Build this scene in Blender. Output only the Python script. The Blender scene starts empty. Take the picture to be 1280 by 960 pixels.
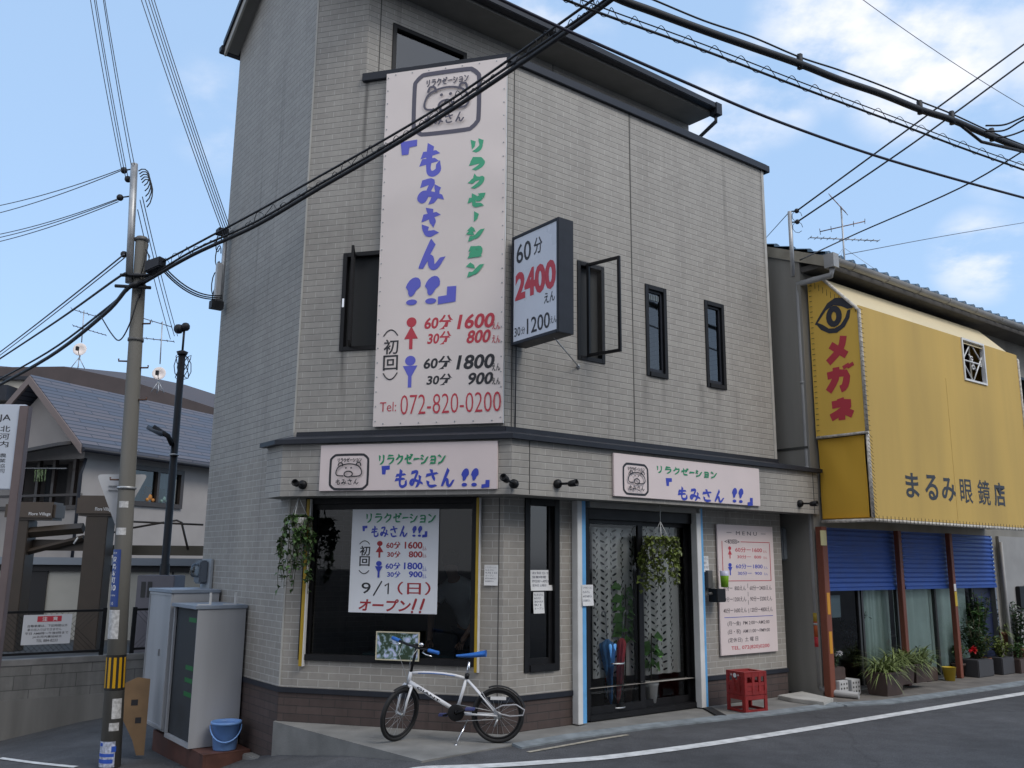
import bpy, bmesh, math, random
from mathutils import Vector, Matrix
random.seed(7)
V = Vector
scene = bpy.context.scene
COL = scene.collection

# ------------------------------------------------------------------ camera
FPX = 1115.93
PITCH, ROLL, CAMH = math.radians(11.248), math.radians(0.5234), 1.7
fw = V((0, math.cos(PITCH), math.sin(PITCH)))
_u0 = V((0, -math.sin(PITCH), math.cos(PITCH)))
ri = math.cos(ROLL) * V((1, 0, 0)) + math.sin(ROLL) * _u0
up = -math.sin(ROLL) * V((1, 0, 0)) + math.cos(ROLL) * _u0
EYE = V((0, 0, CAMH))
cam_data = bpy.data.cameras.new('camera')
cam_data.sensor_width = 36.0
cam_data.lens = FPX / 1280 * 36
cam_data.clip_start = 0.05
cam_data.clip_end = 1000
cam = bpy.data.objects.new('camera', cam_data)
m = Matrix((ri, up, -fw)).transposed().to_4x4()
m.translation = EYE
cam.matrix_world = m
COL.objects.link(cam)
scene.camera = cam

def ray(x, y): return fw + (x - 640) / FPX * ri - (y - 480) / FPX * up

# ------------------------------------------------------------------ light and sky
SUN = V((0.72, -0.62, 0.0)).normalized()
ELEV = math.radians(48)
SUNDIR = V((SUN.x * math.cos(ELEV), SUN.y * math.cos(ELEV), math.sin(ELEV)))
world = bpy.data.worlds.new('World')
scene.world = world
world.use_nodes = True
nt = world.node_tree
nt.nodes.clear()
def wn(t, **kw):
    n = nt.nodes.new(t)
    for k, v in kw.items(): setattr(n, k, v)
    return n
sky = wn('ShaderNodeTexSky', sky_type='NISHITA', sun_disc=False)
sky.sun_elevation = ELEV
sky.sun_rotation = math.atan2(SUNDIR.x, SUNDIR.y)
sky.air_density = 1.0; sky.dust_density = 1.2; sky.ozone_density = 1.6
bg = wn('ShaderNodeBackground'); bg.inputs['Strength'].default_value = 0.1
wo = wn('ShaderNodeOutputWorld')
tc = wn('ShaderNodeTexCoord')
sep = wn('ShaderNodeSeparateXYZ'); nt.links.new(tc.outputs['Generated'], sep.inputs[0])
def wmath(op, a, b, clamp=False):
    n = wn('ShaderNodeMath', operation=op); n.use_clamp = clamp
    for i, q in enumerate((a, b)):
        if isinstance(q, (int, float)): n.inputs[i].default_value = q
        else: nt.links.new(q, n.inputs[i])
    return n.outputs[0]
zz = wmath('ADD', wmath('MAXIMUM', sep.outputs['Z'], 0.0), 0.22)
cx, cy = wmath('DIVIDE', sep.outputs['X'], zz), wmath('DIVIDE', sep.outputs['Y'], zz)
comb = wn('ShaderNodeCombineXYZ'); nt.links.new(cx, comb.inputs[0]); nt.links.new(cy, comb.inputs[1])
noi = wn('ShaderNodeTexNoise'); noi.inputs['Scale'].default_value = 4.2; noi.inputs['Detail'].default_value = 9; noi.inputs['Roughness'].default_value = 0.56
nt.links.new(comb.outputs[0], noi.inputs['Vector'])
ramp = wn('ShaderNodeMapRange', interpolation_type='SMOOTHSTEP')
ramp.inputs['From Min'].default_value = 0.4; ramp.inputs['From Max'].default_value = 0.62
nt.links.new(noi.outputs['Fac'], ramp.inputs['Value'])
mask = wn('ShaderNodeMapRange', interpolation_type='SMOOTHSTEP')
mask.inputs['From Min'].default_value = 0.1; mask.inputs['From Max'].default_value = -0.5
nt.links.new(sep.outputs['Y'], mask.inputs['Value'])
back = wmath('MULTIPLY', mask.outputs[0], 0.75)          # unseen cloud bank behind the camera, added for whiter fill light
def blob(px, py, r0, r1, amt):
    d = ray(px, py).normalized()
    vm = wn('ShaderNodeVectorMath', operation='DOT_PRODUCT'); nrm = wn('ShaderNodeVectorMath', operation='NORMALIZE')
    nt.links.new(tc.outputs['Generated'], nrm.inputs[0]); nt.links.new(nrm.outputs[0], vm.inputs[0]); vm.inputs[1].default_value = d
    mr = wn('ShaderNodeMapRange', interpolation_type='SMOOTHSTEP')
    mr.inputs['From Min'].default_value = math.cos(math.radians(r1)); mr.inputs['From Max'].default_value = math.cos(math.radians(r0)); mr.inputs['To Max'].default_value = amt
    nt.links.new(vm.outputs['Value'], mr.inputs['Value']); return mr.outputs[0]
front = None
for q in ((1045, 30, 0.5, 5.5, 1.0), (1160, 80, 0.5, 5.5, 1.0), (960, 110, 0.5, 4, .7), (900, 150, .3, 4, .6), (640, 5, .5, 7, .7), (560, -40, 1, 8, .6), (1225, 320, 0.3, 3.2, .7), (1260, 200, .3, 3, .35), (280, 140, .3, 4, .35), (1330, 20, 1, 6, .6)):
    o_ = blob(*q); front = o_ if front is None else wmath('MAXIMUM', front, o_)
cf = wmath('MULTIPLY', ramp.outputs[0], front)
cf = wmath('MAXIMUM', cf, back, True)
# thin milky veil of the summer sky
veil = wn('ShaderNodeMix', data_type='RGBA'); veil.inputs['Factor'].default_value = 0.5
nt.links.new(sky.outputs[0], veil.inputs['A']); veil.inputs['B'].default_value = (6.3, 9.3, 13.6, 1)
mixc = wn('ShaderNodeMix', data_type='RGBA')
nt.links.new(cf, mixc.inputs['Factor']); nt.links.new(veil.outputs['Result'], mixc.inputs['A'])
mixc.inputs['B'].default_value = (9.6, 9.6, 10.0, 1)
nt.links.new(mixc.outputs['Result'], bg.inputs['Color'])
nt.links.new(bg.outputs[0], wo.inputs['Surface'])
sun_d = bpy.data.lights.new('sun', 'SUN')
sun_d.energy = 1.4; sun_d.angle = math.radians(25); sun_d.color = (1.0, 0.95, 0.88)
sun = bpy.data.objects.new('sun', sun_d)
sun.rotation_euler = SUNDIR.to_track_quat('Z', 'Y').to_euler()
COL.objects.link(sun)
scene.view_settings.view_transform = 'Standard'
scene.view_settings.look = 'None'
scene.view_settings.gamma = 1
scene.view_settings.exposure = 0.17

# ------------------------------------------------------------------ pixel <-> world
def atz(x, y, z=0.0):
    d = ray(x, y); return EYE + d * ((z - CAMH) / d.z)
def aty(x, y, Y):
    d = ray(x, y); return EYE + d * (Y / d.y)
def ground_z(x, y):
    t = max(0, -x - .75)
    T = ((0, 0), (.8, -.12), (1.64, -.31), (2.3, -.55), (3.0, -.64), (3.7, -.68), (5.6, -.83), (6.6, -1.0), (8, -1.15), (1e6, -1.15))
    for (a, za), (b, zb) in zip(T, T[1:]):
        if t <= b: z = za + (zb - za) * (t - a) / (b - a); break
    return min(0, z + .03 * min(max(0, y - 9.5), 9) * min(1, t))
def gr(px, py):
    z = 0
    for i in range(60):
        P = atz(px, py, z); z = .7 * z + .3 * ground_z(P.x, P.y)
    return P
class Fr:
    """a vertical plane: d runs to the right seen from outside, n points outwards"""
    def __init__(s, o, d):
        s.o = V((o[0], o[1], 0)); s.d = V((d[0], d[1], 0)).normalized(); s.n = s.d.cross(V((0, 0, 1)))
    def P(s, a, z, off=0): return V((s.o.x, s.o.y, 0)) + s.d * a + s.n * off + V((0, 0, z))
    def u(s, px, py, off=0):
        Q = s.o + s.n * off; r = ray(px, py)
        t = (V((Q.x, Q.y, 0)) - V((EYE.x, EYE.y, 0))).dot(s.n) / r.dot(s.n)
        P = EYE + r * t
        return (P - V((s.o.x, s.o.y, 0))).dot(s.d), P.z
    def box(s, x0, y0, x1, y1, off=0):
        a = s.u(x0, y0, off); b = s.u(x1, y1, off)
        return a[0], b[1], b[0], a[1]        # s0,z0,s1,z1
b_ = math.radians(52.61); a_ = math.radians(75.0)
dB = V((math.sin(b_), math.cos(b_), 0)); dA = V((math.sin(a_), -math.cos(a_), 0)); dC = V((-math.cos(b_), math.sin(b_), 0))
Q0 = atz(627, 918)
Q1 = Q0 - dA * 2.5
A = Fr(Q0, dA)            # chamfer facade, s from -2.5 to 0
B = Fr(Q0, dB)            # street facade, s from 0 to 4.72
C = Fr(Q1, -dC)           # alley side, s from -2.75 to 0
BL = 4.72

# ------------------------------------------------------------------ materials
MATS = {}
ORIG = {}
SPLIT = {'eyelet', 'green_label', 'printed_mark', 'rail', 'ears_and_paws', 'gutter', 'cable_head', 'pipe', 'rim', 'inner_wall', 'floor', 'clamp_piece', 'kerb_stone', 'holes', 'line_fittings', 'stay_rod', 'bracket', 'cable_loops', 'insulators', 'pegs', 'slits', 'balcony_frame', 'wall_seam', 'step_bolt', 'steel_band', 'rods', 'swing_arm', 'brake_cable', 'soffit', 'rake_board', 'barge_board', 'inner_frame'}
def mat(name, color, rough=.7, var=0.0, scale=6.0, bump=0.0, bscale=60, metal=0.0, spec=.5, streak=False, emis=None, stretch=None, dirt=0.0):
    if name in MATS: return MATS[name]
    m = bpy.data.materials.new(name); m.use_nodes = True
    N = m.node_tree.nodes; L = m.node_tree.links
    p = N['Principled BSDF']
    p.inputs['Base Color'].default_value = (*color, 1); p.inputs['Roughness'].default_value = rough
    p.inputs['Metallic'].default_value = metal; p.inputs['Specular IOR Level'].default_value = spec
    if var or bump:
        g = N.new('ShaderNodeNewGeometry'); mp = N.new('ShaderNodeMapping'); L.new(g.outputs['Position'], mp.inputs['Vector'])
        if stretch: mp.inputs['Scale'].default_value = stretch
        elif streak: mp.inputs['Scale'].default_value = (1, 1, .12)
    if var:
        n = N.new('ShaderNodeTexNoise'); n.inputs['Scale'].default_value = scale; n.inputs['Detail'].default_value = 6
        L.new(mp.outputs[0], n.inputs['Vector'])
        r = N.new('ShaderNodeMapRange'); r.inputs['From Min'].default_value = .3; r.inputs['From Max'].default_value = .7
        r.inputs['To Min'].default_value = 1 - var; r.inputs['To Max'].default_value = 1 + var
        L.new(n.outputs['Fac'], r.inputs['Value'])
        x = N.new('ShaderNodeMix'); x.data_type = 'RGBA'; x.blend_type = 'MULTIPLY'; x.inputs['Factor'].default_value = 1
        x.inputs['A'].default_value = (*color, 1); L.new(r.outputs[0], x.inputs['B']); L.new(x.outputs['Result'], p.inputs['Base Color'])
        rr = N.new('ShaderNodeMapRange'); rr.inputs['To Min'].default_value = max(.05, rough - .12); rr.inputs['To Max'].default_value = min(1, rough + .12)
        L.new(n.outputs['Fac'], rr.inputs['Value']); L.new(rr.outputs[0], p.inputs['Roughness'])
    if bump:
        n2 = N.new('ShaderNodeTexNoise'); n2.inputs['Scale'].default_value = bscale; n2.inputs['Detail'].default_value = 4
        L.new(mp.outputs[0], n2.inputs['Vector'])
        bu = N.new('ShaderNodeBump'); bu.inputs['Strength'].default_value = bump; bu.inputs['Distance'].default_value = .01
        L.new(n2.outputs['Fac'], bu.inputs['Height']); L.new(bu.outputs[0], p.inputs['Normal'])
    if emis: p.inputs['Emission Color'].default_value = (*emis[:3], 1); p.inputs['Emission Strength'].default_value = emis[3]
    MATS[name] = m
    return m
def tile_mat(name, c1, c2, mortar, bw, rh, ms, groove_shade=None, stain=.16, rough=.75, streaks=()):
    m = bpy.data.materials.new(name); m.use_nodes = True
    N = m.node_tree.nodes; L = m.node_tree.links; p = N['Principled BSDF']; p.inputs['Roughness'].default_value = rough
    uv = N.new('ShaderNodeUVMap'); uv.uv_map = 'UVMap'
    t = N.new('ShaderNodeTexBrick'); L.new(uv.outputs[0], t.inputs['Vector'])
    t.inputs['Scale'].default_value = 1; t.inputs['Brick Width'].default_value = bw; t.inputs['Row Height'].default_value = rh
    t.inputs['Mortar Size'].default_value = ms; t.inputs['Mortar Smooth'].default_value = .25; t.inputs['Bias'].default_value = 0
    t.inputs['Color1'].default_value = (*c1, 1); t.inputs['Color2'].default_value = (*c2, 1); t.inputs['Mortar'].default_value = (*mortar, 1)
    g = N.new('ShaderNodeNewGeometry')
    mp = N.new('ShaderNodeMapping'); mp.inputs['Scale'].default_value = (1, 1, .14); L.new(g.outputs['Position'], mp.inputs['Vector'])
    n = N.new('ShaderNodeTexNoise'); n.inputs['Scale'].default_value = 2.2; n.inputs['Detail'].default_value = 7; n.inputs['Roughness'].default_value = .62
    L.new(mp.outputs[0], n.inputs['Vector'])
    n3 = N.new('ShaderNodeTexNoise'); n3.inputs['Scale'].default_value = 14; n3.inputs['Detail'].default_value = 5; L.new(g.outputs['Position'], n3.inputs['Vector'])
    r = N.new('ShaderNodeMapRange'); r.inputs['From Min'].default_value = .32; r.inputs['From Max'].default_value = .68
    r.inputs['To Min'].default_value = 1 - stain; r.inputs['To Max'].default_value = 1 + stain * .5; L.new(n.outputs['Fac'], r.inputs['Value'])
    r3 = N.new('ShaderNodeMapRange'); r3.inputs['To Min'].default_value = .86; r3.inputs['To Max'].default_value = 1.14; L.new(n3.outputs['Fac'], r3.inputs['Value'])
    mp5 = N.new('ShaderNodeMapping'); mp5.inputs['Scale'].default_value = (6.5, 6.5, .22); L.new(g.outputs['Position'], mp5.inputs['Vector'])
    n5 = N.new('ShaderNodeTexNoise'); n5.inputs['Scale'].default_value = 1.0; n5.inputs['Detail'].default_value = 4; L.new(mp5.outputs[0], n5.inputs['Vector'])
    r5 = N.new('ShaderNodeMapRange'); r5.interpolation_type = 'SMOOTHSTEP'; r5.inputs['From Min'].default_value = .6; r5.inputs['From Max'].default_value = .78; r5.inputs['To Min'].default_value = 1; r5.inputs['To Max'].default_value = .74; L.new(n5.outputs['Fac'], r5.inputs['Value'])
    m5 = N.new('ShaderNodeMath'); m5.operation = 'MULTIPLY'; L.new(r3.outputs[0], m5.inputs[0]); L.new(r5.outputs[0], m5.inputs[1])
    def mm(op, a, b):
        q = N.new('ShaderNodeMath'); q.operation = op
        for i, w in enumerate((a, b)):
            if isinstance(w, (int, float)): q.inputs[i].default_value = w
            else: L.new(w, q.inputs[i])
        return q.outputs[0]
    def sm(v, lo, hi, a, b):
        q = N.new('ShaderNodeMapRange'); q.interpolation_type = 'SMOOTHSTEP'; q.inputs['From Min'].default_value = lo; q.inputs['From Max'].default_value = hi; q.inputs['To Min'].default_value = a; q.inputs['To Max'].default_value = b; L.new(v, q.inputs['Value']); return q.outputs[0]
    fac = m5.outputs[0]
    if streaks:
        sp2 = N.new('ShaderNodeSeparateXYZ'); L.new(uv.outputs[0], sp2.inputs[0])
        wob = mm('MULTIPLY', mm('SUBTRACT', n.outputs['Fac'], .5), .12)
        uu = mm('ADD', sp2.outputs['X'], wob)
        for (u0, z0, z1, w, st) in streaks:      # rain marks: (place along the wall, bottom, top, half width, strength)
            hor = sm(mm('ABSOLUTE', mm('SUBTRACT', uu, u0), 0), 0, w, 1, 0)
            ver = mm('MULTIPLY', sm(sp2.outputs['Y'], z0, z1, 0, 1), sm(sp2.outputs['Y'], z1, z1 + .04, 1, 0))
            fac = mm('MULTIPLY', fac, mm('SUBTRACT', 1.0, mm('MULTIPLY', mm('MULTIPLY', hor, ver), st)))
    mu = N.new('ShaderNodeMath'); mu.operation = 'MULTIPLY'; L.new(r.outputs[0], mu.inputs[0]); L.new(fac, mu.inputs[1])
    src = t.outputs['Color']
    if groove_shade:  # shade in the siding grooves, painted as dark lines in the colour
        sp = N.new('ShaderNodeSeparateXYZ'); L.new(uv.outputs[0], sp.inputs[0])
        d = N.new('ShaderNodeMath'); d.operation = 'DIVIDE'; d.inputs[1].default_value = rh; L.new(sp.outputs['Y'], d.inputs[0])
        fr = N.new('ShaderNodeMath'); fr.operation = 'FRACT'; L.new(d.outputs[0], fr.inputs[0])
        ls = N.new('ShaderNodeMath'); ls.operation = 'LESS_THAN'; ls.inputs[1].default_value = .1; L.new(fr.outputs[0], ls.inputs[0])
        gx = N.new('ShaderNodeMix'); gx.data_type = 'RGBA'; gx.inputs['B'].default_value = (*groove_shade, 1)
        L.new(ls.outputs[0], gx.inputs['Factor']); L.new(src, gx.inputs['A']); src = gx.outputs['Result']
    x = N.new('ShaderNodeMix'); x.data_type = 'RGBA'; x.blend_type = 'MULTIPLY'; x.inputs['Factor'].default_value = 1
    L.new(src, x.inputs['A']); L.new(mu.outputs[0], x.inputs['B']); L.new(x.outputs['Result'], p.inputs['Base Color'])
    bu = N.new('ShaderNodeBump'); bu.invert = True; bu.inputs['Strength'].default_value = .6; bu.inputs['Distance'].default_value = .006
    ad = N.new('ShaderNodeMath'); ad.operation = 'MULTIPLY_ADD'; L.new(n3.outputs['Fac'], ad.inputs[0]); ad.inputs[1].default_value = .35; L.new(t.outputs['Fac'], ad.inputs[2])
    L.new(ad.outputs[0], bu.inputs['Height']); L.new(bu.outputs[0], p.inputs['Normal'])
    MATS[name] = m
    return m
def glass_mat(name, tint=(.55, .6, .6), rough=.02, ior=1.5):
    m = bpy.data.materials.new(name); m.use_nodes = True
    N = m.node_tree.nodes; L = m.node_tree.links; N.remove(N['Principled BSDF'])
    t = N.new('ShaderNodeBsdfTransparent'); t.inputs[0].default_value = (*tint, 1)
    g = N.new('ShaderNodeBsdfGlossy'); g.inputs['Roughness'].default_value = rough
    f = N.new('ShaderNodeFresnel'); f.inputs['IOR'].default_value = ior
    x = N.new('ShaderNodeMixShader'); L.new(f.outputs[0], x.inputs[0]); L.new(t.outputs[0], x.inputs[1]); L.new(g.outputs[0], x.inputs[2])
    L.new(x.outputs[0], N['Material Output'].inputs['Surface'])
    MATS[name] = m
    return m
tile = tile_mat('light_tile_siding', (.37, .352, .322), (.33, .313, .286), (.5, .48, .45), .225, .0735, .0035, groove_shade=(.15, .145, .14), stain=.1,
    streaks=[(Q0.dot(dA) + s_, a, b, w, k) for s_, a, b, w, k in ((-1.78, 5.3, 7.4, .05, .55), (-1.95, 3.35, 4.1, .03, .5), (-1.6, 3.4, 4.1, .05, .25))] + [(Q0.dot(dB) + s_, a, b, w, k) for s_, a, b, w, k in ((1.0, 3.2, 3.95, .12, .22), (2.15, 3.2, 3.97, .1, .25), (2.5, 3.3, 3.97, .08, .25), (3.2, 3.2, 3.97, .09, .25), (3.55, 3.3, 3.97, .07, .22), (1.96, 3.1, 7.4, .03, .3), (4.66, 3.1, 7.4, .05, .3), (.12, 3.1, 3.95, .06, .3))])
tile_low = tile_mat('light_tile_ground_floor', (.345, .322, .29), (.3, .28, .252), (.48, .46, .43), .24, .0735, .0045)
brick_dark = tile_mat('brown_plinth_brick', (.088, .062, .056), (.066, .047, .043), (.045, .038, .036), .3, .082, .005, stain=.25)
block = tile_mat('concrete_block', (.23, .225, .215), (.19, .187, .18), (.11, .11, .105), .42, .2, .006, stain=.4)
def asphalt_mat(name, base):
    m = bpy.data.materials.new(name); m.use_nodes = True
    N = m.node_tree.nodes; L = m.node_tree.links; p = N['Principled BSDF']; p.inputs['Roughness'].default_value = .88
    g = N.new('ShaderNodeNewGeometry')
    def noise(sc, det, lo, hi, a, b, rough=.6):
        n = N.new('ShaderNodeTexNoise'); n.inputs['Scale'].default_value = sc; n.inputs['Detail'].default_value = det; n.inputs['Roughness'].default_value = rough; L.new(g.outputs['Position'], n.inputs['Vector'])
        r = N.new('ShaderNodeMapRange'); r.inputs['From Min'].default_value = lo; r.inputs['From Max'].default_value = hi; r.inputs['To Min'].default_value = a; r.inputs['To Max'].default_value = b; L.new(n.outputs['Fac'], r.inputs['Value']); return r.outputs[0], n
    def mul(a, b):
        q = N.new('ShaderNodeMath'); q.operation = 'MULTIPLY'; L.new(a, q.inputs[0]); L.new(b, q.inputs[1]); return q.outputs[0]
    big, _ = noise(.45, 5, .35, .65, .72, 1.28); mid_, _ = noise(4, 6, .35, .65, .86, 1.14); fine, nf = noise(70, 3, .3, .7, .55, 1.5, .8); blot, _ = noise(1.7, 3, .66, .72, 1, .72)
    v = N.new('ShaderNodeTexVoronoi'); v.feature = 'DISTANCE_TO_EDGE'; v.inputs['Scale'].default_value = .33
    n7 = N.new('ShaderNodeTexNoise'); n7.inputs['Scale'].default_value = 1.6; n7.inputs['Detail'].default_value = 6; L.new(g.outputs['Position'], n7.inputs['Vector'])
    mx = N.new('ShaderNodeMix'); mx.data_type = 'RGBA'; mx.inputs['Factor'].default_value = .3; L.new(g.outputs['Position'], mx.inputs['A']); L.new(n7.outputs['Color'], mx.inputs['B']); L.new(mx.outputs['Result'], v.inputs['Vector'])
    cr = N.new('ShaderNodeMapRange'); cr.inputs['From Min'].default_value = .0; cr.inputs['From Max'].default_value = .006; cr.inputs['To Min'].default_value = .78; cr.inputs['To Max'].default_value = 1; L.new(v.outputs['Distance'], cr.inputs['Value'])
    f = mul(mul(mul(big, mid_), mul(fine, blot)), cr.outputs[0])
    x = N.new('ShaderNodeMix'); x.data_type = 'RGBA'; x.blend_type = 'MULTIPLY'; x.inputs['Factor'].default_value = 1; x.inputs['A'].default_value = (*base, 1); L.new(f, x.inputs['B']); L.new(x.outputs['Result'], p.inputs['Base Color'])
    bu = N.new('ShaderNodeBump'); bu.inputs['Strength'].default_value = .8; bu.inputs['Distance'].default_value = .008; L.new(nf.outputs['Fac'], bu.inputs['Height']); L.new(bu.outputs[0], p.inputs['Normal'])
    return m
asphalt = asphalt_mat('asphalt', (.07, .07, .074))
asphalt_old = mat('asphalt_alley', (.075, .075, .076), .92, .2, 1.0, .8, 120)
concrete = mat('concrete', (.205, .2, .188), .9, .22, 3.0, .35, 50)
concrete_d = mat('weathered_concrete', (.2, .195, .185), .92, .32, 2.2, .4, 40, streak=True)
pole_c = mat('pole_concrete', (.155, .15, .135), .85, .16, 5, .25, 60, streak=True)
navy = mat('dark_blue_metal', (.018, .021, .03), .5, .2, 8, spec=.35)
black_al = mat('black_aluminium', (.009, .009, .0105), .5, .2, 9, spec=.3)
soffit_m = mat('soffit_board', (.22, .215, .2), .8, .15, 2)
white_p = mat('white_paint', (.7, .7, .69), .5, .08, 5)
cream_v = mat('banner_vinyl', (.8, .715, .68), .5, .03, 1.5, .25, 2.5)
sign_pink = mat('pink_sign_board', (.76, .65, .635), .45, .03, 3)
poster_w = mat('poster_white', (.78, .8, .84), .5, .03, 4)
ink_black = mat('black_ink', (.02, .02, .026), .5)
ink_gray = mat('grey_ink', (.1, .095, .13), .5)
ink_blue = mat('blue_ink', (.125, .135, .62), .5)
ink_blue2 = mat('deep_blue_ink', (.035, .06, .46), .5)
ink_green = mat('green_ink', (.06, .42, .23), .5)
ink_green2 = mat('deep_green_ink', (.015, .27, .12), .5)
ink_red = mat('red_ink', (.55, .045, .07), .5)
ink_red2 = mat('dark_red_ink', (.36, .02, .03), .5)
ink_white = mat('white_ink', (.75, .75, .75), .5)
glass = glass_mat('window_glass', (.5, .55, .56), .02, 1.95)
glass_dark = glass_mat('show_window_glass', (.62, .66, .67))
glass_clear = glass_mat('clear_plastic', (.96, .98, .98))
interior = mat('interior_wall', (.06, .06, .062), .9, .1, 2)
yellow_p = mat('yellow_tape', (.42, .27, .012), .5, .1, 9)
blue_tape = mat('blue_tape', (.13, .4, .74), .5, .1, 9)
steel = mat('galvanised_steel', (.42, .43, .44), .45, .15, 9, metal=.6)
chrome = mat('chrome', (.7, .7, .72), .18, metal=1.0)
rubber = mat('rubber', (.012, .012, .013), .7, .1, 20)
cable_m = mat('cable_sheath', (.013, .014, .018), .6)
cable_g = mat('bare_grey_wire', (.09, .1, .13), .6)
paper = mat('paper', (.72, .72, .72), .8, .05, 10)
terracotta = mat('terracotta', (.24, .09, .055), .85, .2, 12)
brown_pl = mat('brown_plastic', (.07, .045, .038), .6, .15, 9)
leaf_d = mat('dark_leaf', (.028, .065, .022), .5, .35, 14)
leaf_m = mat('mid_leaf', (.055, .12, .03), .5, .35, 14)
leaf_l = mat('pale_striped_leaf', (.19, .24, .085), .5, .4, 18)
leaf_y = mat('yellow_green_leaf', (.14, .18, .035), .5, .4, 14)
stem_m = mat('plant_stem', (.06, .06, .03), .8)

# ------------------------------------------------------------------ mesh builder
class MB:
    def split(s, name, material, parent=None, bevel=0.0):
        """every loose piece becomes an object of its own"""
        key = {}; ids = []
        for p in s.v:
            k = (round(p.x, 4), round(p.y, 4), round(p.z, 4)); ids.append(key.setdefault(k, len(key)))
        par = list(range(len(key)))
        def find(a):
            while par[a] != a: par[a] = par[par[a]]; a = par[a]
            return a
        for f in s.f:
            for q in f[1:]: par[find(ids[q])] = find(ids[f[0]])
        groups = {}
        for f, sm in zip(s.f, s.sm): groups.setdefault(find(ids[f[0]]), []).append((f, sm))
        out = []
        for fs in groups.values():
            b = MB(); mp = {}
            for f, sm in fs:
                g = []
                for q in f:
                    if q not in mp: mp[q] = len(b.v); b.v.append(s.v[q])
                    g.append(mp[q])
                b.f.append(tuple(g)); b.sm.append(sm)
            out.append(b.build(name, material, parent, bevel=bevel, merge=True))
        return out
    def __init__(s): s.v = []; s.f = []; s.sm = []
    def poly(s, pts, smooth=False):
        i = len(s.v); s.v += [V(p) for p in pts]; s.f.append(tuple(range(i, i + len(pts)))); s.sm.append(smooth); return s
    def hexa(s, p):
        i = len(s.v); s.v += [V(q) for q in p]
        for f in ((3, 2, 1, 0), (4, 5, 6, 7), (0, 1, 5, 4), (1, 2, 6, 5), (2, 3, 7, 6), (3, 0, 4, 7)):
            s.f.append(tuple(i + k for k in f)); s.sm.append(False)
        return s
    def box(s, F, s0, s1, z0, z1, o0, o1):
        if s0 > s1: s0, s1 = s1, s0
        if o0 > o1: o0, o1 = o1, o0
        # bottom ring CCW from above: front is +n
        P = F.P
        return s.hexa([P(s0, z0, o1), P(s1, z0, o1), P(s1, z0, o0), P(s0, z0, o0), P(s0, z1, o1), P(s1, z1, o1), P(s1, z1, o0), P(s0, z1, o0)])
    def prism(s, pts, vec):
        """closed polygon extruded by a vector"""
        i = len(s.v); n = len(pts); vec = V(vec)
        s.v += [V(p) for p in pts] + [V(p) + vec for p in pts]
        s.f.append(tuple(range(i, i + n))); s.f.append(tuple(range(i + 2 * n - 1, i + n - 1, -1))); s.sm += [False, False]
        for k in range(n):
            q = (k + 1) % n
            s.f.append((i + q, i + k, i + n + k, i + n + q)); s.sm.append(False)
        return s
    def tube(s, pts, r, n=8, cap=True, smooth=True, closed=False):
        pts = [V(p) for p in pts]
        m = len(pts)
        rs = r if isinstance(r, (list, tuple)) else [r] * m
        i0 = len(s.v); prev = None
        for k, p in enumerate(pts):
            if closed: t = pts[(k + 1) % m] - pts[k - 1]
            else: t = pts[min(k + 1, m - 1)] - pts[max(k - 1, 0)]
            if t.length < 1e-9: t = V((0, 0, 1))
            t.normalize()
            if prev is None:
                x = t.cross(V((0, 0, 1)) if abs(t.z) < .9 else V((1, 0, 0))).normalized()
            else:
                x = (prev - t * prev.dot(t)); x = x.normalized() if x.length > 1e-6 else t.orthogonal().normalized()
            prev = x; y = t.cross(x)
            for j in range(n):
                a = 2 * math.pi * j / n; s.v.append(p + (x * math.cos(a) + y * math.sin(a)) * rs[k])
        for k in range(m if closed else m - 1):
            for j in range(n):
                a = i0 + k * n + j; b = i0 + k * n + (j + 1) % n
                k2 = (k + 1) % m; c = i0 + k2 * n + (j + 1) % n; d = i0 + k2 * n + j
                s.f.append((a, b, c, d)); s.sm.append(smooth)
        if cap and not closed:
            s.f.append(tuple(i0 + j for j in range(n - 1, -1, -1))); s.f.append(tuple(i0 + (m - 1) * n + j for j in range(n))); s.sm += [False, False]
        return s
    def lathe(s, c, prof, n=20, axis=V((0, 0, 1)), smooth=True):
        axis = V(axis).normalized(); x = axis.orthogonal().normalized(); y = axis.cross(x); c = V(c)
        i0 = len(s.v)
        for (r, h) in prof:
            for j in range(n):
                a = 2 * math.pi * j / n; s.v.append(c + axis * h + (x * math.cos(a) + y * math.sin(a)) * max(r, 1e-4))
        for k in range(len(prof) - 1):
            for j in range(n):
                s.f.append((i0 + k * n + j, i0 + k * n + (j + 1) % n, i0 + (k + 1) * n + (j + 1) % n, i0 + (k + 1) * n + j)); s.sm.append(smooth)
        return s
    def ball(s, c, r, n=12, sc=(1, 1, 1)):
        c = V(c); i0 = len(s.v); h = n // 2
        for k in range(h + 1):
            th = math.pi * k / h
            for j in range(n):
                a = 2 * math.pi * j / n
                s.v.append(c + V((r * sc[0] * math.sin(th) * math.cos(a), r * sc[1] * math.sin(th) * math.sin(a), r * sc[2] * math.cos(th))))
        for k in range(h):
            for j in range(n):
                s.f.append((i0 + k * n + j, i0 + (k + 1) * n + j, i0 + (k + 1) * n + (j + 1) % n, i0 + k * n + (j + 1) % n)); s.sm.append(True)
        return s
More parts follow.
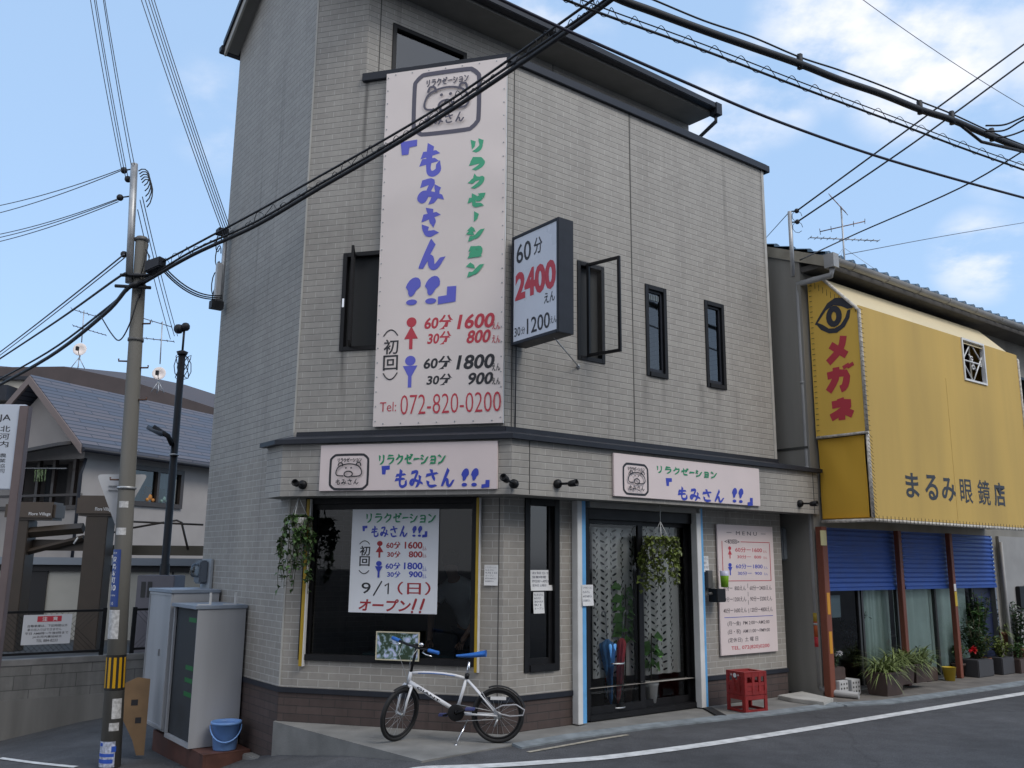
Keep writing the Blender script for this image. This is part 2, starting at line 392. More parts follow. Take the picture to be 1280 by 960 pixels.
    def leaf(s, p, d, nrm, L, W):
        p = V(p); d = V(d).normalized(); nrm = V(nrm); w = d.cross(nrm)
        w = w.normalized() if w.length > 1e-5 else d.orthogonal().normalized()
        nn = w.cross(d)
        m_ = p + d * L * .45; t = p + d * L - nn * L * .18
        i = len(s.v); s.v += [p, m_ + w * W * .5 + nn * W * .15, t, m_ - w * W * .5 + nn * W * .15, m_ - nn * W * .05]
        s.f += [(i, i + 4, i + 1), (i + 4, i + 2, i + 1), (i, i + 3, i + 4), (i + 4, i + 3, i + 2)]; s.sm += [False] * 4
        return s
    def blade(s, p, d, L, W, droop, n=6):
        """arching grass-like blade"""
        p = V(p); h = V((d[0], d[1], 0)); h = h.normalized() if h.length > 1e-4 else V((1, 0, 0)); w = h.cross(V((0, 0, 1)))
        i = len(s.v)
        for k in range(n + 1):
            t = k / n
            q = p + h * (L * t * (.45 + .4 * t)) + V((0, 0, d[2] * L * t - droop * L * t * t * 1.25))
            ww = W * (1 - t) ** .6 * (.6 + .4 * min(1, t * 4)) * .5
            s.v += [q - w * ww, q + w * ww]
        for k in range(n):
            s.f.append((i + 2 * k, i + 2 * k + 1, i + 2 * k + 3, i + 2 * k + 2)); s.sm.append(True)
        return s
    def build(s, name, material, parent=None, origin=None, bevel=0.0, merge=False):
        if name in SPLIT and parent is not None and not merge: return s.split(name, material, parent, bevel)[0]
        if parent is not None: origin = V(ORIG[parent.name]) if parent.name in ORIG else parent.location.copy()
        if origin is None:
            lo = V((min(p.x for p in s.v), min(p.y for p in s.v), min(p.z for p in s.v))); hi = V((max(p.x for p in s.v), max(p.y for p in s.v), 0))
            origin = V(((lo.x + hi.x) / 2, (lo.y + hi.y) / 2, lo.z))
        origin = V(origin)
        me = bpy.data.meshes.new(name)
        me.from_pydata([tuple(p - origin) for p in s.v], [], s.f)
        me.polygons.foreach_set('use_smooth', s.sm)
        if bevel or merge:
            bm = bmesh.new(); bm.from_mesh(me)
            if merge: bmesh.ops.remove_doubles(bm, verts=bm.verts, dist=1e-5)
            if bevel:
                es = [e for e in bm.edges if len(e.link_faces) == 2 and e.calc_face_angle(0) > .5]
                bmesh.ops.bevel(bm, geom=es, offset=bevel, segments=2, affect='EDGES', clamp_overlap=True)
            bm.to_mesh(me); bm.free()
        uvl = me.uv_layers.new(name='UVMap')
        for pg in me.polygons:
            n = pg.normal
            if abs(n.z) > .8: t = V((1, 0, 0)); vv = V((0, 1, 0))
            else: t = V((0, 0, 1)).cross(n).normalized(); vv = V((0, 0, 1))
            for li in pg.loop_indices:
                q = me.vertices[me.loops[li].vertex_index].co + origin
                uvl.data[li].uv = (q.dot(t), q.dot(vv))
        if isinstance(material, (list, tuple)):
            for mm in material: me.materials.append(mm)
        else: me.materials.append(material)
        o = bpy.data.objects.new(name, me); COL.objects.link(o)
        if parent is not None: o.parent = parent; ORIG[o.name] = origin
        else: o.location = origin
        return o
ROOTS = []
def tag(o, label, cat, group=None, kind=None):
    o['label'] = label; o['category'] = cat
    if group: o['group'] = group
    if kind: o['kind'] = kind
    return o
def thing(name, label, cat, loc, group=None):
    o = bpy.data.objects.new(name, None); o.empty_display_size = .1; COL.objects.link(o)
    o.location = V(loc); return tag(o, label, cat, group)
def struct(o): o['kind'] = 'structure'; return o

# ------------------------------------------------------------------ lettering
def text_mesh(body, bold=0.0):
    cu = bpy.data.curves.new('lettering', 'FONT'); cu.body = body; cu.offset = bold; cu.resolution_u = 3; cu.fill_mode = 'FRONT'
    o = bpy.data.objects.new('lettering', cu); COL.objects.link(o)
    bpy.context.view_layer.update()
    me = bpy.data.meshes.new_from_object(o.evaluated_get(bpy.context.evaluated_depsgraph_get()))
    bpy.data.objects.remove(o); bpy.data.curves.remove(cu)
    vs = [v.co.copy() for v in me.vertices]; fs = [tuple(p.vertices) for p in me.polygons]
    bpy.data.meshes.remove(me)
    return vs, fs
class Lay:
    """collects flat lettering on a plane; every new stroke sits a hair further out"""
    def __init__(s, F, off): s.F = F; s.off = off; s.mb = MB(); s.k = 0
    def text(s, body, bx, bold=0.0, slant=0.0):
        vs, fs = text_mesh(body, bold)
        if not vs: return s
        x0 = min(v.x for v in vs); x1 = max(v.x for v in vs); y0 = min(v.y for v in vs); y1 = max(v.y for v in vs)
        i = len(s.mb.v)
        for v in vs:
            fx = (v.x - x0) / max(x1 - x0, 1e-6); fy = (v.y - y0) / max(y1 - y0, 1e-6)
            s.mb.v.append(s.F.P(bx[0] + fx * (bx[2] - bx[0]) + slant * (fy - .5), bx[1] + fy * (bx[3] - bx[1]), s.off))
        s.mb.f += [tuple(i + q for q in f) for f in fs]; s.mb.sm += [False] * len(fs)
        return s
    def tp(s, body, px, bold=0.0, slant=0.0): return s.text(body, s.F.box(*px, s.off), bold, slant)
    def vert(s, chars, px, bold=0.0, pad=.1):
        """a vertical column of characters"""
        b = s.F.box(*px, s.off); h = (b[3] - b[1]) / len(chars)
        for k, c in enumerate(chars):
            z1 = b[3] - k * h; s.text(c, (b[0], z1 - h * (1 - pad), b[2], z1 - h * pad), bold)
        return s
    def poly(s, pts):
        s.k += 1; o = s.off + s.k * .00025
        s.mb.poly([s.F.P(a, z, o) for a, z in pts]); return s
    def rect(s, bx): return s.poly([(bx[0], bx[1]), (bx[2], bx[1]), (bx[2], bx[3]), (bx[0], bx[3])])
    def disc(s, c, rx, rz, n=20): return s.poly([(c[0] + rx * math.cos(2 * math.pi * k / n), c[1] + rz * math.sin(2 * math.pi * k / n)) for k in range(n)])
    def stroke(s, pts, w, closed=False, taper=False, sub=5, caps=True):
        P = [V((a, z)) for a, z in pts]; m = len(P)
        if m > 2 and sub > 1:
            Q = []
            rng = range(m if closed else m - 1)
            for k in rng:
                p1 = P[k]; p2 = P[(k + 1) % m]; p0 = P[k - 1] if (closed or k > 0) else p1; p3 = P[(k + 2) % m] if (closed or k + 2 < m) else p2
                for j in range(sub):
                    t = j / sub
                    Q.append(.5 * ((2 * p1) + (p2 - p0) * t + (2 * p0 - 5 * p1 + 4 * p2 - p3) * t * t + (3 * p1 - p0 - 3 * p2 + p3) * t ** 3))
            if not closed: Q.append(P[-1])
            P = Q; m = len(P)
        s.k += 1
        i = len(s.mb.v)
        for k, p in enumerate(P):
            t = (P[(k + 1) % m] - P[k - 1]) if closed else (P[min(k + 1, m - 1)] - P[max(k - 1, 0)])
            t = t.normalized() if t.length > 1e-7 else V((1, 0)); nn = V((-t.y, t.x))
            f = k / (m - 1)
            ww = w * .5 * ((.82 + .42 * abs(math.cos(f * 4.1 + .35)) - .22 * f) if taper else 1)
            o = s.off + s.k * .00025 + k * .00002
            sk = (.32 * w * (1 if k == 0 else -1 if k == m - 1 else 0)) if taper and not closed else 0
            ext = (-.3 * w if k == 0 else .3 * w if k == m - 1 else 0) if taper and not closed else 0
            s.mb.v += [s.F.P(*(p + nn * ww + t * (ext + sk)), o), s.F.P(*(p - nn * ww + t * (ext - sk)), o)]
        for k in range(m if closed else m - 1):
            q = (k + 1) % m
            s.mb.f.append((i + 2 * k, i + 2 * k + 1, i + 2 * q + 1, i + 2 * q)); s.mb.sm.append(False)
        if not closed and not taper and caps:
            for p in (P[0], P[-1]): s.disc(p, w * .5, w * .5, 10)
        return s
    def brush(s, chars, bx, w, horizontal=True, taper=True, sizes=None):
        n = len(chars); W = bx[2] - bx[0]; H = bx[3] - bx[1]
        tot = sum((sizes or {}).get(c, 1.0) for c in chars); acc = 0
        for c in chars:
            k = (sizes or {}).get(c, 1.0) / tot
            if horizontal: cb = (bx[0] + W * acc, bx[1], bx[0] + W * (acc + k), bx[3]); pad = (.1, 0)
            else: cb = (bx[0], bx[3] - H * (acc + k), bx[2], bx[3] - H * acc); pad = (0, .19)
            acc += k
            cw = cb[2] - cb[0]; ch = cb[3] - cb[1]
            for st in GLYPH[c if (horizontal or c != 'ー') else '|']:
                s.stroke([(cb[0] + cw * (pad[0] + x * (1 - 2 * pad[0])), cb[1] + ch * (pad[1] + y * (1 - 2 * pad[1]))) for x, y in st], w, taper=taper)
        return s
    def build(s, name, material, parent): return s.mb.build(name, material, parent)
GLYPH = {
 'メ': [[(.78, .98), (.62, .5), (.08, .05)], [(.22, .72), (.86, .22)]],
 'ガ': [[(.05, .66), (.78, .66), (.74, .18), (.55, .06)], [(.42, .95), (.38, .5), (.06, .03)], [(.8, 1.0), (.85, .86)], [(.97, 1.0), (1.02, .86)]],
 'ネ': [[(.48, 1.0), (.5, .86)], [(.12, .74), (.84, .74), (.5, .4), (.05, .16)], [(.5, .5), (.5, .0)], [(.62, .42), (.95, .2)]],
 'リ': [[(.2, .9), (.22, .45)], [(.75, .95), (.75, .5), (.6, .2), (.35, .03)]],
 'ラ': [[(.2, .93), (.8, .93)], [(.1, .62), (.6, .64), (.9, .62), (.75, .3), (.35, .03)]],
 'ク': [[(.42, .97), (.3, .7), (.08, .5)], [(.42, .8), (.65, .8), (.88, .8), (.75, .4), (.3, .03)]],
 'ゼ': [[(.03, .55), (.45, .66), (.8, .72), (.65, .48)], [(.35, .92), (.33, .3), (.45, .1), (.85, .1)], [(.84, .98), (.89, .86)], [(.96, 1.0), (1.01, .88)]],
 'ー': [[(.05, .5), (.95, .55)]], '|': [[(.52, .8), (.48, .2)]],
 'シ': [[(.12, .88), (.35, .78)], [(.05, .58), (.28, .48)], [(.12, .05), (.55, .2), (.92, .7)]],
 'ョ': [[(.18, .72), (.78, .72), (.78, .06)], [(.22, .4), (.76, .4)], [(.15, .06), (.78, .06)]],
 'ン': [[(.1, .85), (.38, .7)], [(.1, .05), (.5, .2), (.92, .75)]],
 'も': [[(.5, .98), (.42, .4), (.45, .12), (.65, .03), (.9, .14), (.9, .35)], [(.15, .7), (.8, .76)], [(.1, .45), (.75, .5)]],
 'み': [[(.15, .85), (.55, .9), (.4, .5), (.2, .14), (.05, .24), (.2, .42), (.6, .35), (.98, .22)], [(.8, .62), (.76, .35), (.56, .02)]],
 'さ': [[(.1, .68), (.9, .8)], [(.45, .98), (.6, .6), (.72, .42)], [(.2, .3), (.25, .1), (.5, .03), (.82, .08)]],
 'ん': [[(.55, .98), (.3, .5), (.08, .03), (.3, .38), (.48, .4), (.54, .1), (.72, .06), (.96, .35)]],
}
def woman_man(lay, bx, man):
    s0, z0, s1, z1 = bx; w = s1 - s0; h = z1 - z0; c = (s0 + s1) / 2
    lay.disc((c, z1 - h * .16), w * .36, h * .155)
    if not man: lay.poly([(s0, z0 + h * .32), (s1, z0 + h * .32), (c, z0 + h * .72)]); lay.rect((c - w * .12, z0, c + w * .12, z0 + h * .32))
    else: lay.poly([(s0, z0 + h * .68), (c - w * .12, z0 + h * .35), (c - w * .12, z0), (c + w * .12, z0), (c + w * .12, z0 + h * .35), (s1, z0 + h * .68)])
def bangs(lay, bx, lean=.12):
    s0, z0, s1, z1 = bx; w = s1 - s0; h = z1 - z0
    for q in (0, 1):
        c = s0 + w * (.24 + .52 * q)
        pts = []
        for k in range(16):
            a = 2 * math.pi * k / 16; r = 1 - .25 * (math.sin(a) < 0) * abs(math.sin(a))
            pts.append((c + w * .2 * math.cos(a) * (1 if math.sin(a) > -.3 else .6) + lean * w * math.sin(a) * .5, z0 + h * .64 + h * .34 * math.sin(a)))
        lay.poly(pts); lay.disc((c - w * .03, z0 + h * .1), w * .15, h * .1)
def corner(lay, bx, opening):
    s0, z0, s1, z1 = bx; w = s1 - s0; h = z1 - z0
    if opening: lay.poly([(s0 + w * .1, z0), (s0 + w * .5, z0), (s0 + w * .55, z0 + h * .5), (s1, z0 + h * .55), (s1, z1), (s0, z1 - h * .05)])
    else: lay.poly([(s0, z0), (s1 - w * .02, z0 + h * .1), (s1, z1), (s1 - w * .5, z1), (s1 - w * .52, z0 + h * .5), (s0, z0 + h * .45)])
def bear_logo(lay, bx, w):
    """rounded frame with a simple bear face between two lines of brush kana"""
    s0, z0, s1, z1 = bx; W = s1 - s0; H = z1 - z0
    f = lambda x, y: (s0 + W * x, z0 + H * y)
    fr = []
    for cx_, cy_, a0 in ((.8, .8, 0), (.2, .8, 90), (.2, .2, 180), (.8, .2, 270)):
        for k in range(4):
            a = math.radians(a0 + k * 30); fr.append(f(cx_ + .2 * math.cos(a), cy_ + .2 * math.sin(a)))
    lay.stroke(fr, w, closed=True, sub=3)
    lay.brush('リラクゼーション', (*f(.17, .79), *f(.85, .9)), w * .26, taper=False)
    lay.stroke([f(x, y) for x, y in ((.36, .38), (.2, .4), (.17, .5), (.25, .66), (.5, .73), (.75, .67), (.85, .5), (.8, .38), (.6, .36))], w * .5)
    for x in (.28, .76): lay.stroke([f(x - .06, .69), f(x - .03, .76), f(x + .04, .75), f(x + .06, .68)], w * .55)
    for x in (.43, .57): lay.disc(f(x, .61), W * .025, H * .025, 10)
    lay.stroke([f(.5 + .11 * math.cos(k * math.pi / 5), .43 + .085 * math.sin(k * math.pi / 5)) for k in range(10)], w * .55, closed=True, sub=2)
    lay.brush('もみさん', (*f(.15, .13), *f(.8, .28)), w * .36, taper=False)

# ================================================================== ground
def ground():
    mb = MB()
    def axis(lo, hi, step, far):
        a = []; x = lo
        while x <= hi + 1e-6: a.append(x); x += step
        return [lo - far, lo - far * .4, lo - far * .12] + a + [hi + far * .12, hi + far * .4, hi + far]
    xs = axis(-16, 16, .4, 200); ys = axis(-6, 26, .4, 200)
    for y in ys:
        for x in xs: mb.v.append(V((x, y, ground_z(x, y) - .012)))
    n = len(xs)
    for j in range(len(ys) - 1):
        for i in range(n - 1):
            mb.f.append((j * n + i, j * n + i + 1, (j + 1) * n + i + 1, (j + 1) * n + i)); mb.sm.append(True)
    return struct(mb.build('road', asphalt, origin=(0, 0, 0)))
ground()
# concrete apron in front of the shop: level, its front edge a real step on the left
tipP = atz(527, 951); 
curb_px = [(640, 931), (704, 920), (800, 907), (900, 896), (960, 890), (1045, 879)]
curb = [atz(*p) for p in curb_px]
inner = [Q1 - dA * 0 + V((0, 0, 0)), Q0 + V((0, 0, 0)), Q0 + dB * 4.9]
def sheet(poly, z1, thick):
    mb = MB(); mb.prism([V((p.x, p.y, z1)) for p in poly], (0, 0, -thick)); return mb
apron_poly = [Q1 - A.d * .03 + A.n * .03, tipP] + curb + [Q0 + dB * 5.0 + B.n * .25, Q0 + dB * 4.9 - B.n * .3, Q0 - A.n * .4 + dB * .3, Q1 - A.n * .4]
struct(sheet(apron_poly, 0.0, .45).build('pavement', concrete))
# drain covers along the kerb
mb = MB()
k_out = [p + V((0.09, -.13, 0)) for p in curb]
for i in range(len(curb) - 1):
    a, b, c, d = curb[i], curb[i + 1], k_out[i + 1], k_out[i]
    mb.prism([V((d.x, d.y, .004)), V((c.x, c.y, .004)), V((b.x, b.y, .016)), V((a.x, a.y, .016))], (0, 0, -.06))
struct(mb.build('kerb', mat('blue_grey_kerb', (.2, .225, .24), .85, .3, 6, .4, 40)))
def ribbon(pts, w, z, seg=6):
    """painted line along points on the road"""
    P = [V((p.x, p.y)) for p in pts]; Q = []
    for k in range(len(P) - 1):
        p1, p2 = P[k], P[k + 1]; p0 = P[k - 1] if k else p1; p3 = P[k + 2] if k + 2 < len(P) else p2
        for j in range(seg):
            t = j / seg
            Q.append(.5 * ((2 * p1) + (p2 - p0) * t + (2 * p0 - 5 * p1 + 4 * p2 - p3) * t * t + (3 * p1 - p0 - 3 * p2 + p3) * t ** 3))
    Q.append(P[-1]); mb = MB()
    for k in range(len(Q) - 1):
        a, b = Q[k], Q[k + 1]; t = (b - a).normalized(); nn = V((-t.y, t.x)) * w * .5
        t2 = (Q[min(k + 2, len(Q) - 1)] - a).normalized() if k + 2 < len(Q) else t
        n2 = V((-t2.y, t2.x)) * w * .5
        if k: nn = pn
        pn = n2
        zz_ = lambda q: ground_z(q.x, q.y) - .012 + z
        c = [a - nn, b - n2, b + n2, a + nn]
        mb.poly([(q.x, q.y, zz_(q)) for q in c])
    return mb
paint = mat('road_paint', (.62, .62, .61), .75, .22, 9, .3, 90)
wl = [atz(*p) for p in ((300, 976), (400, 966), (500, 960), (600, 956.5), (682, 951.5), (780, 943), (940, 921), (1120, 892), (1280, 866), (1400, 848), (1560, 828))]
struct(ribbon(wl, .15, .006).build('road_marking', paint))
struct(ribbon([gr(0, 947), gr(45, 953), gr(95, 958)], .07, .008).build('road_marking', paint))
struct(ribbon([atz(*p) for p in ((660, 939), (705, 931), (750, 923), (785, 917.5))], .055, .006).build('road_marking', mat('worn_cream_paint', (.34, .31, .25), .9, .35, 20)))
# kerb and paved strip before the optician
k2 = [atz(*p) for p in ((1045, 880), (1100, 877), (1160, 869), (1220, 861), (1280, 852), (1400, 836), (1560, 816))]
mb = MB()
for i in range(len(k2) - 1):
    a, b = k2[i], k2[i + 1]; off = V((.09, -.13, 0)); mb.prism([V((a.x, a.y, 0.004)) + off, V((b.x, b.y, .004)) + off, V((b.x, b.y, .02)), V((a.x, a.y, .02))], (0, 0, -.06))
struct(mb.build('kerb', MATS['blue_grey_kerb']))
Nw = atz(1018, 872)
struct(sheet(k2 + [Nw + dB * 13 - B.n * .3, Nw - dB * .0 - B.n * .3], .001, .06).build('pavement', mat('brown_paving', (.16, .145, .13), .9, .3, 4, .4, 40)))
# low kerb stones in front of the lockers
for (x0, y0, x1, y1) in ((262, 951, 300, 948), (302, 950, 372, 944)):
    a, b = gr(x0, y0), gr(x1, y1); F_ = Fr(a, b - a); L_ = (b - a).length
    z_ = min(a.z, b.z); mb = MB(); mb.box(F_, 0, L_ - .02, z_ - .2, z_ + .07, -.28, .0)
    struct(mb.build('kerb', concrete_d, bevel=.012))

# ================================================================== shop building
SET = 1.43                                   # set-back of the top storey
shop = thing('shop_building', 'grey tiled three-storey corner shop with chamfered front and dark trim', 'building', (Q0.x - .5, Q0.y + 2, 0))
Bs = Fr(Q0 - B.n * SET, dB)                  # set-back wall
def wall(mb, F, s0, s1, z0, z1, holes=(), reveal=.1, off=0):
    ss = sorted({s0, s1, *[h[0] for h in holes], *[h[2] for h in holes]}); zs = sorted({z0, z1, *[h[1] for h in holes], *[h[3] for h in holes]})
    for i in range(len(ss) - 1):
        for j in range(len(zs) - 1):
            cs, cz = (ss[i] + ss[i + 1]) / 2, (zs[j] + zs[j + 1]) / 2
            if any(h[0] < cs < h[2] and h[1] < cz < h[3] for h in holes): continue
            mb.poly([F.P(ss[i], zs[j], off), F.P(ss[i + 1], zs[j], off), F.P(ss[i + 1], zs[j + 1], off), F.P(ss[i], zs[j + 1], off)])
    for h in holes:
        a, b, c, d = h[:4]; r = off - reveal
        mb.poly([F.P(a, b, off), F.P(a, d, off), F.P(a, d, r), F.P(a, b, r)]); mb.poly([F.P(c, b, r), F.P(c, d, r), F.P(c, d, off), F.P(c, b, off)])
        mb.poly([F.P(a, b, r), F.P(c, b, r), F.P(c, b, off), F.P(a, b, off)]); mb.poly([F.P(a, d, off), F.P(c, d, off), F.P(c, d, r), F.P(a, d, r)])
show_h = A.box(384, 630, 593, 832)
show_h = (show_h[0], show_h[1], show_h[2], 2.36)
b_ = A.box(431, 318, 500, 434); winA_h = (b_[0], b_[1], b_[2] - .02, b_[3])
b_ = B.box(657, 626, 698, 836); nar_h = (b_[0], b_[1], b_[2], 2.36)
door_h = (1.13, .02, 2.97, 2.3)
w1_h = B.box(722, 331, 755, 447); w2_h = B.box(806.5, 354, 834, 463.5); w3_h = B.box(880.5, 375, 907, 477)
w1_h = (w1_h[0], 4.02, w1_h[2], 5.2)
w2_h = (w2_h[0], 3.98, w2_h[2], 5.14); w3_h = (w3_h[0], 3.98, w3_h[2], 5.14)
TOP = 7.42
sBp = -1.80                                  # where the set-back wall meets the chamfer
ridge = (-1.24, 10.30)
up_mb = MB(); lo_mb = MB()
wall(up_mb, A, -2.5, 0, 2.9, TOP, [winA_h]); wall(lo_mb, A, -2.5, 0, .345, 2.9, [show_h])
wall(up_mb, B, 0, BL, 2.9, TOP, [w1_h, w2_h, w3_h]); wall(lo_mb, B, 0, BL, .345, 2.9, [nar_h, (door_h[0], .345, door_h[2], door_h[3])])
up_mb.poly([A.P(-2.5, TOP), A.P(sBp, TOP), A.P(sBp, 9.05), A.P(-2.5, 9.42)])
up_mb.poly([C.P(-2.75, 2.9), C.P(0, 2.9), C.P(0, 9.42), C.P(*ridge), C.P(-2.75, 9.29)])
lo_mb.poly([C.P(-2.75, .345), C.P(0, .345), C.P(0, 2.9), C.P(-2.75, 2.9)])
c0 = A.P(sBp, 0); sL = (c0 - Bs.P(0, 0)).dot(Bs.d)
winT_h = (-.74, 7.6, .36, 8.33)
wall(up_mb, Bs, sL, 4.77, 6.9, 9.02, [winT_h])
# blind sides and back
E0 = Q0 + dB * BL; back = Q1 + dC * 2.75; E1 = E0 + dC * ((back - E0).dot(dC))
for mb_, (z0, z1) in ((lo_mb, (-.4, 2.9)), (up_mb, (2.9, TOP))):
    mb_.poly([V((E0.x, E0.y, z0)), V((E1.x, E1.y, z0)), V((E1.x, E1.y, z1)), V((E0.x, E0.y, z1))])
    mb_.poly([V((E1.x, E1.y, z0)), V((back.x, back.y, z0)), V((back.x, back.y, z1)), V((E1.x, E1.y, z1))])
Eb = Bs.P(4.77, 0)
up_mb.poly([V((Eb.x, Eb.y, 6.9)), V((E1.x, E1.y, 6.9)), V((E1.x, E1.y, 9.29)), V((Eb.x, Eb.y, 9.05))])
up_mb.poly([V((E1.x, E1.y, TOP)), V((back.x, back.y, TOP)), V((back.x, back.y, 9.29)), V((E1.x, E1.y, 9.29))])
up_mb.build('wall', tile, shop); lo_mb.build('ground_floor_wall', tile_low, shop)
# plinth
mb = MB()
wall(mb, A, -2.5, 0, -.5, .3, [], off=.004); wall(mb, B, 0, 1.06, -.3, .3, off=.004); wall(mb, B, 3.03, BL, -.3, .3, off=.004)
mb.poly([C.P(-2.75, -.8, .004), C.P(0, -.8, .004), C.P(0, .3, .004), C.P(-2.75, .3, .004)])
mb.split('plinth', brick_dark, shop)
mb = MB()
mb.box(A, -2.512, .006, .298, .352, -.02, .022); mb.box(B, -.006, 1.06, .298, .352, -.02, .021); mb.box(B, 3.03, BL + .01, .298, .352, -.02, .022); mb.box(C, -2.76, .012, .298, .352, -.02, .021)
mb.split('base_trim', navy, shop, bevel=.004)
# floors and hidden inner walls
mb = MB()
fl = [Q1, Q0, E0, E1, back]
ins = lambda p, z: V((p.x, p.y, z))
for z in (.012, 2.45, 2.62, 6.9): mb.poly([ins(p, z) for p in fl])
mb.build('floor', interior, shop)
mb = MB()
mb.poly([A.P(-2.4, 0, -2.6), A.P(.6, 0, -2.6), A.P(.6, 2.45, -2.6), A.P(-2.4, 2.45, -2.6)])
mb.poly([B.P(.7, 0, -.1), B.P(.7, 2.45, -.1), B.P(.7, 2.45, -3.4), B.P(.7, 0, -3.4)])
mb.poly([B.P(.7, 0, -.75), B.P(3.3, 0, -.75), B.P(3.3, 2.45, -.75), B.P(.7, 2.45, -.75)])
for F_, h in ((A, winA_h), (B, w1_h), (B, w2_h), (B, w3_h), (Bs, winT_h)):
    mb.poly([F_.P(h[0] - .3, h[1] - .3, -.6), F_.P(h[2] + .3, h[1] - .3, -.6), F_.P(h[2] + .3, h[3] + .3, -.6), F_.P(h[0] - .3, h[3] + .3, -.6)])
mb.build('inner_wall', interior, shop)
# panel joints
mb = MB()
for s_, z0, z1 in ((.085, 3.12, TOP), (1.955, 3.12, TOP), (2.0, .36, .37)):
    mb.box(B, s_ - .006, s_ + .006, z0, z1, -.01, .0035)
for s_ in (-.05,): mb.box(A, s_ - .004, s_ + .004, .36, 2.36, -.01, .0035)
s_ = Bs.u(475, 50)[0]; mb.box(Bs, s_ - .006, s_ + .006, 7.4, 9.0, -.01, .0035)
s_ = Bs.u(691, 80)[0]; mb.box(Bs, s_ - .006, s_ + .006, 7.4, 9.0, -.01, .0035)
mb.split('panel_joint', mat('joint_sealant', (.07, .068, .065), .8, .2, 12), shop)
mb = MB(); mb.box(A, -2.506, -2.485, .36, 2.36, -.01, .006); mb.box(A, -2.506, -2.485, 3.12, 9.3, -.01, .006); mb.box(B, BL - .05, BL + .004, 3.12, TOP, -.02, .006)
mb.split('corner_trim', mat('corner_trim_paint', (.42, .41, .38), .6, .1, 6), shop)
# parapet cap
mb = MB()
mb.box(A, sBp - .03, .03, TOP - .03, TOP + .075, -.16, .045); mb.box(B, -.02, BL + .05, TOP - .03, TOP + .0745, -.16, .045)
mb.box(Fr(E0, dC), -.04, 1.4, TOP - .03, TOP + .074, -.045, .12)
mb.split('parapet_cap', navy, shop, bevel=.006)
mb = MB(); mb.poly([A.P(sBp, 6.9, -.15), A.P(0, 6.9, -.15), A.P(0, TOP, -.15), A.P(sBp, TOP, -.15)][::-1]); mb.poly([B.P(-.1, 6.9, -.15), B.P(BL, 6.9, -.15), B.P(BL, TOP, -.15), B.P(-.1, TOP, -.15)][::-1])
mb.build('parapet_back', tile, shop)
# main roof: ridge parallel to the street
def roofP(c, s, z): return V((Q1.x, Q1.y, 0)) + dC * c + dB * s + V((0, 0, z))
rk = -.24; re = 4.9 + 0
s_end = (Bs.P(4.82, 0) - Q1).dot(dB)
slope = .66
zr = 10.30; cr = 1.24; cf_ = -.55 - .52; cb = 2.75 + .1
zf = zr - (cr - cf_) * slope; zb = zr - (cb - cr) * slope
mb = MB(); T = .15
for (ca, za, cb_, zb_) in ((cf_, zf, cr, zr), (cr, zr, cb, zb)):
    lo = [roofP(ca, rk, za), roofP(ca, s_end, za), roofP(cb_, s_end, zb_), roofP(cb_, rk, zb_)]
    mb.hexa([p + V((0, 0, .04)) for p in lo] + [p + V((0, 0, .04 + .09)) for p in lo])
rf = mb.build('roof', navy, shop)
mb = MB()
for (ca, za, cb_, zb_) in ((cf_, zf, cr, zr), (cr, zr, cb, zb)):
    lo = [roofP(ca, rk + .03, za - .10), roofP(ca, rk + .06, za - .10), roofP(cb_, rk + .06, zb_ - .10), roofP(cb_, rk + .03, zb_ - .10)]
    mb.hexa([lo[0], lo[1], lo[2], lo[3]] + [p + V((0, 0, .138)) for p in lo])
mb.build('rake_board', mat('rake_board_paint', (.4, .385, .35), .6, .1, 4), rf)
mb = MB()
lo = [roofP(cf_ + .02, rk + .07, zf - .06), roofP(cf_ + .02, s_end - .02, zf - .06), roofP(-.54, s_end - .02, zf - .04), roofP(-.54, rk + .07, zf - .04)]
mb.hexa(lo + [p + V((0, 0, .08)) for p in lo])
lo = [roofP(-.5, rk + .07, zf + .33), roofP(-.5, -.0, zf + .33), roofP(cr, -.0, zr - .03), roofP(cr, rk + .07, zr - .03)]
mb.poly(lo); mb.poly([roofP(cr, rk + .07, zr - .03), roofP(cr, 0, zr - .03), roofP(cb - .02, 0, zb - .03), roofP(cb - .02, rk + .07, zb - .03)])
mb.build('soffit', soffit_m, rf)
mb = MB()
for ci, zi, sg in ((cf_ - .05, zf + .02, -1), (cb + .05, zb + .02, 1)):
    prof = [(-.06, .05), (-.06, -.05), (.06, -.05), (.06, .05)]
    p0 = [roofP(ci + x, rk - .02, zi + z) for x, z in prof]; mb.prism(p0, dB * (s_end + .04 - rk))
mb.split('gutter', navy, rf, bevel=.01)
ge = roofP(cf_ - .05, s_end - .06, zf - .02)
mb = MB()
mb.box(Fr(ge, dB), -.06, .07, zf - .12, zf + .07, -.07, .075)
wallp = Bs.P(4.70, 0, .05)
mb.tube([ge + V((0, 0, -.08)), ge + V((0, 0, -.2)), V((wallp.x, wallp.y, zf - .48)), V((wallp.x, wallp.y, 6.95))], .032, 10)
mb.build('downpipe', navy, shop)
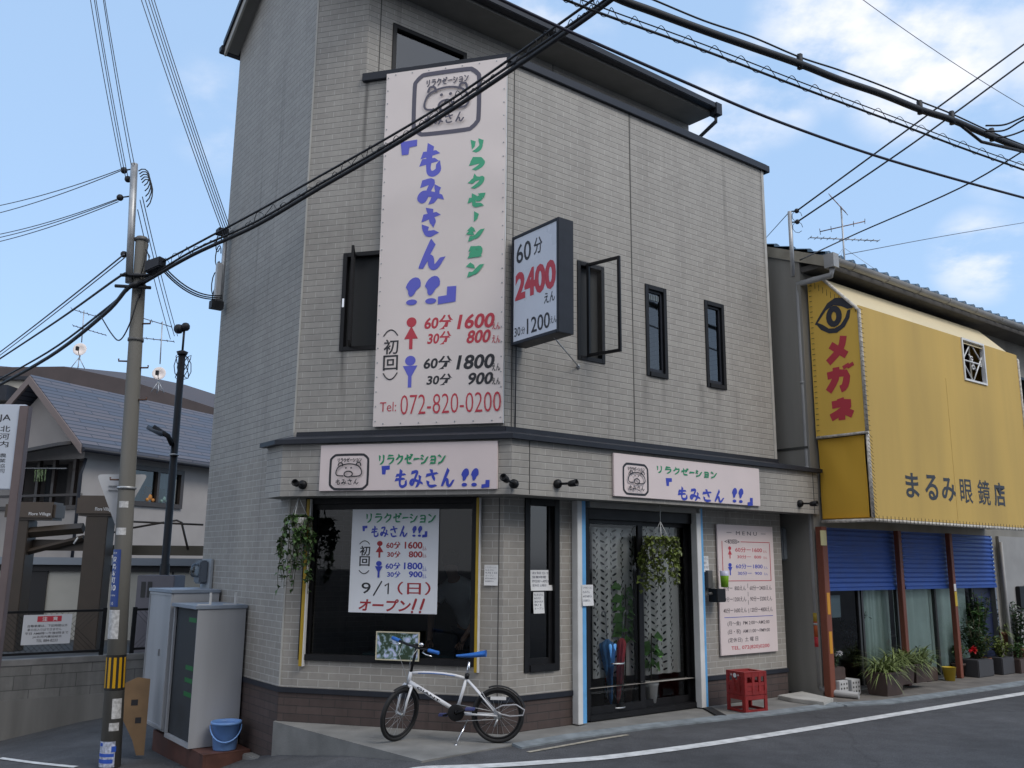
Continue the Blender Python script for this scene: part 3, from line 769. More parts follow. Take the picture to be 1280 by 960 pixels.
# street canopy: projecting tiled band with a small lean-to roof
OFF = .35
Pfl = A.P(-2.43, 0, OFF); Pbl = Pfl + dC * .42
mAB = Q0 + (A.n + B.n) * (OFF / (1 + A.n.dot(B.n)))
Pfr = B.P(5.12, 0, OFF); Pbr = Pfr + dC * .36
def foot(o, extra=0):
    m_ = Q0 + (A.n + B.n) * (o / (1 + A.n.dot(B.n)))
    l = A.P(-2.43 - extra * 1.2, 0, o); r = B.P(5.12 + extra, 0, o)
    return [l + dC * .42, l, m_, r, r + dC * (o + .02)]
out = foot(OFF)
mb = MB()
zb0, zb1 = 2.372, 2.935
for i in range(4):
    a, b = out[i], out[i + 1]
    mb.poly([ins(a, zb0), ins(b, zb0), ins(b, zb1), ins(a, zb1)])
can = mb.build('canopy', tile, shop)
mb = MB(); mb.poly([ins(p, zb0 + .001) for p in [out[0], out[1], out[2], out[3], out[4], B.P(BL, 0), Q0, Q1, C.P(-.25, 0)]][::-1])
mb.build('canopy_soffit', soffit_m, can)
mb = MB()
o2 = foot(OFF + .055, .06); w_ = [C.P(-.22, 0, 0), Q1, Q0, B.P(BL, 0), B.P(BL, 0)]
for i in range(4):
    a, b = o2[i], o2[i + 1]; c, d = w_[i + 1], w_[i]
    mb.poly([ins(a, 2.985), ins(b, 2.985), ins(c, 3.075), ins(d, 3.075)])
    mb.poly([ins(a, 2.935), ins(b, 2.935), ins(b, 2.985), ins(a, 2.985)])
mb.poly([ins(p, 2.936) for p in o2 + w_[::-1]][::-1])
mb.build('canopy_roof', navy, can)
mb = MB(); mb.box(A, -2.45, .015, 3.06, 3.12, -.01, .03); mb.box(B, -.012, BL, 3.06, 3.1195, -.01, .03)
mb.split('canopy_flashing', navy, can, bevel=.004)
mb = MB()
for F_, s_ in ((B, .06), (B, 4.72 + .3)): mb.box(F_, s_ - .005, s_ + .005, 2.38, 2.93, OFF - .01, OFF + .003)
mb.split('canopy_joint', MATS['joint_sealant'], can)

# windows
def window(F, h, off=-.04, fr=.045, name='window', glass_m=None, mullions=(), proud=.014, parent=None, sash=None):
    a, b, c, d = h
    mb = MB()
    for bx in ((a - .012, b - .012, a + fr, d + .012), (c - fr, b - .012, c + .012, d + .012)): mb.box(F, bx[0], bx[2], bx[1], bx[3], off - .05, proud)
    mb.box(F, a + fr, c - fr, b - .012, b + fr, off - .05, proud + .012); mb.box(F, a + fr, c - fr, d - fr, d + .012, off - .05, proud)
    w = mb.build(name, black_al, parent or shop, bevel=.003)
    mb = MB(); mb.poly([F.P(a + fr, b + fr, off), F.P(c - fr, b + fr, off), F.P(c - fr, d - fr, off), F.P(a + fr, d - fr, off)])
    mb.build('pane', glass_m or glass, w)
    return w
for h in (w2_h, w3_h):
    w = window(B, h)
    mb = MB(); i = .045
    for bx in ((h[0] + i, h[1] + i, h[0] + i + .03, h[3] - i), (h[2] - i - .03, h[1] + i, h[2] - i, h[3] - i), (h[0] + i + .03, h[1] + i, h[2] - i - .03, h[1] + i + .05), (h[0] + i + .03, h[3] - i - .03, h[2] - i - .03, h[3] - i)):
        mb.box(B, bx[0], bx[2], bx[1], bx[3], -.055, -.02)
    mb.build('sash', navy, w)
mb = MB(); h = w2_h
for k in range(6): mb.box(B, h[0] + .1 + k * .03, h[0] + .115 + k * .03, h[3] - .17, h[3] - .1, -.032, -.028)
mb.build('window_sticker', mat('pale_sticker', (.2, .24, .26), .6), bpy.data.objects['window.001'] if 'window.001' in bpy.data.objects else w)
def opened(F, h, hinge, angle, wd):
    """frame with the casement swung outwards"""
    a, b, c, d = h; fr = .04
    mb = MB()
    for bx in ((a - .012, b - .012, a + fr, d + .012), (c - fr, b - .012, c + .012, d + .012), (a + fr, b - .012, c - fr, b + fr), (a + fr, d - fr, c - fr, d + .012)): mb.box(F, bx[0], bx[2], bx[1], bx[3], -.09, .014)
    w = mb.build('open_window', black_al, shop, bevel=.003)
    mb = MB(); mb.poly([F.P(a + fr, b + fr, -.06), F.P(c - fr, b + fr, -.06), F.P(c - fr, d - fr, -.06), F.P(a + fr, d - fr, -.06)]); mb.build('insect_screen', mat('insect_screen', (.03, .032, .034), .8), w)
    S = Fr(F.P(hinge, 0, .02), F.d * math.cos(angle) + F.n * math.sin(angle))
    mb = MB(); t = .035; z0, z1 = b + .03, d - .01
    for bx in ((0, z0, t, z1), (wd - t, z0, wd, z1), (t, z0, wd - t, z0 + t), (t, z1 - t, wd - t, z1)): mb.box(S, bx[0], bx[2], bx[1], bx[3], -.016, .016)
    q = mb.build('sash', black_al, w, bevel=.003)
    mb = MB(); mb.poly([S.P(t, z0 + t), S.P(wd - t, z0 + t), S.P(wd - t, z1 - t), S.P(t, z1 - t)]); mb.build('pane', glass_clear, q)
    return w, q
opened(B, w1_h, w1_h[0] + .13, math.radians(78), .47)
_h = A.P(winA_h[0] + .13, 0, .02); _v = V((-_h.x, -_h.y, 0)).normalized()
wA, qA = opened(A, winA_h, winA_h[0] + .13, math.atan2(_v.dot(A.n), _v.dot(A.d)) + .06, .3)
mb = MB(); a = A.P(winA_h[0] + .12, 4.55, .2); mb.box(Fr(a, A.d), -.012, .012, 4.5, 4.6, 0, .03); mb.build('latch', chrome, qA)
window(Bs, winT_h, glass_m=glass_mat('bright_glass', (.6, .65, .68), .02, 2.2))
# show window
a, b, c, d = show_h
w = window(A, show_h, off=-.06, fr=.05, name='show_window', glass_m=glass_dark)
mb = MB(); mb.box(A, a + .05, a + .1, b + .05, d - .05, -.1, -.035); mb.box(A, a + .1, c - .05, d - .11, d - .05, -.1, -.035); mb.build('inner_frame', black_al, w)
for k, (x0, x1) in enumerate(((378, 382), (594, 597.5))):
    s0 = A.u(x0, 735, .05)[0]; s1 = A.u(x1, 735, .05)[0]
    zlo = A.u(x0, 833 if k == 0 else 841, .05)[1]
    mb = MB(); mb.box(A, s0, s1, zlo, 2.36, .006, .055); yp = mb.build('window_post', yellow_p, shop, bevel=.003)
    mb = MB(); mb.box(A, s1, s1 + .013, zlo, 2.36, .004, .05); mb.build('white_edge', white_p, yp)
w = window(B, nar_h, off=-.05, fr=.06, name='narrow_window', glass_m=glass_mat('frosted_reflecting_glass', (.2, .22, .25), .1, 1.9))
mb = MB(); zt = B.u(677, 799)[1]
mb.poly([B.P(nar_h[0] + .06, zt, -.09), B.P(nar_h[2] - .1, zt, -.09), B.P(nar_h[2] - .1, 2.3, -.09), B.P(nar_h[0] + .06, 2.3, -.09)])
mb.build('roller_blind', mat('grey_blind', (.2, .21, .25), .7, .05, 3), w)
mb = MB(); mb.box(B, nar_h[2] - .11, nar_h[2] - .06, nar_h[1] + .06, nar_h[3] - .06, -.07, -.03); mb.box(B, nar_h[0] + .06, nar_h[2] - .11, nar_h[1] + .06, nar_h[1] + .12, -.07, -.031)
mb.build('sash', black_al, w)
# sliding glass door
a, b, c, d = door_h
mb = MB(); mb.box(B, a, a + .05, b, d + .06, -.14, .02); mb.box(B, c - .05, c, b, d + .06, -.14, .02); mb.box(B, a + .05, c - .05, d - .12, d + .06, -.14, .02); mb.box(B, a + .05, c - .05, b - .01, b + .05, -.14, .02)
door = mb.build('sliding_door', black_al, shop, bevel=.003)
mid = (a + c) / 2 - .02
for k, (s0, s1, o) in enumerate(((a + .05, mid + .05, -.04), (mid - .05, c - .05, -.085))):
    mb = MB()
    rs = .055
    mb.box(B, s0, s0 + rs, b + .05, d - .12, o - .018, o + .018); mb.box(B, s1 - (.08 if k == 0 else rs), s1, b + .05, d - .12, o - .018, o + .018)
    mb.box(B, s0 + rs, s1 - rs, b + .05, b + .13, o - .018, o + .017); mb.box(B, s0 + rs, s1 - rs, d - .17, d - .12, o - .018, o + .017)
    dl = mb.build('door_leaf', black_al, door, bevel=.003)
    mb = MB(); mb.poly([B.P(s0 + rs, b + .13, o), B.P(s1 - rs, b + .13, o), B.P(s1 - rs, d - .17, o), B.P(s0 + rs, d - .17, o)]); mb.build('pane', glass_clear, dl)
for (s0, s1, t0, t1, zt) in ((B.u(722, 700, .1)[0], B.u(728, 700, .1)[0], B.u(728, 700, .1)[0], B.u(732.5, 700, .1)[0], 2.37), (B.u(869.5, 720, .06)[0], B.u(875, 720, .06)[0], B.u(875, 720, .06)[0], B.u(877.5, 720, .06)[0], 2.37)):
    mb = MB(); mb.box(B, s0, s1, .012, zt, .004, .1); p_ = mb.build('door_post', white_p, shop, bevel=.004)
    mb = MB(); mb.box(B, t0, t1, .02, zt, .004, .097); mb.build('blue_strip', blue_tape, p_)
mb = MB(); mb.box(B, door_h[0], door_h[2], 2.305, 2.369, .022, .1); mb.build('door_lintel', mat('lintel_paint', (.3, .29, .27), .7, .1, 5), shop)

# ================================================================== signs on the shop
def board(name, label, cat, F, bx, off, thick, material, group=None, rim=None):
    a, b, c, d = bx
    t = thing(name, label, cat, F.P((a + c) / 2, b, off), group)
    mb = MB(); mb.box(F, a, c, b, d, off - thick, off); pn = mb.build('panel', material, t, bevel=min(.004, thick * .3))
    return t
# tall vinyl banner on the chamfer
bo = .06
q = [A.u(x, y, bo) for x, y in ((483, 92), (637, 71), (630.5, 528), (466, 533.5))]
bb = ((q[0][0] + q[3][0]) / 2, (q[2][1] + q[3][1]) / 2, -.01, (q[0][1] + q[1][1]) / 2)
ban = thing('vertical_banner', 'tall pale pink vinyl banner with bear logo and prices hung over the upper floors', 'banner', A.P((bb[0] + bb[2]) / 2, bb[1], bo))
mb = MB()
nx, nz = 14, 44
def bump_(i, j):
    x, z = i / nx, j / nz
    e = min(x, 1 - x, z * 3, (1 - z) * 3)
    return bo - .006 + .006 * min(1, e * 6) + .004 * math.sin(z * 37 + x * 9) * (x ** 8) + .0006 * math.sin(x * 12 + z * 5) - .0007
BAN_O = bo + .0008
i0 = 0
for j in range(nz + 1):
    for i in range(nx + 1): mb.v.append(A.P(bb[0] + (bb[2] - bb[0]) * i / nx, bb[1] + (bb[3] - bb[1]) * j / nz, bump_(i, j)))
for j in range(nz):
    for i in range(nx):
        k = j * (nx + 1) + i; mb.f.append((k, k + 1, k + nx + 2, k + nx + 1)); mb.sm.append(True)
mb.build('panel', cream_v, ban)
mb = MB(); t_ = .02
for bx in ((bb[0], bb[1], bb[0] + t_, bb[3]), (bb[2] - t_, bb[1], bb[2], bb[3]), (bb[0] + t_, bb[1], bb[2] - t_, bb[1] + t_), (bb[0] + t_, bb[3] - t_, bb[2] - t_, bb[3])): mb.box(A, bx[0], bx[2], bx[1], bx[3], .004, bo - .016)
mb.build('frame', white_p, ban)
mb = MB()
for k in range(26):
    z = bb[1] + .06 + k * (bb[3] - bb[1] - .12) / 25
    for s in (bb[0] + .025, bb[2] - .025): mb.lathe(A.P(s, z, bo - .004), [(.009, 0), (.007, .004), (0, .004)], 8, A.n)
for k in range(7):
    for z in (bb[1] + .03, bb[3] - .03): mb.lathe(A.P(bb[0] + .12 + k * (bb[2] - bb[0] - .24) / 6, z, bo - .004), [(.009, 0), (.007, .004), (0, .004)], 8, A.n)
mb.build('eyelet', steel, ban)
def arc(lay, bx, up_, w):
    pts = []
    for k in range(7):
        x = k / 6; h = 1 - (2 * x - 1) ** 2
        pts.append((bx[0] + (bx[2] - bx[0]) * x, bx[1] + (bx[3] - bx[1]) * (h if up_ else 1 - h)))
    lay.stroke(pts, w)
def L_(): return Lay(A, BAN_O)
lay = L_(); bear_logo(lay, A.box(519, 95, 598, 160, BAN_O), .052); lay.build('logo', ink_gray, ban)
lay = L_(); lay.brush('リラクゼーション', A.box(588, 172, 603, 347, BAN_O), .05, horizontal=False, sizes={'ー': .75, 'ョ': .9}); lay.build('lettering', ink_green, ban)
lay = L_()
for c_, px in (('も', (523, 184, 553, 217)), ('み', (521, 226, 556, 252)), ('さ', (526, 263, 550, 292)), ('ん', (521, 305, 557, 334))):
    lay.brush(c_, A.box(*px, BAN_O), .07, taper=True)
corner(lay, A.box(501, 177, 521, 192, BAN_O), True); bangs(lay, A.box(506, 347, 551, 379, BAN_O)); corner(lay, A.box(548, 359, 570, 379, BAN_O), False)
lay.build('lettering', ink_blue, ban)
lay = L_(); woman_man(lay, A.box(506, 397, 522, 436, BAN_O), False)
lay.tp('60分', (531, 395, 566, 411), .03, .02).tp('1600', (573, 393, 618, 409), .03, .03).tp('えん', (615, 403, 625, 411), .015)
lay.tp('30分', (535, 415, 564, 430), .03, .02).tp('800', (584, 413, 613, 428), .03, .03).tp('えん', (615, 419, 625, 428), .015)
lay.build('lettering', ink_red, ban)
lay = L_(); woman_man(lay, A.box(504, 445, 521, 484, BAN_O), True); lay.build('lettering', ink_blue, ban)
lay = L_(); lay.tp('60分', (530, 446, 565, 461), .03, .02).tp('1800', (572, 444, 618, 460), .03, .03).tp('えん', (615, 454, 625, 463), .015)
lay.tp('30分', (534, 468, 565, 481), .03, .02).tp('900', (585, 466, 616, 480), .03, .03).tp('えん', (615, 472, 625, 480), .015)
lay.vert(['初', '回'], (480, 424, 497, 463), .012, .03)
arc(lay, A.box(480, 413, 497, 419, BAN_O), True, .014)
arc(lay, A.box(479, 467, 496, 474, BAN_O), False, .014)
lay.build('lettering', ink_black, ban)
lay = L_(); lay.tp('Tel:', (475, 503, 495, 514), -.004).tp('072-820-0200', (501, 494, 626, 514), -.008); lay.build('lettering', ink_red, ban)

def fascia(F, px, label, logo, green, blue_parts):
    o = OFF + .03
    bx = px
    t = board('fascia_sign', label, 'shop sign', F, bx, o, .028, sign_pink)
    lay = Lay(F, o + .001); bear_logo(lay, F.box(*logo, o), .025); lay.build('logo', ink_black, t)
    lay = Lay(F, o + .001); lay.brush('リラクゼーション', F.box(*green, o), .019, sizes={'ー': .75, 'ョ': .9}); lay.build('lettering', ink_green2, t)
    lay = Lay(F, o + .001)
    op, word, bg_, cl = blue_parts
    corner(lay, F.box(*op, o), True); lay.brush('もみさん', F.box(*word, o), .028); bangs(lay, F.box(*bg_, o)); corner(lay, F.box(*cl, o), False)
    lay.build('lettering', ink_blue2, t)
bxA = A.box(401, 561, 621.5, 616, OFF + .03); q = A.u(621, 558, OFF + .03)
fascia(A, (bxA[0], 2.42, bxA[2], 2.915), 'wide pink fascia sign with bear logo above the show window', (414, 569, 459, 611), (472, 569, 558, 579), ((477, 582, 487, 593), (492, 588, 569, 608), (576, 585, 599, 608), (602, 600, 612, 610)))
bxB = B.box(767, 572, 951, 636, OFF + .03)
fascia(B, (bxB[0], 2.42, bxB[2], 2.9), 'wide pink fascia sign with bear logo above the glass entrance door', (779, 579, 810, 619), (819, 582, 897, 598), ((832, 597, 840, 608), (845, 609, 906, 628), (914, 609, 930, 629), (934, 622, 941, 633)))

# opening poster in the show window
po = -.045
bx = A.box(441, 634.5, 546, 768, po)
t = board('window_poster', 'white opening-day poster with prices taped inside the show window', 'poster', A, bx, po, .004, poster_w)
po += .0012
lay = Lay(A, po); lay.brush('リラクゼーション', A.box(456, 642, 546, 653, po), .016, sizes={'ー': .75, 'ョ': .9}); lay.build('lettering', ink_green2, t)
lay = Lay(A, po); corner(lay, A.box(453, 657, 459, 664, po), True); lay.brush('もみさん', A.box(463, 658, 510, 671, po), .017); bangs(lay, A.box(515, 657, 528, 671, po)); corner(lay, A.box(528, 664, 534, 672, po), False)
woman_man(lay, A.box(469, 701, 478, 722, po), True); lay.tp('60分', (482, 703, 501, 712), .03).tp('1800', (505, 703, 528, 712), .03).tp('30分', (484, 714, 501, 722), .03).tp('900', (511, 714, 528, 722), .03).tp('えん', (528, 708, 533, 714), .01).tp('えん', (528, 718, 533, 723), .01)
lay.build('lettering', ink_blue2, t)
lay = Lay(A, po); woman_man(lay, A.box(470, 676, 479, 697, po), False); lay.tp('60分', (483, 677, 501, 686), .03).tp('1600', (506, 677, 528, 686), .03).tp('30分', (484, 689, 501, 697), .03).tp('800', (511, 689, 528, 697), .03).tp('えん', (528, 683, 533, 688), .01).tp('えん', (528, 692, 533, 697), .01)
lay.tp('（日）', (497, 727, 538, 744), .012).tp('オープン', (449, 748, 513, 765), .03, .02); 
for k in (0, 1):
    q0 = A.u(520 + 10 * k, 749.5, po); q1 = A.u(516 + 10 * k, 761, po); lay.stroke([q0, q1], .026, sub=1); lay.disc(A.u(515 + 10 * k, 765, po), .013, .013, 10)
lay.build('lettering', ink_red2, t)
lay = Lay(A, po); lay.tp('9', (452, 728, 463, 742), .004).stroke([A.u(481.5, 732, po), A.u(485.5, 728.8, po), A.u(485, 742, po)], .016, sub=1); lay.stroke([A.u(467, 744, po), A.u(477, 727, po)], .016, sub=1)
lay.vert(['初', '回'], (450, 682, 462, 708), .02, .02)
arc(lay, A.box(450, 676, 462, 680, po), True, .009)
arc(lay, A.box(449, 713, 461, 717, po), False, .009)
lay.build('lettering', ink_black, t)

# price board beside the door
mo = .035
bx = B.box(896, 656, 973, 815, mo); z0 = B.u(902, 820, mo)[1]; z1 = B.u(896, 655, mo)[1]
bx = (bx[0], z0, bx[2], z1)
t = board('menu_board', 'large pink price menu board on the wall right of the entrance', 'menu board', B, bx, mo, .022, sign_pink)
mo += .0012
W_, H_ = bx[2] - bx[0], bx[3] - bx[1]
def mbx(x0, y0, x1, y1): return (bx[0] + W_ * x0, bx[3] - H_ * y1, bx[0] + W_ * x1, bx[3] - H_ * y0)
lay = Lay(B, mo)
lay.text('ー  M E N U  ー', mbx(.16, .05, .86, .08), .0).text('<初回>', mbx(.12, .115, .38, .15), .02)
for k, (l, r) in enumerate((('20分ー  800えん', '60分ー2400えん'), ('30分ー1200えん', '90分ー3200えん'), ('40分ー1600えん', '120分ー4800えん'))):
    y = .475 + .085 * k
    lay.text(l, mbx(.06, y, .46, y + .04), .004).text(r, mbx(.53, y, .93, y + .04), .004)
for k in range(4): lay.rect(mbx(.492, .46 + k * .065, .498, .495 + k * .065))
for k, s in enumerate(('(月〜金)  PM 2:00〜AM2:00', '(日・祝)  AM11:00〜PM9:00', '(定休日)  土 曜 日')):
    lay.text(s, mbx(.12, .745 + .063 * k, (.86, .86, .64)[k], .785 + .063 * k), .004)
lay.build('lettering', mat('brown_grey_ink', (.07, .05, .06), .5), t)
lay = Lay(B, mo); woman_man(lay, mbx(.17, .17, .24, .265), False)
lay.text('60分ー1600', mbx(.3, .175, .78, .215), .012).text('30分ー  800', mbx(.33, .235, .76, .265), .008).text('えん', mbx(.8, .195, .87, .215)).text('えん', mbx(.8, .245, .87, .265))
for r in ((.07, .13, .08, .44), (.92, .14, .93, .44), (.07, .436, .93, .441), (.4, .13, .93, .135)): lay.rect(mbx(*r))
lay.text('TEL. 072(820)0200', mbx(.17, .935, .84, .97), .01); lay.build('lettering', ink_red, t)
lay = Lay(B, mo); woman_man(lay, mbx(.16, .3, .24, .395), True)
lay.text('60分ー1800', mbx(.3, .305, .78, .345), .012).text('30分ー  900', mbx(.33, .365, .76, .395), .008).text('えん', mbx(.8, .325, .87, .345)).text('えん', mbx(.8, .375, .87, .395))
lay.rect(mbx(.07, .715, .93, .719)); lay.build('lettering', ink_blue2, t)

# projecting box sign
SP = Fr(B.P(.03, 0, 0), B.n)       # face looks along -dB; s runs outwards from the wall
l_, r_ = SP.u(637, 365)[0], SP.u(698, 340)[0]
l_ = .05
z0, z1 = 4.0, 5.24
ps = thing('projecting_sign', 'dark framed white light box sign projecting from the wall with red price 2400', 'sign', SP.P(.45, z0, -.1))
TH = .21
mb = MB(); f_ = .035
for bx in ((l_, z0, l_ + f_, z1), (r_ - f_, z0, r_, z1), (l_ + f_, z0, r_ - f_, z0 + f_), (l_ + f_, z1 - f_, r_ - f_, z1)): mb.box(SP, bx[0], bx[2], bx[1], bx[3], -TH, 0)
mb.build('case', navy, ps, bevel=.004)
mb = MB(); mb.box(SP, l_ + f_, r_ - f_, z0 + f_, z1 - f_, -TH + .01, -.008); mb.build('face', mat('sign_acrylic', (.68, .7, .76), .3, .03, 3), ps)
so = -.006
W_, H_ = r_ - l_, z1 - z0
def sbx(x0, y0, x1, y1): return (l_ + W_ * x0, z1 - H_ * y1, l_ + W_ * x1, z1 - H_ * y0)
lay = Lay(SP, so); lay.text('60', sbx(.1, .09, .42, .27), .01).text('分', sbx(.48, .1, .66, .25), .012).text('えん', sbx(.7, .63, .92, .72), .012)
lay.text('30', sbx(.07, .85, .2, .93), .006).text('分', sbx(.22, .86, .3, .925), .006).text('1200', sbx(.34, .8, .82, .94), .01).text('えん', sbx(.83, .85, .95, .91), .006); lay.build('lettering', ink_black, ps)
lay = Lay(SP, so); lay.text('2400', sbx(.08, .35, .94, .61), .045); lay.build('lettering', ink_red, ps)
mb = MB(); mb.tube([SP.P(r_ - .02, 5.0, -TH - .002), B.P(.95, 5.06, .012)], .006, 6); mb.tube([SP.P(r_ * .75, z0 + .01, -TH * .5), B.P(1.05, 3.92, .012)], .008, 6)
mb.lathe(B.P(1.05, 3.92, .004), [(.03, 0), (.025, .012), (0, .014)], 10, B.n)
mb.build('stay_rod', steel, ps)
mb = MB(); mb.box(SP, .004, l_, z0 + .12, z0 + .2, -.17, -.04); mb.box(SP, .004, l_, z1 - .2, z1 - .12, -.17, -.04); mb.tube([B.P(.12, 4.0, .03), B.P(.13, 3.12, .012)], .007, 6); mb.build('bracket', navy, ps)

# paper notices
def notice(F, px, off, label, lines, wall_gap=.002):
    bx = F.box(*px, off)
    mb = MB(); n = 6
    for k in range(n + 1):
        z = bx[1] + (bx[3] - bx[1]) * k / n; o = off + (.012 * (1 - k / n) ** 3)
        mb.v += [F.P(bx[0], z, o), F.P(bx[2], z, o)]
    for k in range(n): mb.f.append((2 * k, 2 * k + 1, 2 * k + 3, 2 * k + 2)); mb.sm.append(True)
    t = thing('paper_notice', label, 'notice', F.P((bx[0] + bx[2]) / 2, bx[1], off)); mb.build('sheet', paper, t)
    lay = Lay(F, off + .0015); H_ = bx[3] - bx[1]; W_ = bx[2] - bx[0]
    for k, s in enumerate(lines):
        y1 = bx[3] - H_ * (.08 + .8 * k / len(lines)); y0 = y1 - H_ * .5 / len(lines)
        o_ = off + .0015 + .012 * (1 - (y0 - bx[1]) / H_) ** 3
        lay.off = o_; lay.text(s, (bx[0] + W_ * .08, y0, bx[0] + W_ * (.92 if k % 2 == 0 else .7), y1), .0)
    lay.build('lettering', mat('faint_ink', (.16, .16, .2), .6), t)
notice(A, (605.5, 706, 622.5, 732), .006, 'handwritten white notice taped to the tiles between show window and narrow window', ['リラクゼーション', 'もみさん', '9月1日', 'オープン', '60分1600えん', '30分800えん'])
notice(B, (663, 712.5, 690, 738), -.035, 'upper printed notice with grey heading taped in the narrow window', ['お知らせ', '営業時間', 'PM2:00〜AM2:00', '定休日 土曜日'])
notice(B, (666.5, 740, 680, 766.5), -.035, 'lower small notice taped in the narrow window', ['もみさん', '60分', '30分', '9/1', 'オープン'])
notice(B, (727.5, 731, 741.5, 757), .106, 'white notice stuck on the blue and white left door post', ['リラクゼーション', 'もみさん', '60分1600えん', '30分800えん'])
notice(B, (876, 695, 886, 715), .008, 'small pale notice on the tiles left of the menu board', ['もみさん', '営業中', '60分'])

# spotlights on the canopy
def spot(F, px, py, hpx, hpy, label):
    s, z = F.u(px, py, OFF)
    t = thing('spotlight', label, 'spotlight', F.P(s, z, OFF), 'spotlights on the canopy band')
    mb = MB(); mb.lathe(F.P(s, z, OFF + .001), [(.048, 0), (.048, .03), (.03, .05), (0, .052)], 18, F.n); mb.build('mount', black_al, t)
    hs, hz = F.u(hpx, hpy, OFF + .22); h = F.P(hs, hz, OFF + .22); k_ = F.P(s, z, OFF + .05)
    mb = MB(); mb.tube([k_, k_ + (h - k_) * .75], .012, 8); mb.build('arm', black_al, t)
    ax = (F.P(s, z + .02, OFF + .1) - h).normalized(); ax = ((h - k_).normalized() + V((0, 0, .12))).normalized()
    mb = MB(); mb.lathe(h - ax * .06, [(0, 0), (.028, .003), (.034, .03), (.038, .1), (.03, .1), (.025, .07), (0, .07)], 16, ax); mb.build('lamp_head', black_al, t)
spot(A, 379, 606, 370, 604, 'black spotlight at the left end of the band above the hanging ivy')
spot(A, 643, 605, 631, 598, 'black spotlight on the band corner right of the left fascia sign')
spot(B, 696, 605, 717, 604, 'black spotlight on the band left of the entrance fascia sign')
spot(B, 999, 629.5, 1018, 629.5, 'black spotlight at the far right end of the band')

# trailing plants in hanging baskets
def basket(name, label, F, off, hook, pot, rx, drop, leafm, n, seed, spread):
    rnd = random.Random(seed)
    s, z = F.u(*pot, off); hs, hz = F.u(*hook, off)
    c = F.P(s, z, off)
    t = thing(name, label, 'hanging plant', c)
    mb = MB(); mb.lathe(c, [(.0, -.13), (.07, -.13), (.09, -.06), (.115, .03), (.118, .04), (.108, .04), (.1, .02), (0, .015)], 20); mb.build('pot', white_p, t)
    mb = MB(); top = F.P(s, hz, off)
    for k in range(3):
        a = k * 2.1 + .4; mb.tube([c + V((.112 * math.cos(a), .112 * math.sin(a), .04)), top], .0045, 5)
    mb.tube([top, V((top.x, top.y, 2.372))], .004, 5); mb.build('hanger', white_p, t)
    mb = MB(); st = MB()
    for v_ in range(spread):
        a = rnd.uniform(0, 2 * math.pi); L = drop * rnd.uniform(.25, 1.0); r = rx * rnd.uniform(.7, 1.1)
        pts = []
        for k in range(9):
            q = k / 8
            rr = .06 + r * min(1, q * 2.2) ** .7 + .02 * math.sin(q * 7 + a * 3); zz_ = .07 * math.sin(min(1, q * 2.5) * math.pi) - L * max(0, q - .22) / .78
            pts.append(c + V((rr * math.cos(a + q * .5), rr * math.sin(a + q * .5), zz_)))
        st.tube(pts, .003, 4)
        for k in range(n):
            q = rnd.uniform(0, .999) * 8; i = int(q); p = pts[i].lerp(pts[i + 1], q - i)
            d = V((rnd.uniform(-1, 1), rnd.uniform(-1, 1), rnd.uniform(-.9, .35))); mb.leaf(p, d, V((rnd.uniform(-.6, .6), rnd.uniform(-.6, .6), 1)), rnd.uniform(.045, .08), rnd.uniform(.035, .06))
    mb.build('foliage', leafm, t); st.build('stems', stem_m, t)
basket('hanging_ivy', 'white hanging basket of trailing dark ivy beside the show window', A, .22, (373, 622), (372, 652), .1, .78, mat('ivy_leaf', (.055, .11, .03), .5, .5, 16), 17, 3, 32)
basket('hanging_ivy', 'white hanging basket of yellow-green ivy in front of the glass door', B, .16, (826, 652), (826, 678), .16, .55, leaf_y, 21, 5, 38)

# ================================================================== inside the shop, seen through the glass
def curtain(F, s0, s1, z0, z1, off, label, seed):
    rnd = random.Random(seed); t = thing('patterned_curtain', label, 'curtain', F.P((s0 + s1) / 2, z0, off), 'patterned curtains behind the door')
    wv = lambda s: off + .018 * math.sin((s - s0) * 34) + .006 * math.sin((s - s0) * 71)
    mb = MB(); n = 60
    for k in range(n + 1):
        s = s0 + (s1 - s0) * k / n; mb.v += [F.P(s, z0, wv(s)), F.P(s, z1, wv(s))]
    for k in range(n): mb.f.append((2 * k, 2 * k + 2, 2 * k + 3, 2 * k + 1)); mb.sm.append(True)
    mb.build('cloth', mat('grey_white_cloth', (.86, .86, .83), .9, .06, 4), t)
    mb = MB(); s = s0 + .045
    while s < s1 - .03:
        z = z0 + .05; sg = 1
        while z < z1:
            a = math.pi / 2 - rnd.uniform(.5, 1.1) * sg; c = V((s + sg * .022, z))
            pts = []
            for k in range(6):
                th = 2 * math.pi * k / 6; x, y = .027 * math.cos(th), .0115 * math.sin(th)
                px_ = c.x + x * math.cos(a) - y * math.sin(a); pz = c.y + x * math.sin(a) + y * math.cos(a)
                pts.append(F.P(px_, pz, wv(px_) + .004))
            mb.poly(pts); z += .042; sg = -sg
        s += .145
    mb.build('leaf_print', mat('dark_print', (.025, .03, .03), .9), t)
q0 = B.u(738, 700, -.2)[0]; q1 = B.u(791, 700, -.2)[0]
curtain(B, q0, q1, .42, 2.1, -.175, 'grey leaf-print curtain behind the left pane of the entrance door', 1)
q0 = B.u(803, 700, -.2)[0]; q1 = B.u(846, 700, -.2)[0]
curtain(B, q0, q1, .4, 2.15, -.2, 'grey leaf-print curtain behind the right pane of the entrance door', 2)
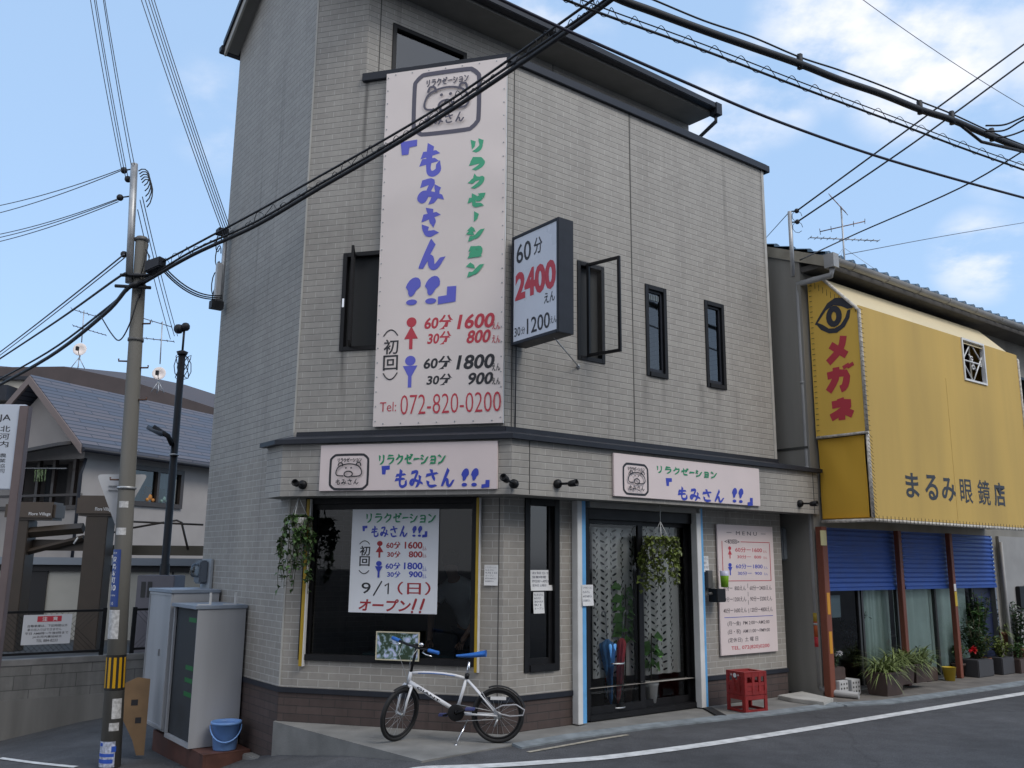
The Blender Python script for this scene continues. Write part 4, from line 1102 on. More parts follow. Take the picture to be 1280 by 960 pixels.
def big_leaf_plant(F, px, py, off, h, pot, n, L, label, seed, potr=.085):
    rnd = random.Random(seed); s = F.u(px, py, off)[0]; c = F.P(s, .1, off); t = thing('potted_plant', label, 'plant', c)
    mb = MB(); mb.lathe(c, [(0, 0), (potr * .75, 0), (potr, .2), (potr * 1.1, .2), (potr * 1.1, .235), (potr * .95, .235), (potr * .9, .2), (0, .19)], 22); mb.build('pot', pot, t)
    mb = MB(); tp = c + V((0.02, 0, h)); mb.tube([c + V((0, 0, .19)), c + V((.01, .0, h * .5)), tp], .008, 6); mb.build('stem', stem_m, t)
    mb = MB()
    for k in range(n):
        a = k * 2.4; z = h * (.55 + .45 * k / n); mb.leaf(c + V((.01, 0, z)) + V((math.cos(a), math.sin(a), 0)) * .04, F.d * math.cos(a) + V((0, 0, rnd.uniform(-.8, .1))) + F.n * .2 * math.sin(a), F.n + V((0, 0, .6)), L * rnd.uniform(.85, 1.15), L * .85)
    mb.build('foliage', mat('bright_leaf', (.09, .25, .04), .45, .25, 10), t)
big_leaf_plant(B, 814, 880, -.13, .78, white_p, 9, .16, 'broad-leaved plant in a white pot behind the right door pane', 4)
big_leaf_plant(B, 782, 880, -.14, 1.35, brown_pl, 26, .15, 'tall broad-leaved plant behind the left door pane', 6)
# umbrella stand with two umbrellas
s = B.u(768, 880, -.12)[0]; c = B.P(s, .1, -.12)
t = thing('umbrella_stand', 'clear cylindrical umbrella stand behind the left door pane', 'umbrella stand', c)
mb = MB(); mb.lathe(c, [(.12, .01), (.12, .48)], 20); mb.build('cylinder', glass_clear, t)
mb = MB(); mb.lathe(c, [(0, 0), (.125, 0), (.125, .015), (0, .015)], 20); mb.lathe(c, [(.122, .475), (.124, .49), (.118, .49)], 20); mb.build('rim', steel, t)
for col, dx, h, ln, lb in (((.13, .42, .92), -.05, .78, -.13, 'closed blue umbrella leaning in the stand behind the door'), ((.8, .1, .13), .055, .8, .16, 'closed red umbrella leaning in the stand behind the door')):
    p = B.P(s + dx, .13, -.12); q = B.P(s + dx + ln * .5, .13 + h, -.11); ax = (q - p).normalized()
    t = thing('umbrella', lb, 'umbrella', p)
    mb = MB(); w_ = .075 if dx < 0 else .04
    prof = [(.006, 0), (.018, .06), (.03, .3), (w_, .6), (w_ * 1.1, .66), (.03, .7), (.012, .72)]
    x = ax.orthogonal().normalized(); y = ax.cross(x); n = 24; i0 = len(mb.v)
    for r, hh in prof:
        for j in range(n):
            a = 2 * math.pi * j / n; r2 = r * (1 + .25 * math.cos(a * 6)); mb.v.append(p + ax * hh + (x * math.cos(a) + y * math.sin(a)) * r2)
    for k in range(len(prof) - 1):
        for j in range(n): mb.f.append((i0 + k * n + j, i0 + k * n + (j + 1) % n, i0 + (k + 1) * n + (j + 1) % n, i0 + (k + 1) * n + j)); mb.sm.append(True)
    mb.build('canopy', mat('umbrella_blue' if dx < 0 else 'umbrella_red', col, .6, .15, 20), t)
    mb = MB(); mb.tube([p + ax * .7, p + ax * .98], .006, 6)
    hp = p + ax * .98; mb.tube([hp] + [hp + ax * (.05 * math.sin(k)) + B.d * (.03 * (1 - math.cos(k))) * (-1 if dx < 0 else 1) for k in (.6, 1.2, 1.8, 2.4, 3.1)], .009, 8); mb.build('handle', steel, t)
# framed picture on the sill of the show window
bx = A.box(470, 789, 523, 827, .05)
t = thing('framed_picture', 'picture of pale blue flowers in a thin cream frame leaning at the show window', 'picture', A.P((bx[0] + bx[2]) / 2, bx[1], .04))
mb = MB(); f_ = .012
for r in ((bx[0], bx[1], bx[0] + f_, bx[3]), (bx[2] - f_, bx[1], bx[2], bx[3]), (bx[0] + f_, bx[1], bx[2] - f_, bx[1] + f_), (bx[0] + f_, bx[3] - f_, bx[2] - f_, bx[3])): mb.box(A, r[0], r[2], r[1], r[3], .03, .045)
mb.build('frame', mat('cream_frame', (.6, .55, .4), .6), t)
pm = bpy.data.materials.new('flower_print'); pm.use_nodes = True
N_, L2 = pm.node_tree.nodes, pm.node_tree.links; p_ = N_['Principled BSDF']; p_.inputs['Roughness'].default_value = .4
g_ = N_.new('ShaderNodeNewGeometry'); v1 = N_.new('ShaderNodeTexVoronoi'); v1.inputs['Scale'].default_value = 11; n1 = N_.new('ShaderNodeTexNoise'); n1.inputs['Scale'].default_value = 9; n1.inputs['Detail'].default_value = 8
L2.new(g_.outputs['Position'], n1.inputs['Vector']); mx = N_.new('ShaderNodeMix'); mx.data_type = 'RGBA'; mx.inputs['Factor'].default_value = .35; L2.new(g_.outputs['Position'], mx.inputs['A']); L2.new(n1.outputs['Color'], mx.inputs['B']); L2.new(mx.outputs['Result'], v1.inputs['Vector'])
cr_ = N_.new('ShaderNodeValToRGB'); cr_.color_ramp.elements[0].color = (.75, .78, .95, 1); cr_.color_ramp.elements[1].color = (.03, .06, .03, 1); cr_.color_ramp.elements[1].position = .62
e = cr_.color_ramp.elements.new(.25); e.color = (.45, .52, .78, 1); e = cr_.color_ramp.elements.new(.42); e.color = (.25, .36, .36, 1)
L2.new(v1.outputs['Distance'], cr_.inputs['Fac']); L2.new(cr_.outputs[0], p_.inputs['Base Color'])
mb = MB(); mb.box(A, bx[0] + f_, bx[2] - f_, bx[1] + f_, bx[3] - f_, .03, .04); mb.build('print', pm, t)
# massage table inside
tb = thing('massage_table', 'padded massage table with teal cover inside the show window', 'table', A.P(-1.0, .02, -1.0))
mb = MB(); mb.box(A, -1.9, -.1, .55, .66, -1.35, -.7); mb.build('padded_top', mat('teal_cover', (.03, .09, .1), .6, .1, 5), tb, bevel=.03)
for s in (-1.8, -.25):
    for o in (-1.28, -.78): MB().box(A, s, s + .06, .03, .55, o, o + .06).build('leg', interior, tb)

# a therapist in a white shirt bending over the table
def skin(chain, radii, edges, name, material, parent, levels=2):
    me = bpy.data.meshes.new('tmp'); me.from_pydata(chain, edges, []); o = bpy.data.objects.new('tmp', me); COL.objects.link(o)
    sk = o.modifiers.new('skin', 'SKIN'); sk.use_smooth_shade = True
    for i, r in enumerate(radii): me.skin_vertices[0].data[i].radius = (r, r) if not isinstance(r, tuple) else r
    me.skin_vertices[0].data[0].use_root = True
    ss = o.modifiers.new('sub', 'SUBSURF'); ss.levels = levels; ss.render_levels = levels
    bpy.context.view_layer.update()
    r_ = bpy.data.meshes.new_from_object(o.evaluated_get(bpy.context.evaluated_depsgraph_get()))
    mb = MB(); mb.v = [v.co.copy() for v in r_.vertices]; mb.f = [tuple(p.vertices) for p in r_.polygons]; mb.sm = [True] * len(mb.f)
    bpy.data.objects.remove(o); bpy.data.meshes.remove(me); bpy.data.meshes.remove(r_)
    return mb.build(name, material, parent)
PB = Fr(A.P(-.68, 0, -1.1), A.d)
pe = lambda s, z, o: tuple(PB.P(s, z, o))
person = thing('person', 'person in a white short-sleeved shirt bending over a table behind the show window', 'person', PB.P(0, .02, 0))
jt = [(0, .92, 0), (-.02, 1.1, .06), (-.05, 1.28, .17), (-.08, 1.42, .28), (-.1, 1.5, .36), (-.11, 1.57, .42), (-.12, 1.68, .46), (-.12, 1.74, .47),
      (-.27, 1.36, .3), (-.36, 1.13, .38), (-.3, .93, .55), (-.28, .83, .63), (.12, 1.38, .3), (.2, 1.13, .36), (.12, .92, .52), (.08, .83, .6),
      (-.1, .86, 0), (-.12, .48, .05), (-.13, .1, -.02), (-.13, .04, .12), (.1, .86, 0), (.12, .48, .05), (.13, .1, -.02), (.13, .04, .12)]
rad = [.13, .12, .14, .13, .06, .06, .095, .07, .06, .045, .035, .035, .06, .045, .035, .035, .1, .065, .045, .04, .1, .065, .045, .04]
ed = [(0, 1), (1, 2), (2, 3), (3, 4), (4, 5), (5, 6), (6, 7), (3, 8), (8, 9), (9, 10), (10, 11), (3, 12), (12, 13), (13, 14), (14, 15), (0, 16), (16, 17), (17, 18), (18, 19), (0, 20), (20, 21), (21, 22), (22, 23)]
skin_m = mat('skin', (.42, .25, .18), .6)
body = skin([pe(*j) for j in jt], rad, ed, 'body', skin_m, person)
js = [jt[i] for i in (0, 1, 2, 3, 4)] + [jt[8], (-.33, 1.22, .35), jt[12], (.17, 1.22, .34)]
skin([pe(*j) for j in js], [.155, .15, .17, .155, .085, .09, .075, .09, .075], [(0, 1), (1, 2), (2, 3), (3, 4), (3, 5), (5, 6), (3, 7), (7, 8)], 'shirt', mat('white_shirt', (.72, .73, .75), .85, .06, 5), person)
jp = [(0, .93, 0)] + [jt[i] for i in (16, 17, 18, 20, 21, 22)]
skin([pe(*j) for j in jp], [.15, .125, .09, .07, .125, .09, .07], [(0, 1), (1, 2), (2, 3), (0, 4), (4, 5), (5, 6)], 'trousers', mat('dark_trousers', (.02, .025, .04), .85), person)
MB().ball(PB.P(-.12, 1.715, .445), .108, 16, (1, 1, .95)).build('hair', mat('black_hair', (.01, .009, .008), .6), person)
for sx in (-1, 1):
    w0 = V(pe(-.28 if sx < 0 else .08, .83, .63 if sx < 0 else .6))
    mbh = MB()
    for k in range(4): mbh.tube([w0 + PB.d * (.018 * (k - 1.5)), w0 + PB.d * (.02 * (k - 1.5)) + PB.n * .05 + V((0, 0, -.03)), w0 + PB.d * (.02 * (k - 1.5)) + PB.n * (.075 + .008 * (k in (1, 2))) + V((0, 0, -.07))], [.009, .008, .006], 6)
    mbh.tube([w0 + PB.d * (.02 * -sx), w0 + PB.d * (.05 * -sx) + PB.n * .03 + V((0, 0, -.03)), w0 + PB.d * (.055 * -sx) + PB.n * .055 + V((0, 0, -.05))], [.011, .009, .007], 6)
    mbh.build('fingers', skin_m, person)

# ================================================================== things in front of the shop
# red bottle crate
c0, c1, c2 = atz(932, 892), atz(914.7, 884), atz(961, 889)
c0.z = 0
KR = Fr(c0, (c2 - c0))             # front right face
Wd, Dp, Hc = .36, .3, .46
cr = thing('bottle_crate', 'red plastic bottle crates stacked two high on the pavement under the menu board', 'crate', KR.P(Wd / 2, 0, -Dp / 2))
redp = mat('red_plastic', (.26, .017, .016), .5, .2, 9)
for lv, (z0, z1, nm) in enumerate(((0.004, .19, 'lower_crate'), (.193, .45, 'upper_crate'))):
    mb = MB()
    sides = [Fr(KR.P(0, 0, 0), KR.d), Fr(KR.P(Wd, 0, 0), -KR.n), Fr(KR.P(Wd, 0, -Dp), -KR.d), Fr(KR.P(0, 0, -Dp), KR.n)]
    for k, S in enumerate(sides):
        L = Wd if k % 2 == 0 else Dp; t = .014
        h = z1 - z0
        rows = [(0, .03), (h - .05, h)] if lv == 0 else [(0, .045), (h * .38, h * .55), (h - .055, h)]
        for r0, r1 in rows: mb.box(S, .001, L - .001, z0 + r0, z0 + r1, -t, 0)
        cols = (0, L - .05) if lv == 0 else (0, L * .33, L * .62, L - .045)
        for cx_ in cols: mb.box(S, cx_ + .001, cx_ + (.049 if lv == 0 else .044), z0 + .001, z1 - .001, -t - .002, .003)
        if lv == 1: mb.box(S, .045, L - .045, z0 + .045, z0 + h * .38, -t, -.004)
    if lv == 1:
        mb.box(KR, .0, Wd, z1 - .012, z1 + .006, -.05, .0); mb.box(KR, .0, Wd, z1 - .012, z1 + .006, -Dp, -Dp + .05); mb.box(KR, 0, .05, z1 - .0125, z1 + .0055, -Dp + .05, -.05); mb.box(KR, Wd - .05, Wd, z1 - .0125, z1 + .0055, -Dp + .05, -.05)
        for k in range(3): mb.box(KR, .05, Wd - .05, z1 - .02, z1 - .004, -.11 - .07 * k, -.09 - .07 * k)
    mb.build(nm, redp, cr, bevel=.003)
S = Fr(KR.P(0, 0, -Dp), KR.n); lay = Lay(S, .005); lay.disc((Dp * .5, .41), .028, .026); lay.text('+', (Dp * .26, .4, Dp * .36, .43)); lay.text('+', (Dp * .64, .4, Dp * .74, .43)); lay.build('emblem', ink_white, cr)
# black rubber mat by the door post
m0 = B.u(888, 882, .1); a = atz(882, 886); b = atz(900, 896)
mb = MB(); F_ = Fr(a, (b - a)); Lm = (b - a).length; mb.box(F_, 0, Lm, .003, .018, -.08, .04); tag(mb.build('drain_grate', rubber, bevel=.004), 'short black rubber strip on the pavement by the right door post', 'rubber strip')
# meter box with green cup by the door
s, z = B.u(893, 742, .1)
t = thing('letter_box', 'small black letter box on a steel arm beside the menu board', 'letter box', B.P(s, z - .08, .1))
mb = MB(); mb.box(B, s - .07, s + .1, z - .1, z + .06, .06, .2); mb.build('box', black_al, t, bevel=.008)
mb = MB(); mb.tube([B.P(s - .12, z, .1), B.P(s - .06, z, .12)], .02, 8); mb.tube([B.P(s, z + .05, .03), B.P(s, z + .2, .03)], .02, 8); mb.box(B, s - .06, s + .03, z + .065, z + .28, .006, .06); mb.build('bracket', mat('dark_steel', (.1, .1, .1), .5), t, bevel=.004)
cp = B.u(906, 734, .16); c = B.P(cp[0], cp[1] - .0, .16)
t = thing('green_cup', 'lime green cup with white rim held by the letter box', 'cup', c)
mb = MB(); mb.lathe(c, [(0, 0), (.045, 0), (.052, .14)], 18); mb.build('cup_body', mat('lime_plastic', (.28, .55, .03), .5), t)
mb = MB(); mb.lathe(c, [(.0525, .14), (.056, .2), (.05, .2), (.048, .14)], 18); mb.build('rim', mat('pale_lilac_plastic', (.6, .6, .75), .4), t)

# bicycle -----------------------------------------------------------
r0 = atz(622, 929); f0 = atz(502, 926.5)
r0.z = f0.z = 0
K = Fr(r0, f0 - r0)                # s grows to the front wheel (left in the picture)
ku = lambda x, y: K.u(x, y)
kp = lambda x, y, o=0: K.P(*K.u(x, y), o)
def zpt(x, y): return 460 + x / 5.333, 770 + y / 5.333
bike = thing('bicycle', 'white small-wheeled bicycle with blue grips and saddle on its stand before the shop', 'bicycle', r0 + (f0 - r0) * .5)
frame_w = mat('white_frame_paint', (.72, .73, .76), .3, .04, 9)
blue_r = mat('blue_rubber', (.02, .14, .5), .5, .1, 20)
R = .255
def wheel(c, d, nm, uv=None):
    """d: rolling direction, uv: up direction in the wheel plane"""
    d = V(d).normalized(); uv = V((0, 0, 1)) if uv is None else uv; ax = d.cross(uv)
    ring = lambda r, n=40: [c + d * (r * math.cos(2 * math.pi * k / n)) + uv * (r * math.sin(2 * math.pi * k / n)) for k in range(n)]
    w = MB(); w.tube(ring(R - .019), .019, 10, closed=True); wo_ = w.build(nm, rubber, bike)
    w = MB(); w.tube(ring(R - .045), .011, 8, closed=True); w.build('rim', black_al, wo_)
    w = MB()
    for k in range(20):
        a = 2 * math.pi * k / 20; sg = 1 if k % 2 else -1
        w.tube([c + ax * (.025 * sg) + d * (.02 * math.cos(a + .6 * sg)) + uv * (.02 * math.sin(a + .6 * sg)), c + d * ((R - .05) * math.cos(a)) + uv * ((R - .05) * math.sin(a))], .0013, 4, cap=False)
    w.build('spokes', steel, wo_)
    w = MB(); w.lathe(c - ax * .04, [(.008, 0), (.022, .004), (.012, .015), (.012, .065), (.022, .076), (.008, .08)], 14, ax); w.build('hub', steel, wo_)
    return wo_
rc = K.P(0, R, 0)
wheel(rc, K.d, 'wheel')
hb = kp(*zpt(268, 455)); ht = kp(*zpt(287, 372))
sd = (ht - hb).normalized()
from mathutils import Quaternion
TURN = Quaternion(sd, math.radians(57))
if (TURN @ K.d).dot(K.n) > 0: TURN = Quaternion(sd, math.radians(-57))
fwd = TURN @ K.d; side = TURN @ K.d.cross(V((0, 0, 1))); fup = TURN @ V((0, 0, 1))
fc = hb - sd * .25 + fwd * .03; fc.z = R * math.sqrt(1 - min(.9, side.z ** 2)) 
wheel(fc, fwd, 'wheel', fup)
bbp = kp(*zpt(590, 640)); stt = kp(*zpt(658, 412))
mb = MB(); mb.tube([hb, ht], .019, 12); mb.build('head_tube', frame_w, bike)
mb = MB(); mb.tube([kp(*zpt(278, 440)), kp(*zpt(600, 640))], [.0215, .0205], 12); dt = mb.build('down_tube', frame_w, bike)
mb = MB(); mb.tube([kp(*zpt(x, y)) for x, y in ((288, 380), (340, 377), (420, 378), (500, 384), (580, 396), (655, 416))], [.016, .0145, .0135, .0135, .0135, .015], 10); tt = mb.build('top_tube', frame_w, bike)
mb = MB(); mb.tube([kp(*zpt(x, y), -.0145) for x, y in ((335, 380), (420, 381), (500, 387), (580, 399))], .0035, 5); mb.build('blue_stripe', blue_r, tt)
mb = MB(); mb.tube([bbp, stt], .0155, 12); mb.build('seat_tube', frame_w, bike)
mb = MB()
for o in (-.05, .05):
    e = K.P(0, R, o); mb.tube([K.P(*K.u(*zpt(664, 425)), o * .3), e + (stt - e) * .45 + K.n * o * .2, e], [.009, .008, .0075], 8); mb.tube([K.P(*K.u(*zpt(605, 648)), o * .5), e], [.0115, .008], 8)
mb.build('rear_stays', frame_w, bike)
# lettering on the down tube, on the camera side
p0 = kp(*zpt(330, 472)); p1 = kp(*zpt(480, 566)); dd = (p1 - p0).normalized(); nn = K.n * -1; upv = dd.cross(K.n); 
vs, fs = text_mesh('GIANT', .02); x0 = min(v.x for v in vs); x1 = max(v.x for v in vs); y0 = min(v.y for v in vs); y1 = max(v.y for v in vs)
mb = MB(); 
if upv.z < 0: upv = -upv
for v in vs:
    fx = (v.x - x0) / (x1 - x0); fy = (v.y - y0) / (y1 - y0) - .5
    ang = fy * .95; mb.v.append(p0 + dd * (fx * (p1 - p0).length) + upv * (math.sin(ang) * .0245) - K.n * (math.cos(ang) * .0245))
mb.f = fs; mb.sm = [False] * len(fs); mb.build('lettering', ink_black, dt)
# fork, steering turned
mb = MB()
crn = hb - sd * .012
mb.tube([crn - side * .05, crn + side * .05], .016, 8)
for o in (-.05, .05): mb.tube([crn + side * o, crn + side * o + (fc - crn) * .5 + fwd * .01, fc + side * o], [.0135, .012, .008], 10)
mb.build('fork', frame_w, bike)
for c_, d_, u_, a0, a1 in ((fc, -fwd, fup, 20, 115), (rc, -K.d, V((0, 0, 1)), 15, 110)):
    ax = d_.cross(u_); mb = MB(); n = 14
    for k in range(n + 1):
        a = math.radians(a0 + (a1 - a0) * k / n); o_ = d_ * math.cos(a) + u_ * math.sin(a); q = c_ + o_ * (R + .016)
        mb.v += [q - ax * .022 - o_ * .01, q + o_ * .004, q + ax * .022 - o_ * .01]
    for k in range(n):
        for j in (0, 1): mb.f.append((3 * k + j, 3 * k + j + 1, 3 * k + j + 4, 3 * k + j + 3)); mb.sm.append(True)
    mb.build('mudguard', rubber, bike)
# stem and handlebar
stop = ht + sd * .26
mb = MB(); mb.tube([ht, stop], .014, 10); mb.tube([stop, stop + fwd * .06], .015, 8); mb.build('stem', black_al, bike)
hc = stop + fwd * .07
bl, br = hc + side * .31 - fwd * .04, hc - side * .31 - fwd * .04
mb = MB(); mb.tube([bl, hc + side * .08 , hc, hc - side * .08, br], .0115, 10); hbar = mb.build('handlebar', black_al, bike)
for e, sg in ((bl, 1), (br, -1)):
    mb = MB(); d_ = (e - hc).normalized(); mb.tube([e - d_ * .12, e - d_ * .1, e, e + d_ * .004], [.0165, .018, .018, .012], 12); mb.build('grip', blue_r, hbar)
    mb = MB(); q = e - d_ * .15; mb.tube([q, q + fwd * .045 - V((0, 0, .02)), q + fwd * .06 + d_ * .05 - V((0, 0, .025)), q + fwd * .055 + d_ * .12 - V((0, 0, .03))], [.009, .007, .006, .005], 8); mb.build('brake_lever', chrome, hbar)
mb = MB(); mb.ball(hc - side * .12 + V((0, 0, .04)), .027, 14, (1, 1, .75)); mb.build('bell', chrome, hbar)
mb = MB()
for o in (.1, -.1):
    mb.tube([hc + side * o + fwd * .03, hc + side * o * .8 + fwd * .1 + V((0, 0, -.08)), hc + side * o * .3 + fwd * .07 + V((0, 0, -.22)), hb + sd * .05 + fwd * .03, hb + fwd * .02], .003, 5)
mb.build('brake_cable', steel, bike)
# saddle
sp0, sp1 = stt, kp(*zpt(676, 305))
mb = MB(); mb.tube([sp0, sp1], .0135, 10); mb.build('seat_post', chrome, bike)
mb = MB(); mb.tube([sp0 - (sp1 - sp0) * .05, sp0 + (sp1 - sp0) * .25], .023, 10); mb.build('seat_clamp', black_al, bike)
sn = kp(*zpt(588, 266)); se = kp(*zpt(788, 256)); 
mb = MB(); n = 12; m_ = 12
L = (se - sn).length
rings = []
for k in range(n + 1):
    t = k / n; w = .018 + .055 * max(0, (t - .3) / .7) ** 1.3 if t > .3 else .012 + .02 * t; h = .012 + .022 * t
    c = sn.lerp(se, t) + V((0, 0, -.006 * math.sin(t * math.pi) + .008 * t))
    i0 = len(mb.v)
    for j in range(m_):
        a = 2 * math.pi * j / m_; mb.v.append(c + K.n * (w * math.cos(a)) + V((0, 0, h * (math.sin(a) if math.sin(a) > 0 else .9 * math.sin(a)))))
for k in range(n):
    for j in range(m_): mb.f.append((k * m_ + j, k * m_ + (j + 1) % m_, (k + 1) * m_ + (j + 1) % m_, (k + 1) * m_ + j)); mb.sm.append(True)
mb.f.append(tuple(range(m_))); mb.f.append(tuple(range(n * m_ + m_ - 1, n * m_ - 1, -1))); mb.sm += [True, True]
mb.build('saddle', blue_r, bike)
mb = MB(); ax = K.n
mb.lathe(bbp - ax * .045 - ax * .004, [(.02, 0), (.075, 0), (.08, .003), (.08, .006), (.02, .008)], 24, ax); cw = mb.build('chainring', black_al, bike)
mb = MB(); mb.lathe(bbp - ax * .05, [(.02, 0), (.02, .1)], 12, ax)
ca = V((0, 0, -1)) * .3 + K.d * .9; ca.normalize()
for sg in (-1, 1): mb.tube([bbp + ax * (.058 * sg), bbp + ax * (.07 * sg) + ca * (.15 * sg)], [.012, .009], 8)
mb.build('crank', black_al, bike)
for sg in (-1, 1):
    q = bbp + ax * (.07 * sg) + ca * (.15 * sg); mb = MB(); mb.box(Fr(q, K.d), -.045, .045, q.z - .01, q.z + .012, .005 * 1 if sg > 0 else -.09, .09 if sg > 0 else -.005); mb.build('pedal', mat('blue_grey_pedal', (.06, .07, .2), .5), bike, bevel=.004)
mb = MB()
for sgn in (-1, 1): mb.tube([bbp + V((0, 0, .078 * sgn)) + ax * -.045, rc + V((0, 0, .032 * sgn)) + ax * -.045], .0035, 5)
mb.lathe(rc - ax * .05, [(.008, 0), (.04, .002), (.03, .012), (.012, .014)], 16, ax); mb.tube([rc - ax * .05 + V((0, 0, -.03)), rc - ax * .055 + V((0, 0, -.1)) + K.d * .03], .01, 6); mb.build('chain', steel, bike)
mb = MB(); k0 = kp(*zpt(665, 690)); kf = kp(*zpt(600, 858), -.14); kf.z = .008; mb.tube([k0, kf], .0095, 8); mb.tube([kf, kf + (kf - k0).normalized() * .02], .014, 8); mb.build('kickstand', chrome, bike)
mb = MB(); lk = [K.P(*K.u(*zpt(x, y)), -.06) for x, y in ((860, 610), (900, 590), (990, 585), (1045, 620), (1035, 655), (950, 662), (880, 645), (845, 620))]
mb.tube(lk, .007, 6, closed=True); mb.tube([K.P(*K.u(*zpt(x, y)), -.03) for x, y in ((760, 500), (800, 570), (860, 640), (930, 660))], .004, 5); mb.build('cable_lock', mat('grey_lock', (.4, .4, .42), .4), bike)
mb = MB(); mb.box(Fr(K.P(*K.u(*zpt(870, 548)), -.03), K.d), -.075, .075, K.u(*zpt(870, 556))[1], K.u(*zpt(870, 535))[1], -.004, .004); mb.build('frame_sticker', paper, bike)

# lockers on the alley side ------------------------------------------
loc_m = mat('grey_locker_steel', (.35, .36, .38), .45, .16, 2.2, streak=True)
dk = mat('dark_locker_inside', (.03, .034, .04), .7, .2, 5)
green_t = mat('green_tape', (.01, .14, .035), .6)
lz = -.385
def off_for(F, px, py, z):
    lo, hi = -1.0, 3.0
    for _ in range(60):
        m2 = (lo + hi) / 2
        if F.u(px, py, m2)[1] < z: lo = m2
        else: hi = m2
    return m2
bo_ = off_for(C, 254, 941, lz) + .04; bs_ = C.u(254, 941, bo_)[0]; print('base', bo_, bs_)
base = thing('steel_base', 'brown steel channel base under the grey lockers', 'steel base', C.P(-1.9, lz - .16, .35))
mb = MB(); a = bs_; mb.box(C, -2.45, a, lz - .015, lz, .02, bo_); mb.box(C, -2.45, a, lz - .26, lz - .015, bo_ - .025, bo_); mb.box(C, a - .025, a, lz - .24, lz - .015, .02, bo_ - .025)
mb.build('channel', mat('brown_steel_paint', (.085, .035, .026), .6, .25, 8), base, bevel=.003)
def locker(s0, s1, z0, z1, o, is_open, label):
    t = thing('storage_locker', label, 'locker', C.P((s0 + s1) / 2, z0, o / 2))
    mb = MB(); w = .012
    mb.box(C, s1 - w, s1, z0, z1 - .02, .03, o); mb.box(C, s0, s0 + w, z0, z1 - .02, .03, o); mb.box(C, s0 + w, s1 - w, z0, z1 - .02, .03, .04); mb.box(C, s0 + w, s1 - w, z0, z0 + .05, .04, o - .002)
    mb.box(C, s0 + w, s0 + .04, z0 + .05, z1 - .02, o - .03, o - .002)
    bd = mb.build('body', loc_m, t, bevel=.003)
    mb = MB(); mb.box(C, s0 - .015, s1 + .015, z1 - .02, z1 + .02, .02, o + .03); mb.build('lid', mat('blue_grey_lid', (.24, .28, .34) if is_open else (.07, .09, .12), .5, .1, 5), t, bevel=.004)
    if is_open:
        mb = MB(); mb.poly([C.P(s0 + .013, z0 + .05, .05), C.P(s1 - .013, z0 + .05, .05), C.P(s1 - .013, z1 - .02, .05), C.P(s0 + .013, z1 - .02, .05)]); mb.poly([C.P(s0 + .0135, z0, .05), C.P(s0 + .0135, z0, o - .03), C.P(s0 + .0135, z1, o - .03), C.P(s0 + .0135, z1, .05)][::-1]); mb.poly([C.P(s1 - .0135, z0, .05), C.P(s1 - .0135, z0, o - .01), C.P(s1 - .0135, z1 - .03, o - .01), C.P(s1 - .0135, z1 - .03, .05)])
        mb.box(C, s0 + .04, s1 - .015, z0 + .05, z1 - .03, o - .05, o - .035); mb.build('sliding_panel', dk, t)
        mb = MB()
        for zf in (.9, .55, .46, .36): zc = z0 + (z1 - z0) * zf; mb.box(C, s1 - .38, s1 - .12, zc - .025, zc + .025, o - .0345, o - .032)
        mb.build('green_label', green_t, t)
        for k in (0, 1):
            mb = MB(); o_ = .12 + .3 * k; zt_ = z1 + .022; mb.box(C, s1 - .1, s1 - .09, zt_, zt_ + .14, o_, o_ + .025); mb.box(C, s1 - .1, s1 - .09, zt_, zt_ + .01, o_ + .025, o_ + .16); mb.build('bracket', white_p, t)
    else:
        mb = MB(); mb.box(C, s0 + .015, s1 - .01, z0 + .04, z1 - .03, o - .002, o + .012); f_ = .035
        for r in ((s0 + .01, z0 + .03, s0 + f_, z1 - .025), (s1 - f_, z0 + .03, s1 - .005, z1 - .025), (s0 + f_, z0 + .03, s1 - f_, z0 + .06), (s0 + f_, z1 - .055, s1 - f_, z1 - .025)): mb.box(C, r[0], r[2], r[1], r[3], o, o + .022)
        dr = mb.build('door', loc_m, t, bevel=.003)
        mb = MB(); mb.box(C, (s0 + s1) / 2 + .1, (s0 + s1) / 2 + .13, z0 + .85, z0 + .93, o + .013, o + .03); mb.build('handle', steel, dr)
locker(-1.87, -1.0, lz + .004, 1.15, .6, True, 'grey steel locker standing open with dark inside and green labels')
locker(-2.86, -1.93, lz + .05, 1.3, .6, False, 'closed grey steel locker with dark lid behind the open locker')
# blue bucket
c = C.P(-.86, lz, .42); q = gr(281, 941)
BK = Fr(C.P(-.79, 0, 0), C.n); bk = BK.u(281, 930); c = C.P(-.79, lz + .001, bk[0])
t = thing('bucket', 'light blue plastic bucket with handle in front of the lockers', 'bucket', c)
bp = mat('light_blue_plastic', (.15, .3, .62), .45, .1, 8)
mb = MB(); mb.lathe(c, [(0, .01), (.118, .0), (.125, .01), (.155, .27), (.168, .275), (.168, .3), (.158, .3), (.15, .27), (.12, .02), (0, .02)], 28); mb.build('pail', bp, t)
fr_ = V((-c.x, -c.y, 0)).normalized(); sd_ = fr_.cross(V((0, 0, 1)))
mb = MB(); mb.tube([c + sd_ * (.168 * math.cos(math.pi * k / 12)) + fr_ * (.17 * math.sin(math.pi * k / 12)) + V((0, 0, .26 - .16 * math.sin(math.pi * k / 12))) for k in range(13)], .008, 8); mb.build('handle', bp, t)
